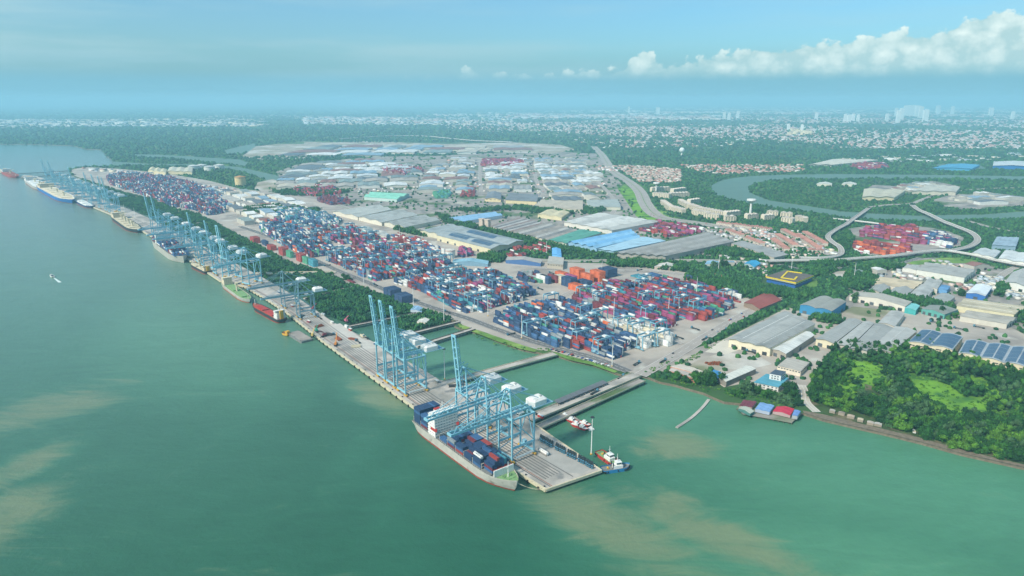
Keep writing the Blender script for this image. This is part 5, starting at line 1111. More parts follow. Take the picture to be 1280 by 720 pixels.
# ---- rubber-tyred gantry cranes ----
def make_rtg():
    r = empty('yard_crane', (0, 0, 0)); KIDS[r.name] = []; w, l, h = 24.0, 11.0, 19.0
    for y in (-w/2, w/2):
        for x in (-l/2, l/2): q = MB(); q.bar((x, y, 1.4), (x*.8, y, h), 1.1, 1.0); q.build('leg', M_blue2, r)
        q = MB(); q.bar((-l/2-1.5, y, 1.8), (l/2+1.5, y, 1.8), 1.3, 1.2); q.bar((-l*.4, y, h), (l*.4, y, h), 1.0); q.build('sill_beam', M_blue2, r)
        q = MB()
        for x in (-l/2-.6, l/2+.6): q.cyl((x, y-.5, .75), (x, y+.5, .75), .75, n=10)
        q.build('wheel', M_tire, r)
    q = MB()
    for x in (-l*.4, l*.4): q.bar((x, -w/2, h+.4), (x, w/2, h+.4), 1.2, 1.9)
    q.build('girder', M_blue2, r); q = MB(); q.box((0, -4, h+1.8), (6, 4.5, 1.6)); q.box((0, -6, h-1.6), (2, 2, 2.4)); q.build('trolley', M_white, r)
    q = MB(); q.box((0, w/2+1.4, 4), (4.5, 2, 2.4)); q.build('power_pack', M_blue2, r); return r
rtg = make_rtg(); cntb = {}
for k, (u, v, bi) in enumerate(rtg_spots):
    o = copy_tree(rtg) if k else rtg; p = uv(u, v+2); o.location = (p[0], p[1], 3.35); o.rotation_euler = (0, 0, ANG); cntb[bi] = cntb.get(bi, 0)
for bi in sorted(set(b for _, _, b in rtg_spots)):
    L_ = sorted([(u, k) for k, (u, v, b) in enumerate(rtg_spots) if b == bi])
    cr = [o for o in scene.objects if o.name.startswith('yard_crane') and o.parent is None]
    for rank, (u, k) in enumerate(L_):
        p = uv(u, rtg_spots[k][1]+2); o = min(cr, key=lambda c: (c.location.x-p[0])**2+(c.location.y-p[1])**2)
        tag(o, f'pale blue gantry crane {BLOCKS[bi][0]}, {ORD[rank]} from the pier', 'yard crane', 'gantry cranes straddling the container stacks')

# ================= BUILDINGS =================
def roofmat(h): return mat('roof_'+h, lin(h), .6, var=.12, scale=.06, spots=[(tuple(c*.72 for c in lin(h)), .035, .52, .68), (tuple(c*k for c, k in zip(lin(h), (.8, .62, .5))), .11, .66, .78)], detail=8, lines=(ANG, 7.0, .16, tuple(c*.6 for c in lin(h)), .45))
def wallmat(h): return mat('wall_'+h, lin(h), .85, var=.08, scale=.15)
def lerp2(q4, s, t):
    a, b, c, d = q4; return tuple((a[i]*(1-s)+b[i]*s)*(1-t)+(d[i]*(1-s)+c[i]*s)*t for i in (0, 1))
def shed(label, corners, h, roof='a3a39c', wall='d6cdb8', bays=1, axis=0, rise=None, curve=False, doors=0, door_side=0, cat='warehouse', name='warehouse', group=None, world=False, skylights=0, panels=None, overhang=.6, lights=True, windows=0, stripes=None):
    """corners: four roof-edge points a, b, c, d (photo pixels at eave height); gable ridges run a->d (axis 0) or a->b (axis 1)"""
    q4 = corners if world else [at(x, y, h+3) for x, y in corners]
    if axis: q4 = [q4[1], q4[2], q4[3], q4[0]]
    ar = sum(q4[i][0]*q4[(i+1) % 4][1]-q4[(i+1) % 4][0]*q4[i][1] for i in range(4))
    if ar < 0: q4 = [q4[1], q4[0], q4[3], q4[2]]
    cx = sum(p[0] for p in q4)/4; cy = sum(p[1] for p in q4)/4; q4 = [(p[0]-cx, p[1]-cy) for p in q4]
    root = empty(name, (cx, cy, 3.05)); tag(root, label, cat, group); KIDS[root.name] = []
    w_ab = math.dist(q4[0], q4[1]); rs_ = rise if rise is not None else min(4.5, w_ab/bays*.09); seg = 10 if curve else 2; zs = []
    for b_ in range(bays):
        for k in range(seg): t = k/seg; zs.append(((b_+t)/bays, rs_*(math.sin(math.pi*t) if curve else (1-abs(2*t-1)))))
    zs.append((1.0, 0.0)); mb = MB()
    for (s0, z0), (s1, z1) in zip(zs, zs[1:]):
        A1, B1, C1, D1 = lerp2(q4, s0, -overhang/60), lerp2(q4, s1, -overhang/60), lerp2(q4, s1, 1+overhang/60), lerp2(q4, s0, 1+overhang/60)
        mb.add([(*A1, h+z0), (*B1, h+z1), (*C1, h+z1), (*D1, h+z0), (*A1, h+z0-.35), (*B1, h+z1-.35), (*C1, h+z1-.35), (*D1, h+z0-.35)], [(0, 1, 2, 3), (4, 5, 1, 0), (7, 3, 2, 6), (7, 6, 5, 4)], int((s0+s1)/2*bays) % (len(stripes) if stripes else 1))
    roof_o = mb.build('roof', [roofmat(c_) for c_ in stripes] if stripes else roofmat(roof), root); wl_ = MB(); P = []
    ql = [lerp2(q4, .004, .004), lerp2(q4, .996, .004), lerp2(q4, .996, .996), lerp2(q4, .004, .996)]
    for i in range(4):
        a, b = ql[i], ql[(i+1) % 4]
        if i % 2 == 0:
            pts = zs if i == 0 else [(1-s, z) for s, z in zs][::-1]
            for (s0, z0), (s1, z1) in zip(pts, pts[1:]):
                p, q = (a[0]+(b[0]-a[0])*s0, a[1]+(b[1]-a[1])*s0), (a[0]+(b[0]-a[0])*s1, a[1]+(b[1]-a[1])*s1)
                wl_.add([(*p, 0), (*q, 0), (*q, h+z1-.36), (*p, h+z0-.36)], [(0, 1, 2, 3)])
        else: wl_.add([(*a, 0), (*b, 0), (*b, h-.36), (*a, h-.36)], [(0, 1, 2, 3)])
    wl_.build('wall', wallmat(wall), root)
    for i, nd in ((door_side, doors), ((door_side+1) % 4, doors and max(1, doors-1))):
        a, b = Vector(ql[i]), Vector(ql[(i+1) % 4]); d = b-a; L_ = d.length; d.normalize(); n = Vector((d.y, -d.x)); rz = math.atan2(d.y, d.x)
        for k in range(nd or 0):
            p = a+d*L_*(k+.5)/nd+n*.12; q = MB(); q.box((p.x, p.y, min(2.4, h*.3)), (min(6, L_/nd*.5), .3, min(4.8, h*.6)), rz); q.build('door', M_dark if k % 2 else roofmat('5d6266'), root)
        if windows:
            for k in range(windows): p = a+d*L_*(k+.5)/windows+n*.1; q = MB(); q.box((p.x, p.y, h*.72), (L_/windows*.6, .22, 1.1), rz); q.build('window', M_glass, root)
    if skylights:
        for k in range(skylights):
            s0 = (k+.5)/skylights; b_ = int(s0*bays); loc = (s0*bays) % 1; z0 = rs_*(math.sin(math.pi*loc) if curve else (1-abs(2*loc-1)))
            e_ = .006; zz = lambda s: rs_*(math.sin(math.pi*((s*bays) % 1)) if curve else (1-abs(2*((s*bays) % 1)-1)))
            A1, B1, C1, D1 = lerp2(q4, s0-e_, .06), lerp2(q4, s0+e_, .06), lerp2(q4, s0+e_, .94), lerp2(q4, s0-e_, .94); q = MB(); q.add([(*A1, h+zz(s0-e_)+.08), (*B1, h+zz(s0+e_)+.08), (*C1, h+zz(s0+e_)+.08), (*D1, h+zz(s0-e_)+.08)], [(0, 1, 2, 3)]); q.build('skylight', M_white, roof_o)
    if panels:
        for (s0, s1, t0, t1) in panels:
            q = MB(); nn = max(1, int((s1-s0)/.02))
            for i in range(nn):
                a_, b_ = s0+(s1-s0)*i/nn, s0+(s1-s0)*(i+.9)/nn; zz = lambda s: rs_*(math.sin(math.pi*((s*bays) % 1)) if curve else (1-abs(2*((s*bays) % 1)-1)))
                if int(a_*bays*2) != int(b_*bays*2) : continue
                for j in range(4): u0 = t0+(t1-t0)*j/4; u1 = t0+(t1-t0)*(j+.93)/4; A1, B1, C1, D1 = lerp2(q4, a_, u0), lerp2(q4, b_, u0), lerp2(q4, b_, u1), lerp2(q4, a_, u1); q.add([(*A1, h+zz(a_)+.25), (*B1, h+zz(b_)+.25), (*C1, h+zz(b_)+.25), (*D1, h+zz(a_)+.25)], [(0, 1, 2, 3)])
            q.build('solar_array', M_solar, roof_o)
    FOOT.append([(p[0]+cx, p[1]+cy) for p in q4]); return root
FOOT = []
M_solar = mat('solar_panel', lin('4a6178'), .3, var=.1, scale=.3, spec=.5)
G1, G2, G3, WH = 'a2a29b', 'b3b2aa', '8b8c88', 'd9d7cd'
BIG = [
 ('long grey multi-bay warehouse with cream gable front beside the port road', [(911, 423), (963, 435), (1019, 405), (980, 389)], 12, G1, 'dfd2b4', dict(bays=3, doors=4, skylights=2, stripes=['a3a39c', 'adaca4', '9a9a93'])),
 ('white-roofed lean shed joined to the grey multi-bay warehouse', [(965, 436), (983, 442), (1018, 419), (1007, 414)], 9, WH, 'a79c8c', dict(doors=2)),
 ('grey shed with cream end, first of the flat sheds above the wood', [(1020, 423), (1043, 429), (1078, 402), (1061, 398)], 10, G1, 'dccfae', dict(doors=2)),
 ('grey shed, second of the flat sheds above the wood', [(1044, 430), (1062, 434), (1093, 404), (1079, 402)], 10, G2, 'c9c2b2', dict()),
 ('grey shed, third of the flat sheds above the wood', [(1063, 435), (1084, 438), (1117, 410), (1094, 404)], 10, G1, 'c9c2b2', dict()),
 ('grey shed, fourth of the flat sheds above the wood', [(1087, 436), (1114, 440), (1146, 414), (1119, 408)], 10, G2, 'c9c2b2', dict(skylights=1)),
 ('small pale grey shed beside the sandy yard', [(1098, 403), (1119, 408), (1131, 392), (1114, 388)], 8, G2, 'c9c2b2', dict()),
 ('blue-walled building with wavy grey roof edged in white', [(1000, 381), (1040, 389), (1058, 377), (1025, 370)], 13, '9b9a90', '3f86ad', dict(bays=2, curve=True, rise=2.4, doors=3)),
 ('long narrow pale warehouse north of the sandy yard', [(1062, 369), (1132, 383), (1140, 377), (1070, 364)], 9, 'b4aea0', 'd9cfbd', dict(doors=6)),
 ('cream roofed factory behind the row of trees', [(1088, 354), (1142, 361), (1155, 352), (1102, 346)], 9, 'c6b698', 'd2c8b4', dict(bays=3, axis=1)),
 ('grey flat factory wing, leftmost of four behind the trees', [(1086, 362), (1104, 367), (1114, 357), (1098, 353)], 8, G1, 'bdb6a6', dict()),
 ('grey flat factory wing, second of four behind the trees', [(1110, 365), (1133, 370), (1143, 361), (1122, 357)], 8, G1, 'bdb6a6', dict()),
 ('grey flat factory wing, third of four behind the trees', [(1137, 368), (1158, 374), (1168, 360), (1150, 355)], 8, G2, 'bdb6a6', dict()),
 ('grey flat factory wing, rightmost of four behind the trees', [(1163, 375), (1183, 380), (1194, 371), (1177, 366)], 8, G1, 'bdb6a6', dict()),
 ('pale gabled shed behind the four grey wings', [(1152, 357), (1172, 361), (1178, 351), (1160, 348)], 9, G2, 'c9c2b2', dict(bays=2)),
 ('small bright blue-roofed shed behind the grey wings', [(1172, 361), (1184, 363), (1188, 358), (1177, 356)], 7, '6f9fc8', '6f9fc8', dict()),
 ('large white-walled warehouse with grey ribbed roof by the flyover', [(1146, 337), (1206, 347), (1220, 337), (1160, 328)], 11, G1, 'dcd8ca', dict(bays=3, axis=1, doors=5)),
 ('low white annex left of the white-walled warehouse', [(1128, 335), (1146, 338), (1150, 333), (1134, 331)], 7, G2, 'd8d4c8', dict()),
 ('white roof shed with blue gable end', [(1208, 366), (1232, 370), (1240, 359), (1220, 355)], 9, 'dfe3e2', '3e6fae', dict(bays=1, doors=1)),
 ('long cream walled warehouse with pale brown roof', [(1196, 382), (1268, 393), (1285, 383), (1208, 373)], 10, 'b9af95', 'd8cda8', dict(bays=2, axis=1, skylights=4)),
 ('long grey and white shed below the long cream walled warehouse', [(1200, 395), (1259, 405), (1272, 397), (1211, 388)], 8, 'aba598', 'c9c1b0', dict(bays=2, axis=1, doors=4)),
 ('turquoise roofed cube building at the end of the narrow warehouse', [(1131, 385), (1145, 388), (1150, 382), (1139, 379)], 8, '7fc4c0', '4aa6a0', dict()),
 ('green-grey roof row beside the turquoise building', [(1152, 386), (1181, 393), (1198, 387), (1162, 381)], 8, '8f9288', '5fa093', dict(doors=4)),
 ('solar-roofed warehouse with cream walls at the wood edge', [(1135, 427), (1191, 437), (1204, 421), (1152, 412)], 13, 'a9b0b2', 'decfae', dict(bays=2, curve=True, rise=2.2, panels=[(.02, .48, .04, .96), (.52, .98, .04, .96)], windows=5)),
 ('longer solar-roofed warehouse at the right picture edge', [(1198, 441), (1284, 459), (1296, 437), (1207, 425)], 12, 'a9b0b2', 'decfae', dict(bays=3, curve=True, rise=2.2, panels=[(.02, .31, .04, .96), (.35, .64, .04, .96), (.68, .98, .04, .96)], windows=8)),
 ('tall white warehouse at the right edge under the flyover', [(1256, 352), (1284, 358), (1290, 335), (1266, 340)], 12, G2, 'dfddd2', dict(doors=2)),
 ('grey-white shed north of the flyover beside the blue-grey blocks', [(1215, 316), (1243, 322), (1251, 314), (1226, 310)], 10, 'c3c6c2', 'd6d4c8', dict(bays=2)),
 ('white shed beside the grey-white shed at the right edge', [(1248, 323), (1288, 330), (1292, 318), (1256, 313)], 10, 'd4d6d0', 'dcdacc', dict(bays=2)),
 ('blue-grey factory block above the white sheds', [(1240, 306), (1270, 308), (1274, 297), (1246, 296)], 12, '9fb2bd', '8ea6b4', dict(bays=4)),
 ('long open-sided white shed on the waterfront yard', [(899, 472), (908, 477), (945, 461), (932, 457)], 7, 'd6d4c6', '8b8378', dict()),
 ('cream two-storey office block behind the waterfront yard', [(972, 457), (1001, 464), (1012, 453), (984, 447)], 7, 'b5ad9f', 'dccfb8', dict(windows=8, rise=.5)),
 ('blue tarpaulin shelter by the waterfront trees', [(886, 468), (897, 473), (905, 468), (892, 462)], 5, '3f86b8', '6a7f8c', dict()),
 ('pale terraced quarters with red stripes, upper row by the trestle foot', [(838, 458), (878, 470), (884, 466), (850, 455)], 6, 'cbbfae', 'c77f68', dict(windows=8, rise=1)),
 ('pale terraced quarters with red stripes, lower row by the trestle foot', [(836, 463), (872, 475), (878, 471), (840, 459)], 5, 'c2b7aa', 'c77f68', dict(windows=8, rise=1)),
 ('red rusty-roofed shed beside the hedge', [(930, 378), (950, 386), (977, 375), (955, 366)], 7, '9a5246', '8d7a68', dict()),
 ('grey solar-patched warehouse on the estate road', [(546, 294), (613, 311), (655, 301), (583, 284)], 13, '9fa6a4', 'd6cba8', dict(bays=2, axis=1, panels=[(.1, .4, .08, .42), (.12, .42, .5, .86), (.6, .85, .3, .8)], doors=7, door_side=3)),
 ('grey warehouse joined to the solar-patched one', [(525, 288), (548, 293), (583, 285), (560, 280)], 11, 'a4aaa6', 'd2c9ac', dict(bays=2)),
 ('pale long-roofed warehouse, leftmost of three by the canal', [(416, 264), (447, 271), (489, 262), (470, 256)], 10, 'b9bab0', 'dad2bd', dict(bays=2)),
 ('pale long-roofed warehouse, middle one of three by the canal', [(448, 271), (477, 278), (522, 269), (498, 262)], 10, 'aeb0a8', 'dad2bd', dict(bays=2)),
 ('pale long-roofed warehouse, rightmost of three by the canal', [(480, 278), (506, 284), (550, 275), (526, 269)], 10, 'a7a8a0', 'd2cab4', dict(bays=2)),
 ('long light blue roofed building between the canal and the estate road', [(560, 272), (578, 277), (628, 269), (616, 265)], 9, '8fb6d2', 'c3cdd2', dict(bays=2)),
 ('brown and grey striped factory right of the cream twin blocks', [(612, 283), (640, 290), (679, 280), (650, 272)], 10, 'a08f86', 'cbbfae', dict(bays=9, rise=2.6, stripes=['a08a80', 'b9b4aa', '8a8480', 'c9c4ba'])),
 ('grey brown multi-roof factory behind the estate road', [(640, 290), (684, 300), (722, 288), (681, 279)], 10, 'a59c90', 'cfc4ae', dict(bays=8, rise=3, stripes=['a59c90', 'c4beb2', '94908a', 'b3a698'])),
 ('sea-green roofed factory beside the big blue roof', [(685, 300), (708, 304), (752, 291), (723, 287)], 10, '5f9f8a', 'b9bba8', dict(bays=2)),
 ('big bright blue roofed warehouse', [(710, 302), (746, 310), (800, 297), (787, 287)], 13, '86b2cc', '8fb4cc', dict(bays=4, rise=3.5, stripes=['7eb4d8', '92c2de'])),
 ('pale blue roofed warehouse joined to the bright blue one', [(747, 311), (767, 314), (832, 301), (802, 296)], 13, 'a9c9d6', '9ebfce', dict(bays=2, doors=4)),
 ('huge flat grey roofed warehouse right of the blue roofs', [(768, 316), (832, 320), (917, 302), (882, 291)], 12, 'a7a49c', 'a9a294', dict(bays=6, doors=6, rise=3, stripes=['aaa79f', '9b9890'])),
 ('slanting grey roofed warehouse beside the flat grey one', [(914, 304), (968, 322), (986, 318), (928, 301)], 10, 'a3a19a', 'b7ad9c', dict(bays=1, rise=1.0, doors=5)),
 ('large white roofed warehouse below the expressway bend', [(705, 277), (765, 288), (825, 277), (748, 266)], 11, 'cfccc0', 'd6d0c2', dict(bays=5, rise=2.2, stripes=['d2cfc4', 'bcbab0', 'dddad0'])),
 ('yellow-fronted factory with dark roof in the estate', [(632, 250), (671, 252), (673, 243), (637, 241)], 11, '7f8384', 'dac79a', dict(windows=6, bays=2, axis=1)),
 ('dark-roofed yellow-fronted smaller factory in the estate', [(606, 248), (626, 249), (627, 241), (610, 240)], 10, '83878a', 'dac79a', dict(windows=4)),
 ('mint green roofed factory by the canal head', [(455, 246), (496, 249), (512, 242), (466, 240)], 10, '8fd0b4', 'bcd0c4', dict(bays=2, axis=1)),
 ('long pale warehouse above the white one', [(735, 258), (776, 259), (771, 249), (733, 250)], 9, 'a6aca4', 'd2cdb8', dict(bays=2, axis=1)),
 ('pale brown warehouse cluster roof left of the long pale one', [(668, 258), (728, 262), (728, 252), (678, 250)], 9, 'b4aa98', 'cfc6b0', dict(bays=3, axis=1)),
 ('cream irregular warehouse above the sea-green factory', [(672, 268), (702, 272), (712, 265), (684, 262)], 9, 'd6c8a0', 'd6c8a0', dict(bays=2)),
 ('blue-trimmed long warehouse at the far right horizon of the river', [(1241, 207), (1290, 208), (1290, 202), (1242, 202)], 16, 'ccd2d0', '2f74b5', dict()),
 ('large pale beige warehouse across the river', [(1078, 246), (1118, 247), (1132, 238), (1080, 236)], 12, 'c9c1a6', 'd0c4a0', dict(bays=2)),
 ('pale oval-looking factory roofs across the river', [(1140, 239), (1195, 240), (1200, 234), (1160, 231)], 12, 'c7c2b0', 'cfc6b0', dict(bays=3)),
 ('white low sheds on the river island edge', [(1020, 230), (1040, 231), (1040, 229), (1024, 228)], 8, 'd9d6c8', 'd5cfbc', dict()),
 ('second white low shed on the river island edge', [(1052, 230), (1070, 231), (1071, 229), (1055, 228)], 8, 'd9d6c8', 'd5cfbc', dict()),
 ('pale sheds beyond the river behind the forest edge', [(1010, 206), (1040, 206), (1098, 200), (1040, 199)], 10, 'd8d0bc', 'd0c8b4', dict(bays=2)),
 ('bright blue flat roof lot across the river', [(1165, 210), (1215, 211), (1225, 206), (1185, 205)], 10, '4f9fc4', '4f9fc4', dict()),
 ('small blue-roofed house by the hedge and estate road', [(930, 329), (943, 334), (951, 329), (939, 325)], 6, '3f9cc4', '9fb0b4', dict()),
 ('small pale blue-roofed shed right of the hedge', [(881, 330), (896, 331), (899, 327), (884, 326)], 6, '8fb8cc', 'b3b8b0', dict()),
 ('white low canopy beside the estate road', [(818, 333), (843, 335), (845, 330), (822, 329)], 5, 'd9d3c6', 'b9a99a', dict()),
 ('long pale roofed gate shed, left one by the yard entrance', [(565, 328), (610, 330), (611, 326), (568, 324)], 6, '8fb8c4', '7fa0b0', dict()),
 ('grey gate canopy with blue fascia by the yard entrance', [(632, 325), (676, 329), (678, 325), (634, 321)], 7, 'b0aaa0', '4f6f9c', dict()),
 ('open beige office block beside the gate canopy', [(684, 329), (704, 331), (705, 322), (686, 320)], 10, 'b9b2a4', 'b3a996', dict(windows=6, rise=.3)),
 ('small square sky-blue roofed pavilion behind the gate office', [(690, 318), (702, 320), (701, 311), (690, 310)], 9, '6fb0e0', '6fb0e0', dict()),
 ('low white hut in the small mangrove patch', [(521, 402), (533, 404), (537, 399), (526, 397)], 4, 'dcd6c8', 'dcd2c0', dict()),
 ('pale blue-roofed huts on the yard front road', [(513, 387), (527, 390), (529, 385), (517, 382)], 4, '8fb2cc', 'b0bac0', dict()),
 ('round-topped pale shed above the magenta stacks', [(450, 291), (466, 293), (466, 286), (454, 284)], 8, 'a9b4ae', 'b0b8b0', dict(curve=True, rise=4)),
 ('cream storage hall beside the round-topped shed', [(470, 294), (483, 296), (484, 290), (473, 288)], 9, 'c9c6ba', 'cfc9b8', dict(curve=True, rise=2)),
 ('big pale warehouse in the distant left port', [(262, 245), (292, 252), (304, 250), (272, 242)], 9, 'bdb5a8', 'c9c0b0', dict()),
 ('cream long warehouse on the distant left port tip', [(185, 213), (207, 216), (209, 212), (188, 209)], 14, 'd2c7a2', 'd6c9a0', dict(bays=3)),
 ('pale long warehouse right of the cream one on the port tip', [(209, 214), (240, 215), (241, 210), (212, 209)], 13, 'd0c8ae', 'cfc39c', dict(bays=3)),
]
for lb, c4, h, rf, wl_, kw in BIG: shed(lb, c4, h, rf, wl_, **kw)
# details that set single buildings apart
def boxthing(label, cat, name, parts, px, rz, z=3.05):
    x, y = at(*px, 3); r = empty(name, (x, y, z), rz); tag(r, label, cat); KIDS[r.name] = []
    for (nm, m, items) in parts:
        q = MB()
        for it in items: q.box(it[0], it[1])
        q.build(nm, m, r)
    FOOT.append([(x+a, y+b) for a, b in ((-14, -10), (14, -10), (14, 10), (-14, 10))]); return r
# yellow-trimmed store
wq = [at(957, 346, 13), at(995, 354, 13), at(1017, 345, 13), at(982, 338, 13)]; cx = sum(p[0] for p in wq)/4; cy = sum(p[1] for p in wq)/4
r = empty('superstore', (cx, cy, 3.05)); tag(r, 'dark-roofed store with bright yellow fascia and blue walls', 'store'); KIDS[r.name] = []; rel4 = [(p[0]-cx, p[1]-cy) for p in wq]; sc4 = lambda k: [(x*k, y*k) for x, y in rel4]
q = MB(); q.prism(sc4(.94), 0, 5.2, bottom=True); q.build('lower_wall', wallmat('2f5fa0'), r); q = MB(); q.prism(sc4(.955), 5.2, 7.4, bottom=True); q.build('window_band', M_glass, r)
q = MB(); q.prism(sc4(.97), 7.4, 9.0, bottom=True); q.build('upper_wall', wallmat('cfd0cc'), r); q = MB(); q.prism(sc4(1.0), 9.0, 11.0, bottom=True); q.build('yellow_fascia', mat('signal_yellow', lin('e8c81e'), .5, var=.05), r); q = MB(); q.prism(sc4(.985), 11.0, 11.3); q.build('roof', roofmat('6e6258'), r)
q = MB()
ea, eb = Vector(lerp2(rel4, .45, .12)), Vector(lerp2(rel4, .18, .86)); ec = Vector(lerp2(rel4, .62, .95))
q.bar((*ea, 12), (*eb, 12), 3, 1.2); q.bar((*eb, 12), (*ec, 12), 3, 1.2); q.bar((*ea, 12), (*(ea+(ec-eb)*.9), 12), 3, 1.2); q.bar((*(ea+(ec-eb)*.9), 12), (*(ea*.6+eb*.4+(ec-eb)*.9), 12), 3, 1.2); q.build('yellow_roof_frame', MATS['signal_yellow'], r); FOOT.append(wq)
# control office on the waterfront
wq = [at(943, 479, 8), at(973, 485, 8), at(985, 474, 8), at(958, 469, 8)]; cx = sum(p[0] for p in wq)/4; cy = sum(p[1] for p in wq)/4; rel4 = [(p[0]-cx, p[1]-cy) for p in wq]
r = empty('office_building', (cx, cy, 3.05)); tag(r, 'white waterfront office with teal roof and square dark-roofed tower block', 'office'); KIDS[r.name] = []
q = MB(); q.prism(rel4, 0, 6); q.build('wall', wallmat('dad6cc'), r); q = MB(); q.prism(sc4(1.04), 6, 6.6, bottom=True); q.build('roof', roofmat('5b9fb0'), r)
for i in range(4):
    a, b = Vector(rel4[i]), Vector(rel4[(i+1) % 4]); d = b-a; L_ = d.length; d.normalize(); n = Vector((d.y, -d.x)); nw = int(L_/4)
    if n.dot((a+b)/2) < 0: n = -n
    for z in (1.8, 4.4):
        for k in range(nw): p = a+d*L_*(k+.5)/nw+n*.06; q = MB(); q.box((p.x, p.y, z), (1.8, .2, 1.2), math.atan2(d.y, d.x)); q.build('window', M_glass, r)
tq = [lerp2(rel4, .35, .55), lerp2(rel4, .85, .55), lerp2(rel4, .85, 1.05), lerp2(rel4, .35, 1.05)]; q = MB(); q.prism(tq, 6.6, 13); q.build('tower', wallmat('dcdad2'), r); q = MB(); q.prism(tq, 13, 13.5, bottom=True); q.build('tower_roof', roofmat('4d5a66'), r)
for i in range(4):
    a, b = Vector(tq[i]), Vector(tq[(i+1) % 4]); d = b-a; L_ = d.length; d.normalize(); n = Vector((d.y, -d.x)); c = sum((Vector(t) for t in tq), Vector((0, 0)))/4
    if n.dot((a+b)/2-c) < 0: n = -n
    for z in (8.4, 11.2):
        for k in (.25, .5, .75): p = a+d*L_*k+n*.06; q = MB(); q.box((p.x, p.y, z), (L_*.13, .2, 1.2), math.atan2(d.y, d.x)); q.build('window', M_glass, r)
FOOT.append(wq)
# restaurant pier
pw = [(925, 515), (990, 526), (1002, 515), (948, 504), (926, 502)]
r0 = at(960, 514, 2.4); r = empty('boardwalk_deck', (*r0, 0)); tag(r, 'weathered timber and concrete deck on stilts under the waterfront restaurants', 'deck'); KIDS[r.name] = []
P = [(x-r0[0], y-r0[1]) for x, y in W([(921, 510), (929, 517), (990, 528), (1003, 516), (950, 503), (928, 501)], 2.4)]; q = MB(); q.prism(P, 1.6, 2.4, bottom=True); q.build('planking', M_pave2, r); q = MB()
for i in range(6):
    a, b = Vector(P[i]), Vector(P[(i+1) % 6]); k = 0
    while k < (b-a).length: p = a+(b-a).normalized()*k; q.cyl((p.x, p.y, -2), (p.x, p.y, 1.6), .3, n=6); k += 5
tag(q.build('stilts', M_deckd, r), kind='stuff')
shed('maroon and pink roofed restaurant on the pier, leftmost of the four', [(924, 507), (940, 509), (946, 502), (929, 500)], 3.2, '7c3f4a', 'b9a090', bays=3)
shed('pale blue roofed restaurant on the pier beside the maroon one', [(944, 511), (962, 515), (968, 507), (950, 503)], 3.6, '7ea2cc', 'a9b0bc', bays=2)
shed('bright red roofed restaurant on the pier', [(966, 514), (988, 519), (993, 511), (971, 508)], 3.2, 'c8364c', 'b59a94', bays=1)
shed('small blue-grey roofed hut at the right end of the pier', [(990, 519), (997, 520), (1001, 514), (993, 512)], 4, '6f8fc0', 'a9a9a9')
shed('long greenish flat ferry-like raft roof moored below the maroon restaurant', [(923, 510), (938, 517), (943, 514), (929, 507)], 3, 'b3b8a6', '4f7a72', name='houseboat', cat='houseboat')
# shoreline huts along the bank
for k, (p, rfc, w_) in enumerate([((1040, 516), 'b6afa2', 'white-roofed shack, first along the muddy bank from the restaurants'), ((1052, 519), '8f8474', 'pale shack, second along the muddy bank from the restaurants'), ((1064, 523), 'b8a48f', 'brown shack, third along the muddy bank from the restaurants'), ((1075, 527), 'c8b79a', 'tan shack, fourth along the muddy bank from the restaurants'), ((1088, 531), 'b9ad9f', 'grey long shack, fifth along the muddy bank'), ((1098, 533), 'b9b4aa', 'white shack, sixth along the muddy bank')]):
    x, y = at(*p, 3); a = -.55; ca, sa = math.cos(a), math.sin(a); shed(w_, [(x+i*ca-j*sa, y+i*sa+j*ca) for i, j in ((-2.6-k % 3*.7, -2), (2.8, -2), (2.8, 2.2), (-2.6-k % 3*.7, 2.2))], 3, rfc, '9a8c7a', world=True, name='shack', cat='shack')
for k, p in enumerate([(1143, 543), (1212, 561), (1217, 563), (1221, 563)]):
    S = ship_root(f'small white boat drawn up on the bank, {ORD[k]} along the shore', 'boat', 'small_boat'); q = MB(); rail = hull_mesh(q, 7, 2.6, 1.0, red_z=.3, sheer=.4); q.build('hull', [M_white, M_white], S); q = MB(); deck_mesh(q, rail); q.build('thwart_deck', M_cop, S); x, y = at(*p, 3); S.location = (x, y, 3.15); S.rotation_euler = (0, 0, 1.2+k*.2)
# rusty scrap heap
q = MB(); x, y = at(892, 455, 3); rq = random.Random(8)
for k in range(70): q.box((x+rq.uniform(-9, 9), y+rq.uniform(-4.5, 4.5), 3.3+rq.uniform(0, 1.4)), (rq.uniform(2, 6), rq.uniform(.4, 1.6), rq.uniform(.3, .8)), rq.uniform(0, 3))
tag(q.build('scrap_heap', M_rust), 'rusty orange scrap metal heap in the dirt lot', 'scrap heap', kind='stuff')
# storage tank and silo towers, water tower, gas sphere
def cyl_thing(label, cat, name, px, r_, h, wallh, roofh, cone=1.5):
    x, y = at(*px, 3); r = empty(name, (x, y, 3.1)); tag(r, label, cat); KIDS[r.name] = []; q = MB(); q.cyl((0, 0, 0), (0, 0, h), r_, n=28); q.build('shell', wallmat(wallh), r); q = MB(); q.cyl((0, 0, h), (0, 0, h+cone), r_*1.02, r_*.15, n=28); q.build('roof', roofmat(roofh), r); q = MB(); q.cyl((0, 0, h*.9), (0, 0, h*.93), r_*1.03, n=28); q.build('rim_band', M_red if 'band' in label else M_dark, r); return r
cyl_thing('big white storage tank with a thin red band by the yard', 'tank', 'storage_tank', (563, 322), 10, 17, 'dcd8ca', 'd0cabc')
cyl_thing('pale blue storage tank beside the estate road', 'tank', 'storage_tank', (483, 297), 7, 9, '8fb4c4', 'c0c8c4')
for k, p in enumerate([(242, 212), (252, 211), (262, 213), (274, 211)]): cyl_thing(f'white far storage tank at the port tip, {ORD[k]} from the left', 'tank', 'storage_tank', p, 24, 18, 'd9d8cc', 'd0d0c8', 5)
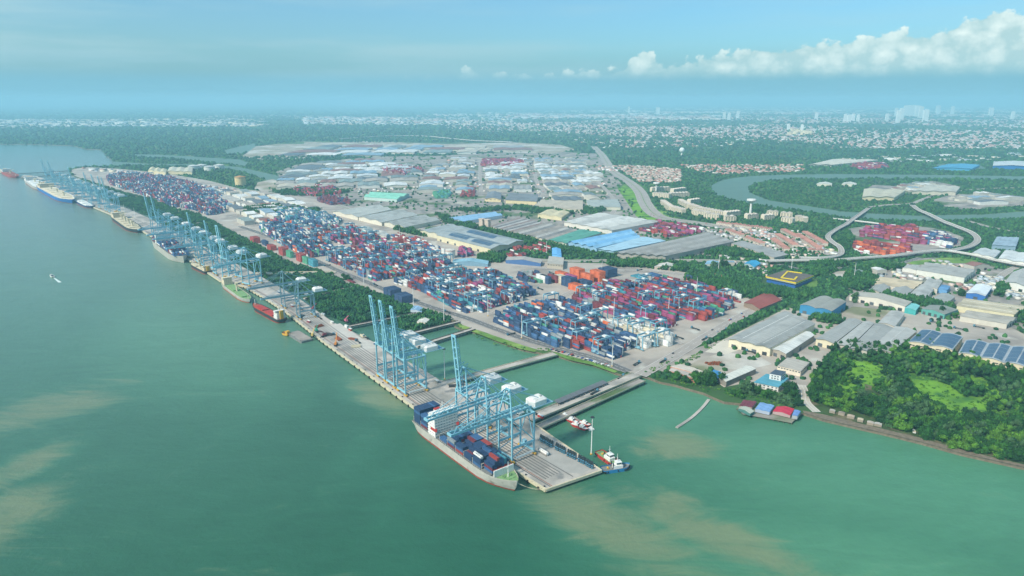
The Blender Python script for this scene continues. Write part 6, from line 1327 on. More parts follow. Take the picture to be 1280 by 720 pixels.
cyl_thing('round orange-topped beige silo in the distant left port', 'silo', 'silo', (301, 232), 20, 34, 'd8bf8a', 'c08a4a', 4)
for k, (p, h) in enumerate([((604, 286), 24), ((611, 287), 24)]):
    x, y = at(*p, 3); r = empty('silo_block', (x, y, 3.1), ANG); tag(r, f'pinkish cream silo block, {"left" if k==0 else "right"} twin beside the brown striped factory', 'silo'); KIDS[r.name] = []; q = MB()
    for i in range(3): q.cyl((i*5-5, 0, 0), (i*5-5, 0, h), 3, n=12); q.cyl((i*5-5, 6, 0), (i*5-5, 6, h), 3, n=12)
    q.build('shell', wallmat('d2bca8'), r); q = MB(); q.box((0, 3, h+1.2), (16, 12, 2.4)); q.build('head_house', wallmat('c9b4a2'), r)
def water_tower(label, px, h=34, s=1.0):
    x, y = at(*px, 3); r = empty('water_tower', (x, y, 3.1)); tag(r, label, 'water tower'); KIDS[r.name] = []; q = MB(); q.cyl((0, 0, 0), (0, 0, h*.72), 3.6*s, 3.0*s, n=16); q.build('stem', wallmat('dcd8ce'), r); q = MB(); q.cyl((0, 0, h*.72), (0, 0, h*.9), 3.0*s, 13*s, n=24); q.cyl((0, 0, h*.9), (0, 0, h), 13*s, 12.4*s, n=24); q.build('bowl', wallmat('e0ddd4'), r); return r
water_tower('white mushroom-shaped water tower beside the river bend houses', (938, 266), 40, 1.0); water_tower('white flared water tower behind the cream apartment rows', (820, 240), 34, .9)
x, y = at(852, 196, 3); r = empty('globe_water_tower', (x, y, 3)); tag(r, 'white globe water tower standing out of the dark forest', 'water tower'); KIDS[r.name] = []; q = MB(); q.cyl((0, 0, 0), (0, 0, 30), 5, n=12); q.build('stem', wallmat('dcd8ce'), r)
q = MB(); bm = bmesh.new(); bmesh.ops.create_uvsphere(bm, u_segments=20, v_segments=12, radius=15); q.add([(v.co.x, v.co.y, v.co.z+38) for v in bm.verts], [tuple(v.index for v in f.verts) for f in bm.faces]); bm.free(); q.build('globe', wallmat('dfe2dc'), r)
# cream apartment rows
M_apt = mat('apartment_wall', lin('ddcdb2'), .85, var=.06, scale=.1)
M_aptroof = roofmat('cdbfae')
def apartment(label, pa, pb, depth=14, h=14, rf=None, wallc=None):
    a, b = Vector(at(*pa, 3)), Vector(at(*pb, 3)); d = b-a; L_ = d.length; r = empty('apartment_block', (a.x, a.y, 3.05), math.atan2(d.y, d.x)); tag(r, label, 'apartment block', 'cream apartment blocks near the river bend'); KIDS[r.name] = []
    q = MB(); q.box((L_/2, depth/2, h/2), (L_, depth, h)); n = max(2, int(L_/11)); q.build('wall', wallc or M_apt, r)
    for k in range(n): q = MB(); x0 = L_*(k+.5)/n; w = L_/n; q.add([(x0-w/2, -.6, h), (x0+w/2, -.6, h), (x0+w/2, depth+.6, h), (x0-w/2, depth+.6, h), (x0, -.6, h+3), (x0, depth+.6, h+3)], [(0, 4, 5, 3), (4, 1, 2, 5), (0, 1, 4), (2, 3, 5)]); q.build('roof', rf or M_aptroof, r)
    for fl in range(int(h/3.2)):
        q = MB()
        for k in range(n*2): q.box((L_*(k+.5)/(n*2), -.05, 1.8+fl*3.2), (L_/n/2*.5, .3, 1.4)); q.box((L_*(k+.5)/(n*2), depth+.05, 1.8+fl*3.2), (L_/n/2*.5, .3, 1.4))
        q.build('window_row', M_glass, r)
    FOOT.append([(a.x, a.y), (b.x, b.y), (b.x-d.y/L_*depth, b.y+d.x/L_*depth), (a.x-d.y/L_*depth, a.y+d.x/L_*depth)])
AP = [((815, 240), (838, 239)), ((815, 246), (836, 248)), ((838, 247), (862, 246)), ((842, 242), (858, 240)), ((825, 256), (836, 264)), ((838, 264), (852, 268)), ((847, 255), (858, 261)), ((860, 261), (874, 266)), ((864, 268), (884, 272)), ((876, 266), (896, 270)), ((880, 273), (898, 275)), ((896, 270), (907, 271)), ((906, 277), (920, 277)), ((908, 272), (926, 270)), ((934, 275), (948, 274)), ((955, 276), (968, 275)), ((958, 270), (972, 271)), ((975, 272), (990, 273)), ((976, 278), (990, 280)), ((993, 276), (1004, 279)), ((863, 256), (876, 254))]
for k, (a, b) in enumerate(AP): apartment(f'cream gabled apartment block near the river bend, {ORD[k]} counting from the expressway', a, b, 16 if k < 4 else 14)
# pink-roofed terraces inside the loop
for k, (a, b) in enumerate([((993, 296), (1020, 314)), ((1002, 293), (1028, 308)), ((968, 296), (990, 310)), ((962, 302), (980, 315)), ((975, 290), (994, 300)), ((1010, 316), (1030, 317)), ((940, 286), (962, 290)), ((915, 283), (940, 287)), ((895, 281), (915, 284)), ((905, 290), (925, 297)), ((930, 300), (950, 308))]):
    apartment(f'long low terrace with pinkish roof inside the ramp loop, {ORD[k]} from the ramp', a, b, 12, 7, roofmat('b98474'), wallmat('d8c8b4'))
# far towers
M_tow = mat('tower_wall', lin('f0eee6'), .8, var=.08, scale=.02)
TW = [(1056, 152, 3), (1061, 153, 4), (1066, 152, 3), (1072, 153, 3), (1126, 150, 4), (1131, 146, 4), (1136, 145, 5), (1141, 145, 5), (1146, 146, 5), (1150, 148, 4), (1156, 152, 5), (1122, 153, 4), (1172, 142, 4), (1190, 143, 3), (905, 149, 3), (911, 150, 3), (922, 148, 3), (822, 143, 4), (1108, 152, 3), (1238, 145, 4), (1020, 150, 3), (786, 142, 2), (985, 164, 3), (1002, 165, 3), (1265, 150, 3), (1120, 145, 3)]
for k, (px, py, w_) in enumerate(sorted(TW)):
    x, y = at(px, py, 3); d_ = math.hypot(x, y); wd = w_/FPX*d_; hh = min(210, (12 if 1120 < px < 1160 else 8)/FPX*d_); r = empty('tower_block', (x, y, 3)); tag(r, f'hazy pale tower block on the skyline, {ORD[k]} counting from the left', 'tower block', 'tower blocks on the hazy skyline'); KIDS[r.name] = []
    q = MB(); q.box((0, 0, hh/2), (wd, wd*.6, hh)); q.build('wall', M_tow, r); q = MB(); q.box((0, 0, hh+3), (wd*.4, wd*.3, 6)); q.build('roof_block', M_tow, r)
# hills beyond the towers
for nm, px0, px1, hh in (('hill', 770, 840, 110), ('hill', 850, 950, 70), ('hill', 200, 330, 60), ('hill', 600, 700, 60)):
    a = at(px0, 128.2, 0); b = at(px1, 128.2, 0); q = MB(); n = 14; Y = a[1]
    P = [(a[0]+(b[0]-a[0])*i/n, Y, 3) for i in range(n+1)]+[(a[0]+(b[0]-a[0])*i/n, Y+6000, 3+hh*4*math.sin(math.pi*i/n)*(0.75+.25*math.sin(i*2.1))) for i in range(n+1)]+[(a[0]+(b[0]-a[0])*i/n, Y+14000, 3) for i in range(n+1)]
    q.add(P, [(i, i+1, n+2+i, n+1+i) for i in range(n)]+[(n+1+i, n+2+i, 2*n+3+i, 2*n+2+i) for i in range(n)]); tag(q.build(nm, M_land), kind='structure')

# ---- estate filler sheds ----
EST = ['a2a29b', '6f7478', '8fa6b4', 'dedcd4', 'b0a698', '8d9a94', 'c4b9a4', 'e6e4dc', '8aa4b2', '94695e', '7c8784', 'dedcd4', 'cfd2cf']
def est_grid(px, where, du, dv, ang, gap_u=12, gap_v=16, h0=8, seed=1, pal=EST, drop=.04, skip=None):
    rg = random.Random(seed); P = W(px, 3); ca, sa = math.cos(ang), math.sin(ang); loc = [(x*ca+y*sa, -x*sa+y*ca) for x, y in P]; a0, a1 = min(p[0] for p in loc), max(p[0] for p in loc); b0, b1 = min(p[1] for p in loc), max(p[1] for p in loc); v = b0; ri = 0; made = 0
    while v < b1:
        d2 = dv*rg.uniform(.8, 1.3); u = a0+rg.uniform(0, 20); ci = 0; got = False
        while u < a1:
            d1 = du*rg.uniform(.6, 1.6); c = [(u, v), (u+d1, v), (u+d1, v+d2), (u, v+d2)]; ok = sum(inside([p[0]], [p[1]], loc)[0] for p in c) >= 3; wc = [(x*ca-y*sa, x*sa+y*ca) for x, y in c]
            if ok and rg.random() > drop*.4 and len(SMALL) < 290:
                m = ((wc[0][0]+wc[2][0])/2, (wc[0][1]+wc[2][1])/2)
                hit = any(inside([p[0]], [p[1]], f)[0] for f in FOOT for p in wc+[m]) or any(inside([p[0]], [p[1]], wc)[0] for f in FOOT for p in f)
                if not hit:
                    pass
                    rdd = all(roaddist(e) > 10 for e in wc+[m]+[((wc[i_][0]+wc[(i_+1) % 4][0])/2, (wc[i_][1]+wc[(i_+1) % 4][1])/2) for i_ in range(4)])
                    if rdd:
                        col = rg.choice(pal); names = {'a2a29b': 'grey', '6f7478': 'dark grey', '8fa6b4': 'blue-grey', 'dedcd4': 'off-white', 'b0a698': 'beige', '8d9a94': 'green-grey', 'c4b9a4': 'sandy', 'e6e4dc': 'white', '8aa4b2': 'pale blue', '94695e': 'brick-red', '7c8784': 'dull grey', 'cfd2cf': 'pale grey'}
                        got = True; ci += 1; sz = 'large' if d1*d2 > 2600 else ('small' if d1*d2 < 1000 else 'mid-sized')
                        shed(f'{names[col]} roofed shed {where}, {ORD[ri]} row, {ORD[ci-1]} along', wc, rg.uniform(h0-2, h0+3), col, rg.choice(['d2cbb8', 'c4beb0', 'd8d6cc', 'b9b4a6']), bays=rg.choice((1, 1, 2, 3)), world=True, doors=0 if m[1] > 1300 else 2, group='sheds '+where, name='industrial_shed', cat='shed', windows=0); SMALL.append(1); made += 1
                        u += d1+gap_u*rg.uniform(.5, 1.8)-9
            u += 9
        if got: ri += 1
        v += d2+gap_v*rg.uniform(.6, 1.6)
    return made
SMALL = []
RP = np.array([(p.x, p.y, w_/2) for s_, w_ in ROADS for a_, b_ in zip(s_, s_[1:]) for p in [a_.lerp(b_, t_/4) for t_ in range(4)]])
def roaddist(e): return (np.hypot(RP[:, 0]-e[0], RP[:, 1]-e[1])-RP[:, 2]).min()
E0 = R(88)
print('est', est_grid([(520, 245), (600, 243), (600, 197), (562, 197), (535, 212)], 'in the estate above the pond', 62, 70, 0, seed=1),
 est_grid([(604, 240), (668, 240), (664, 197), (602, 210)], 'in the middle estate streets', 62, 75, 0, seed=2),
 est_grid([(672, 250), (760, 258), (768, 240), (738, 200), (668, 198)], 'in the estate beside the expressway', 62, 70, .1, seed=3),
 est_grid([(340, 236), (450, 240), (530, 238), (545, 215), (470, 200), (380, 206), (350, 222)], 'in the estate by the left river arm', 85, 90, .2, seed=4, drop=.08),
 est_grid([(1195, 350), (1250, 352), (1240, 333), (1225, 325), (1222, 335), (1210, 345)], 'in the east estate below the flyover', 28, 18, .3, seed=5),
 est_grid([(1210, 400), (1290, 412), (1290, 395), (1275, 400)], 'at the right edge of the east estate', 30, 22, .3, seed=6),
 est_grid([(270, 262), (320, 290), (345, 272), (395, 262), (360, 245), (300, 240), (255, 238)], 'in the distant yard behind the mangroves', 60, 30, ANG, seed=7, drop=.15),
 est_grid([(440, 196), (560, 194), (660, 190), (700, 184), (560, 181), (420, 181), (340, 196)], 'on the reclaimed land', 170, 200, 0, seed=8, drop=.3, gap_u=30),
 est_grid([(1105, 245), (1150, 241), (1198, 239), (1165, 228), (1125, 234)], 'across the river by the quarry', 50, 30, .1, seed=9, drop=.3),
 est_grid([(1060, 345), (1085, 350), (1110, 340), (1100, 333), (1062, 338)], 'between the flyover and the factory wings', 26, 16, .1, seed=10, drop=.3),
 est_grid([(1185, 250), (1235, 243), (1286, 249), (1240, 259)], 'in the quarry lot beside the river', 60, 25, .1, seed=11, drop=.5),
 est_grid([(880, 332), (960, 340), (955, 324), (880, 322)], 'between the hedge and the slanting warehouse', 24, 14, -.2, seed=12, drop=.5), len(SMALL))

# ================= VEGETATION =================
def ico(sub=1):
    bm = bmesh.new(); bmesh.ops.create_icosphere(bm, subdivisions=sub, radius=1); v = np.array([tuple(x.co) for x in bm.verts]); f = np.array([[x.index for x in p.verts] for p in bm.faces]); bm.free(); return v, f
IV1, IF1 = ico(1); IV2, IF2 = ico(2)
keep_ = [i for i, f in enumerate(IF1) if IV1[f][:, 2].mean() > -0.35]; IF1u = IF1[keep_]
def fol_colors(n, rng, tone=0):
    base = np.array([[lin('2f5c34'), lin('3a6a38'), lin('295034'), lin('47763c')], [lin('2c5a3e'), lin('36683f'), lin('28523e'), lin('437246')]][tone]); c = base[rng.integers(0, 4, n)]; return c*rng.uniform(.55, .98, (n, 1))
def crown_arrays(seed, leaves=520, rx=1.0, palm=False):
    """one crown (radius about 1, centre at z 1): uneven lumps made of many leaf clumps"""
    rg = np.random.default_rng(seed); V = []; F = []; Cc = []; k = 0; nl = rg.integers(7, 11)
    cen = rg.normal(size=(nl, 3))*np.array([.45, .45, .28]); rad = rg.uniform(.32, .55, nl)
    for c, r in zip(cen, rad):
        v = IV1*r*.86*np.array([1, 1, .8])+rg.normal(size=IV1.shape)*.07*r+c; V.append(v); F.append(IF1+k); k += len(v); Cc.append(np.tile([.85], (len(IF1), 1))*np.ones((1, 3)))
    pts = rg.normal(size=(leaves, 3)); pts /= np.linalg.norm(pts, axis=1)[:, None]; pts[:, 2] = np.abs(pts[:, 2])*1.0-.25; w = rg.integers(0, nl, leaves); P = cen[w]+pts*rad[w][:, None]*rg.uniform(.85, 1.18, (leaves, 1))
    a = rg.normal(size=(leaves, 3)); a /= np.linalg.norm(a, axis=1)[:, None]; b = np.cross(a, rg.normal(size=(leaves, 3))); b /= np.linalg.norm(b, axis=1)[:, None]; s = rg.uniform(.07, .15, (leaves, 1))
    tri = np.stack([P-a*s, P+a*s*.8+b*s*.7, P+b*s*-.8+a*s*.3], 1).reshape(-1, 3); V.append(tri); F.append(np.arange(leaves*3).reshape(-1, 3)+k); Cc.append(rg.uniform(.65, 1.5, (leaves, 1))*np.ones((1, 3)))
    V = np.vstack(V); V[:, 2] += .55; return V, np.vstack(F), np.vstack(Cc)
TREE_COL = {'deep green': '2c5624', 'mid green': '3d6c28', 'yellow-green': '56802a', 'grey-green': '4a6a40', 'dark green': '254a24'}
CROWNS = {}
for ci, (cn, hx) in enumerate(TREE_COL.items()):
    for s_ in range(3):
        V, F, Cc = crown_arrays(ci*10+s_); me = bpy.data.meshes.new('crown'); me.from_pydata(V.tolist(), [], F.tolist()); a = me.color_attributes.new('Col', 'FLOAT_COLOR', 'CORNER'); cc_ = np.ones((len(F), 3, 4), np.float32); cc_[:, :, :3] = (np.array(lin(hx))*Cc)[:, None, :]; a.data.foreach_set('color', cc_.ravel()); me.materials.append(M_fol); me.update(); CROWNS[(cn, s_)] = me
q = MB(); q.cyl((0, 0, 0), (0, 0, .62), .045, .025, n=6); q.bar((0, 0, .4), (.22, .1, .75), .02); q.bar((0, 0, .35), (-.2, .12, .72), .02); q.bar((0, 0, .42), (.02, -.22, .74), .02); TRUNK = q.mesh('trunk', M_trunk)
TREEN = {}
def tree(x, y, r_, h, cn, s_, where, z=3.1, group=None):
    o = empty('broadleaf_tree', (x, y, z), random.uniform(0, 6)); o.scale = (r_, r_, h); key = (cn, where); TREEN.setdefault(key, []).append((pix(x, y)[0], o)); tag(o, f'{cn} bushy tree {where}', 'tree', 'trees '+where)
    t = bpy.data.objects.new('trunk', TRUNK); link(t, o); c = bpy.data.objects.new('crown', CROWNS[(cn, s_)]); link(c, o); return o
wood = [(1020, 474), (1034, 449), (1046, 440), (1062, 434), (1090, 438), (1120, 443), (1132, 434), (1150, 434), (1200, 448), (1240, 457), (1290, 468), (1290, 580), (1240, 569), (1200, 560), (1150, 545), (1112, 534), (1100, 524), (1065, 514), (1035, 506), (1016, 502), (1012, 490)]
holes = [[(952, 346), (996, 355), (1022, 346), (1024, 360), (1000, 368), (950, 358)], [(1054, 450), (1084, 447), (1106, 458), (1118, 476), (1098, 486), (1060, 476)], [(1126, 464), (1157, 465), (1199, 485), (1244, 503), (1244, 524), (1195, 526), (1160, 514), (1134, 490)], [(1163, 459), (1200, 463), (1247, 483), (1268, 502), (1244, 503), (1200, 484)], [(1074, 478), (1102, 478), (1104, 504), (1086, 506), (1074, 498)], [(1036, 478), (1068, 472), (1078, 484), (1070, 500), (1044, 498)]]
rg = np.random.default_rng(21); cand = []
def sample_px(poly, n):
    xs = [p[0] for p in poly]; ys = [p[1] for p in poly]; X = rg.uniform(min(xs), max(xs), n); Y = rg.uniform(min(ys), max(ys), n); m = inside(X, Y, poly); return X[m], Y[m]
def on_ground(X, Y, z=3.0):
    a = (X-640)/FPX; b = (Y-360)/FPX; dy = CP-b*SP; dz = -SP-b*CP; t = (z-CAM_H)/dz; return a*t, dy*t
X, Y = sample_px(wood, 5200)
for h_ in holes: m = ~inside(X+rg.normal(size=len(X))*4, Y+rg.normal(size=len(X))*2.5, h_); X, Y = X[m], Y[m]
x, y = on_ground(X, Y); order = np.argsort(np.hypot(x, y)); x, y, X, Y = x[order], y[order], X[order], Y[order]
sel = []; grid = {}
for i in range(len(x)):
    g_ = (int(x[i]//6.5), int(y[i]//6.5)); 
    if any(math.hypot(x[i]-sx_, y[i]-sy_) < 6.0 for a in (-1, 0, 1) for b in (-1, 0, 1) for (sx_, sy_) in grid.get((g_[0]+a, g_[1]+b), ())): continue
    grid.setdefault(g_, []).append((x[i], y[i])); sel.append(i)
CN = list(TREE_COL); big_n = 0; restt = []
def zone(px, py):
    if py > 530 and px > 1150: return 'along the shore at the wood\'s near corner'
    if py > 505 and px < 1110: return 'behind the bank shacks'
    if py > 505: return 'in the near strip of the wood'
    if px < 1060: return 'at the office side of the wood'
    if 1060 < px < 1120 and py > 465: return 'around the small dark pond in the wood'
    if py < 455: return 'under the warehouse walls at the wood edge'
    return 'around the bright meadows of the wood'
for i in sel:
    cn = CN[int(rg.choice(5, p=[.34, .2, .12, .14, .2]))]; r_ = rg.uniform(4.6, 8.6); h_ = rg.uniform(6, 11.5)
    if big_n < 262: tree(x[i], y[i], r_, h_, cn, int(rg.integers(3)), zone(X[i], Y[i])); big_n += 1
    else: restt.append((x[i], y[i], r_, h_, cn))
# single trees outside the wood that read as trees
SOLO = [((883, 481), 9, 'by the end of the floating walkway'), ((874, 478), 9, 'by the end of the floating walkway'), ((890, 479), 10, 'beside the white waterfront shed'), ((880, 474), 9, 'beside the white waterfront shed'), ((867, 476), 7, 'on the shore below the terraced quarters'), ((855, 477), 6, 'on the shore below the terraced quarters'), ((845, 474), 6, 'on the shore below the terraced quarters'), ((836, 470), 5, 'at the trestle foot'),
  ((930, 492), 8, 'behind the pier restaurants'), ((938, 489), 7, 'behind the pier restaurants'), ((946, 492), 7, 'behind the pier restaurants'), ((955, 497), 6, 'behind the pier restaurants'), ((965, 499), 7, 'behind the pier restaurants'), ((978, 503), 8, 'behind the pier restaurants'), ((984, 492), 9, 'below the waterfront office'), ((992, 498), 7, 'below the waterfront office'), ((925, 496), 6, 'behind the pier restaurants'), ((918, 494), 5, 'behind the pier restaurants'), ((986, 505), 7, 'behind the pier restaurants'), ((996, 508), 6, 'behind the pier restaurants'),
  ((433, 350), 8, 'standing alone at the mangrove edge by the yard road'), ((1018, 397), 6, 'beside the blue-walled wavy-roofed building'), ((1022, 395), 6, 'beside the blue-walled wavy-roofed building'), ((1068, 377), 8, 'by the sandy yard'), ((1175, 394), 9, 'at the green-grey roof row'), ((1200, 370), 10, 'behind the blue gable shed'), ((1194, 398), 6, 'at the end of the grey and white shed'), ((1262, 393), 7, 'at the long cream warehouse corner'), ((893, 334), 9, 'on the estate road verge'), ((905, 333), 9, 'on the estate road verge')]
for k, (p, r_, w_) in enumerate(SOLO): xx, yy = at(*p, 3); tree(xx, yy, r_, r_*1.25, CN[k % 5 if k % 5 != 2 else 0], k % 3, w_)
for (cn, w_), L_ in TREEN.items():
    if len(L_) > 1:
        for k, (_, o) in enumerate(sorted(L_, key=lambda t: t[0])): o['label'] = f'{cn} bushy tree {w_}, {ORD[k]} from the left'
# the rest of the wood as one mass
protoC = [crown_arrays(100+k, 130) for k in range(4)]
def crowd(items, name, label, cat='trees', tonefn=None, protos=protoC):
    Vs, Fs, Cs = [], [], []; k = 0
    for (x_, y_, r_, h_, c3, z_) in items:
        V, F, Cc = protos[random.randrange(len(protos))]; t = random.uniform(0, 6.28); ca, sa = math.cos(t), math.sin(t); v = V*[r_, r_, h_]; v = np.stack([v[:, 0]*ca-v[:, 1]*sa+x_, v[:, 0]*sa+v[:, 1]*ca+y_, v[:, 2]+z_], 1)
        Vs.append(v); Fs.append(F+k); Cs.append(Cc*c3); k += len(v)
    o = mass(name, np.vstack(Vs), np.vstack(Fs), M_fol, np.vstack(Cs)); tag(o, label, cat, kind='stuff'); return o
crowd([(a, b, r_, h_, np.array(lin(TREE_COL[c])), 3.1) for a, b, r_, h_, c in restt], 'woodland', 'remaining dense trees of the riverside wood on the right')
# mangroves
items = []
for px in mangrove_px:
    P = W(px, .3); lo = [to_uv(p) for p in P]; us = [p[0] for p in lo]; vs_ = [p[1] for p in lo]; n = int((max(us)-min(us))*(max(vs_)-min(vs_))/34)
    U_ = rg.uniform(min(us), max(us), n); V_ = rg.uniform(min(vs_), max(vs_), n); m = inside(U_, V_, lo)
    nzv = np.sin(U_*.05)*np.cos(V_*.09)+np.sin(U_*.021+2)*np.sin(V_*.06+U_*.03); m &= (nzv > -1.15+.25*(rg.random(n)))
    for u, v in zip(U_[m], V_[m]): p = uv(u, v); items.append((p[0], p[1], rg.uniform(3.6, 6), rg.uniform(4, 7.5), np.array(lin(random.choice(['2f5e3c', '386c3c', '2a5438', '42703c']))), .2))
small = [crown_arrays(200+k, 45) for k in range(4)]
print('mangroves', len(items)); crowd(items, 'mangroves', 'dense dark mangroves filling the mud flats between the wharf and the yard', 'mangroves', protos=small)
# reeds and shrubs at the basin edges
items = []
X, Y = sample_px(wood, 1500); a, b = on_ground(X, Y, 3.1)
for x_, y_ in zip(a, b): items.append((x_, y_, rg.uniform(.8, 2.6), rg.uniform(.6, 2.2), np.array(lin(random.choice(['5f8f2e', '4f7f2c', '75a038', '3f6f2c']))), 3.1))
for px, n in [([(572, 408), (590, 413), (610, 421), (640, 430), (662, 437), (655, 441), (630, 434), (600, 425), (580, 418)], 34), ([(700, 443), (730, 451), (762, 460), (775, 467), (760, 464), (730, 456)], 18), ([(640, 434), (690, 438), (700, 442)], 10), ([(825, 474), (845, 468), (868, 477), (900, 486), (898, 496), (870, 486), (850, 482)], 60), ([(905, 486), (930, 487), (975, 500), (1000, 508), (985, 512), (930, 498), (905, 496)], 110), ([(985, 487), (1001, 494), (1003, 506), (990, 500)], 40), ([(880, 438), (905, 424), (980, 385), (986, 384), (915, 422), (884, 443)], 70), ([(845, 456), (872, 442), (880, 444), (850, 459)], 40), ([(805, 467), (842, 447), (846, 449), (812, 469)], 30)]:
    X, Y = sample_px(px, n*4); X, Y = X[:n], Y[:n]; a, b = on_ground(X, Y, 2.0)
    for x_, y_ in zip(a, b): items.append((x_, y_, rg.uniform(1.0, 2.6), rg.uniform(.9, 2.4), np.array(lin(random.choice(['4f7f2c', '3f6f2c', '6a8f3a', '2f5f2c']))), 2.2))
crowd(items, 'shrubbery', 'low bright shrubs and reeds lining the basin edges and waterfront', 'shrubs', protos=small)

# ---- everything else that is green: blobs of canopy over the open land ----
def canopy(name, label, X, Y, size_px, tone, zbase=3.0, hfac=.9):
    x_, y_ = on_ground(X, Y); d_ = np.hypot(np.hypot(x_, y_), CAM_H); n = len(x_); r_ = size_px/FPX*d_*rg.uniform(.6, 1.25, n); r_ = np.clip(r_, 3.5, 45); hh = np.clip(r_*hfac, 4, 16)*rg.uniform(.7, 1.2, n)
    nv = len(IV1); V = np.repeat(IV1[None], n, 0)*(1+rg.normal(size=(n, nv, 1))*.16); V[:, :, 0] *= r_[:, None]; V[:, :, 1] *= r_[:, None]; V[:, :, 2] = V[:, :, 2]*hh[:, None]+hh[:, None]*.35; V += np.stack([x_, y_, np.full(n, zbase)], 1)[:, None, :]
    F = (IF1u[None]+nv*np.arange(n)[:, None, None]).reshape(-1, 3); col = np.repeat(fol_colors(n, rg, tone), len(IF1u), 0)*rg.uniform(.88, 1.12, (n*len(IF1u), 1))
    o = mass(name, V.reshape(-1, 3), F, M_fol, col); tag(o, label, 'trees', kind='stuff'); return n
def mask_foot(X, Y, margin=3):
    x_, y_ = on_ground(X, Y); m = np.ones(len(X), bool)
    for f in FOOT:
        fx = [p[0] for p in f]; fy = [p[1] for p in f]; near = (x_ > min(fx)-5) & (x_ < max(fx)+5) & (y_ > min(fy)-5) & (y_ < max(fy)+5)
        if near.any(): idx = np.where(near)[0]; m[idx] &= ~inside(x_[idx], y_[idx], f)
    for s_, w_ in ROADS:
        P = np.array([(p.x, p.y) for p in s_])
        for a, b in zip(P, P[1:]):
            lo = np.minimum(a, b)-w_; hi = np.maximum(a, b)+w_; near = (x_ > lo[0]) & (x_ < hi[0]) & (y_ > lo[1]) & (y_ < hi[1])
            if not near.any(): continue
            idx = np.where(near)[0]; p = np.stack([x_[idx], y_[idx]], 1)-a; d = b-a; L2_ = d@d; t = np.clip((p@d)/L2_, 0, 1); dist_ = np.linalg.norm(p-t[:, None]*d, axis=1); m[idx] &= dist_ > w_/2+3
    return m
BARE = holes[:1]+[[(560, 398), (600, 411), (672, 436), (700, 440), (803, 466), (845, 442), (880, 438), (905, 421), (985, 382), (992, 386), (915, 425), (884, 446), (806, 476), (690, 450), (600, 426), (560, 412)]]+list(river_px.values())+list(paved.values())+[[(300, 197), (320, 183), (345, 180), (380, 177), (420, 178), (500, 178), (640, 178), (700, 181), (720, 187), (690, 192), (600, 190), (440, 193)], [(322, 228), (340, 224), (362, 229), (350, 234), (330, 240), (318, 236)], [(780, 232), (800, 240), (805, 262), (828, 274), (815, 280), (795, 270), (782, 250), (772, 236)], [(1040, 396), (1066, 383), (1113, 388), (1098, 402)], wood, [(1030, 341), (1060, 338), (1090, 344), (1082, 350), (1050, 348)]]
LANDP = shore_r+shore_l
X = rg.uniform(-40, 1320, 150000); Y = 133+rg.uniform(0, 1, 150000)**1.15*340
m = inside(X, Y, [(1320, 600)]+LANDP+[(-100, 120), (1320, 120)])
for b_ in BARE: m &= ~inside(X, Y, b_)
X, Y = X[m], Y[m]
# thin the canopy where the towns stand
URB = [([(0, 150), (110, 152), (330, 154), (330, 160), (120, 160), (0, 158)], .6), ([(380, 146), (640, 146), (640, 158), (380, 156)], .45), ([(560, 140), (1300, 140), (1300, 186), (980, 186), (960, 172), (700, 172), (640, 160)], .62), ([(770, 205), (800, 206), (852, 212), (852, 228), (800, 228), (780, 216)], .9), ([(850, 207), (1000, 207), (1010, 215), (900, 220), (860, 216)], .5), ([(0, 156), (60, 157), (60, 161), (0, 161)], .6)]
k_ = rg.random(len(X)); m = ~(inside(X, Y, [(850, 278), (1060, 290), (1050, 345), (960, 345), (880, 330), (820, 300)]) & (k_ < .4)); 
for p_, f in URB: m &= ~(inside(X, Y, p_) & (k_ < f))
X, Y = X[m], Y[m]; m = mask_foot(X, Y); X, Y = X[m], Y[m]
print('canopy', len(X)); far = Y < 200
canopy('forest', 'dense dark green forest and scrub stretching across the distant lowland', X[far], Y[far], 1.7, 1); canopy('scrub_trees', 'scattered roadside and riverside trees between the estates', X[~far], Y[~far], 1.6, 0)
# tree lines inside the paved estates
LINES = [[(858, 349), (900, 352), (945, 360), (1000, 369), (1010, 374), (985, 376), (940, 374), (905, 366), (864, 356)], [(1000, 362), (1020, 368), (1035, 380), (1020, 376), (1004, 370)], [(1056, 349), (1075, 343), (1095, 350), (1094, 360), (1072, 364), (1055, 358)], [(1085, 366), (1100, 368), (1180, 384), (1195, 388), (1180, 388), (1120, 376), (1085, 370)], [(600, 285), (640, 295), (690, 308), (740, 318), (780, 322), (770, 326), (700, 316), (640, 302), (598, 290)], [(598, 322), (615, 318), (630, 322), (628, 328), (602, 329)],
  [(480, 278), (500, 285), (520, 290), (545, 297), (530, 296), (500, 290)], [(760, 330), (800, 328), (858, 334), (855, 340), (800, 334), (765, 334)], [(1020, 398), (1050, 402), (1052, 406), (1024, 402)], [(300, 262), (340, 258), (400, 262), (398, 268), (340, 266), (305, 268)], [(560, 262), (612, 262), (640, 258), (690, 262), (720, 268), (700, 270), (640, 262), (600, 266)], [(1050, 300), (1060, 290), (1066, 300), (1060, 312), (1052, 308)], [(1250, 360), (1262, 352), (1256, 366), (1245, 372)], [(545, 268), (580, 278), (600, 284), (590, 288), (556, 278)], [(735, 268), (700, 262), (690, 258), (760, 262), (745, 268)], [(1060, 340), (1130, 330), (1128, 336), (1062, 346)], [(1010, 330), (1060, 330), (1030, 345), (1012, 346)], [(880, 318), (960, 326), (990, 325), (955, 318), (905, 312)], [(1275, 395), (1290, 392), (1290, 402), (1278, 404)], [(340, 240), (400, 236), (440, 240), (400, 246), (350, 244)]]
XX, YY = [], []
for L_ in LINES:
    ar = abs(sum(L_[i][0]*L_[(i+1) % len(L_)][1]-L_[(i+1) % len(L_)][0]*L_[i][1] for i in range(len(L_))))/2; a, b = sample_px(L_, int(ar*5)+30); kk = int(ar*.55)+10; XX.append(a[:kk]); YY.append(b[:kk])
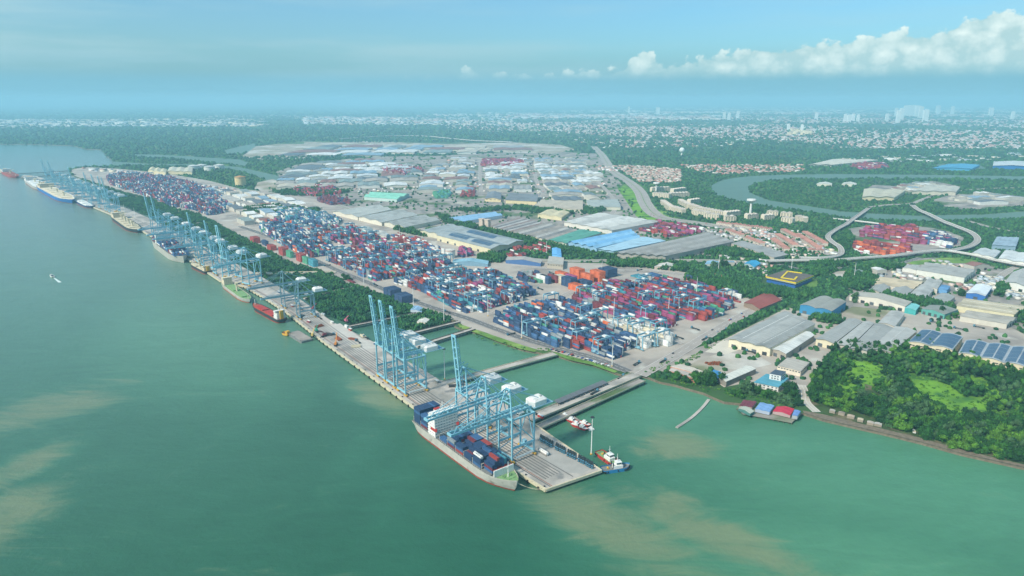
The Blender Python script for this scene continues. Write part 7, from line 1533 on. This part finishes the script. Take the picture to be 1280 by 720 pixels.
XX = np.concatenate(XX); YY = np.concatenate(YY); m = mask_foot(XX, YY) & ~inside(XX, YY, holes[0]); XX, YY = XX[m], YY[m]
x_, y_ = on_ground(XX, YY); its = [(a, b, rg.uniform(4, 7.5), rg.uniform(6, 11), np.array(lin(random.choice(['2f5c30', '386832', '2a522e', '467236']))), 3.1) for a, b in zip(x_, y_)]
crowd(its, 'hedgerow_trees', 'dark green tree belts lining the roads and fences between warehouses', 'trees', protos=small)
# scattered trees along the estates' paved ground
XX, YY = [], []
for k in ('estate_ground', 'east_estate_ground', 'factory_ground'): a, b = sample_px(paved[k], 9000 if k == 'estate_ground' else 1500); XX.append(a[:1800 if k == 'estate_ground' else 160]); YY.append(b[:1800 if k == 'estate_ground' else 160])
XX = np.concatenate(XX); YY = np.concatenate(YY); m = mask_foot(XX, YY); canopy('street_trees', 'small green trees dotted between the factory sheds', XX[m], YY[m], 1.6, 0)

# ================= FAR TOWNS =================
bx = []
def town(poly, n, wpx, hpx, pal, ang=0.0):
    X, Y = sample_px(poly, n*7); x_, y_ = on_ground(X, Y); cl = np.sin(x_*.0021+1)*np.sin(y_*.0016)+np.sin(x_*.0007+y_*.0009)+.6*np.sin(x_*.006)*np.sin(y_*.004+2)+rg.normal(size=len(X))*.35; mm_ = (cl > -.1) | (n < 700); X, Y, x_, y_ = X[mm_][:n], Y[mm_][:n], x_[mm_][:n], y_[mm_][:n]; d_ = np.hypot(x_, y_); k = len(X); w = wpx/FPX*d_*rg.uniform(.5, 1.7, k); dep = w*rg.uniform(.5, 1.3, k); h_ = np.clip(hpx/FPX*d_*rg.uniform(.4, 1.2, k), 3.5, 22)
    c = np.array([lin(p) for p in pal])[rg.integers(0, len(pal), k)]*rg.uniform(.8, 1.15, (k, 1)); bx.append((np.stack([x_, y_, np.full(k, 3.1)], 1), np.stack([np.clip(w, 6, 120), np.clip(dep, 8, 160), h_], 1), rg.uniform(-.15, .15, k)+ang, c))
TP = ['d2beb0', 'c49a8c', 'd6d0c6', 'b0b0ac', 'ccb8aa', 'd8d8d2', 'b08478']; IP = ['d6d4ca', 'c4c4bc', 'b0b8bc', 'd8cbb0']
town([(640, 141), (1300, 139), (1300, 160), (900, 165), (640, 156)], 6500, 1.5, .7, TP); town([(820, 158), (1300, 158), (1300, 186), (985, 186), (960, 174), (830, 172)], 6500, 1.9, .8, TP)
town([(560, 150), (820, 152), (820, 172), (700, 172), (560, 160)], 2600, 1.6, .8, TP); town([(380, 147), (640, 147), (640, 158), (380, 155)], 420, 5, .9, IP); town([(0, 150), (330, 149), (330, 158), (0, 158)], 600, 7, 1.0, IP); town([(380, 146), (900, 140), (900, 150), (380, 156)], 900, 6, 1.1, IP+TP); town([(700, 172), (960, 172), (940, 182), (760, 186)], 160, 4, 1, IP+TP); town([(300, 150), (900, 133), (1290, 133), (1290, 140), (640, 142)], 900, 4, .9, IP)
town([(774, 207), (800, 207), (850, 212), (852, 228), (800, 228), (782, 217)], 620, 2.6, 1.2, ['c09a86', 'b88a78', 'd0c4b4', 'c9b8a6']); town([(850, 206), (1000, 206), (1010, 214), (905, 218), (870, 214)], 420, 3, 1.2, ['b9766a', 'c9a492', 'd6d0c2', 'b98a76']); town([(745, 208), (776, 207), (780, 214), (750, 213)], 60, 3, 1.2, TP)
town([(1050, 196), (1290, 192), (1290, 200), (1050, 204)], 60, 8, 1.2, IP); town([(760, 176), (860, 174), (850, 184), (770, 184)], 60, 6, 1, TP); town([(985, 163), (1012, 163), (1012, 169), (986, 169)], 40, 4, 3, ['d9c8a4'])
town([(340, 240), (450, 243), (540, 238), (545, 215), (480, 200), (380, 206)], 250, 2.4, 1.4, EST if False else IP+TP); town([(540, 247), (600, 245), (602, 205), (560, 200)], 120, 2.4, 1.4, IP+TP); town([(604, 240), (668, 242), (668, 198), (604, 208)], 110, 2.4, 1.4, IP+TP); town([(672, 255), (760, 260), (760, 230), (672, 200)], 150, 2.6, 1.4, IP+TP)
town([(100, 210), (150, 213), (180, 218), (215, 222), (262, 232), (330, 244), (380, 252), (340, 262), (270, 240), (180, 216), (120, 215)], 300, 4, 1.5, IP+TP); town([(1085, 350), (1180, 362), (1240, 372), (1245, 345), (1180, 325), (1110, 335)], 160, 2.6, 2.2, TP+IP); town([(1195, 350), (1285, 380), (1285, 360), (1240, 345)], 120, 3.5, 3, ['d6d0c2', 'c4bca8', 'b0b8bc'])
town([(862, 282), (1000, 290), (1050, 318), (960, 328), (905, 300)], 240, 3, 1.8, TP+IP); town([(893, 327), (960, 347), (985, 318), (1000, 300), (930, 284)], 110, 3, 2, TP)
Cb = np.vstack([b[0] for b in bx]); Db = np.vstack([b[1] for b in bx]); Ab = np.concatenate([b[2] for b in bx]); Kb = np.vstack([b[3] for b in bx])
rx, ry = Cb[:, 0], Cb[:, 1]; fm_ = np.ones(len(Cb), bool)
for f in FOOT:
    fx = [p[0] for p in f]; fy = [p[1] for p in f]; near = (rx > min(fx)-25) & (rx < max(fx)+25) & (ry > min(fy)-25) & (ry < max(fy)+25)
    if near.any():
        idx = np.where(near)[0]; cx_, cy_ = sum(fx)/4, sum(fy)/4; big = [(cx_+(px-cx_)*1.3, cy_+(py-cy_)*1.3) for px, py in f]; fm_[idx] &= ~inside(rx[idx], ry[idx], big)
Cb, Db, Ab, Kb = Cb[fm_], Db[fm_], Ab[fm_], Kb[fm_]
v_, f_, c_ = boxes(Cb, Db, Ab, Kb); o = mass('distant_houses', v_, f_, M_attr, c_); tag(o, 'thousands of tiny pale houses and sheds of the far towns fading into haze', 'houses', kind='stuff')
for o in scene.objects:
    if o.parent is None and o.get('label'):
        for a_, b_ in ((' ship-to-shore', ''), ('just ', ''), ('light blue', 'blue'), (' shipping', ''), ('pale blue gantry', 'gantry'), (' of the cars there', ''), ('long ', ''), (' in the ', ' in '), (', ', ' ')):
            if len(o['label'].split()) > 16: o['label'] = o['label'].replace(a_, b_)
        if len(o['label'].split()) > 16: print('LONG', o.name, '|', o['label'])
print('objects', len(scene.objects))
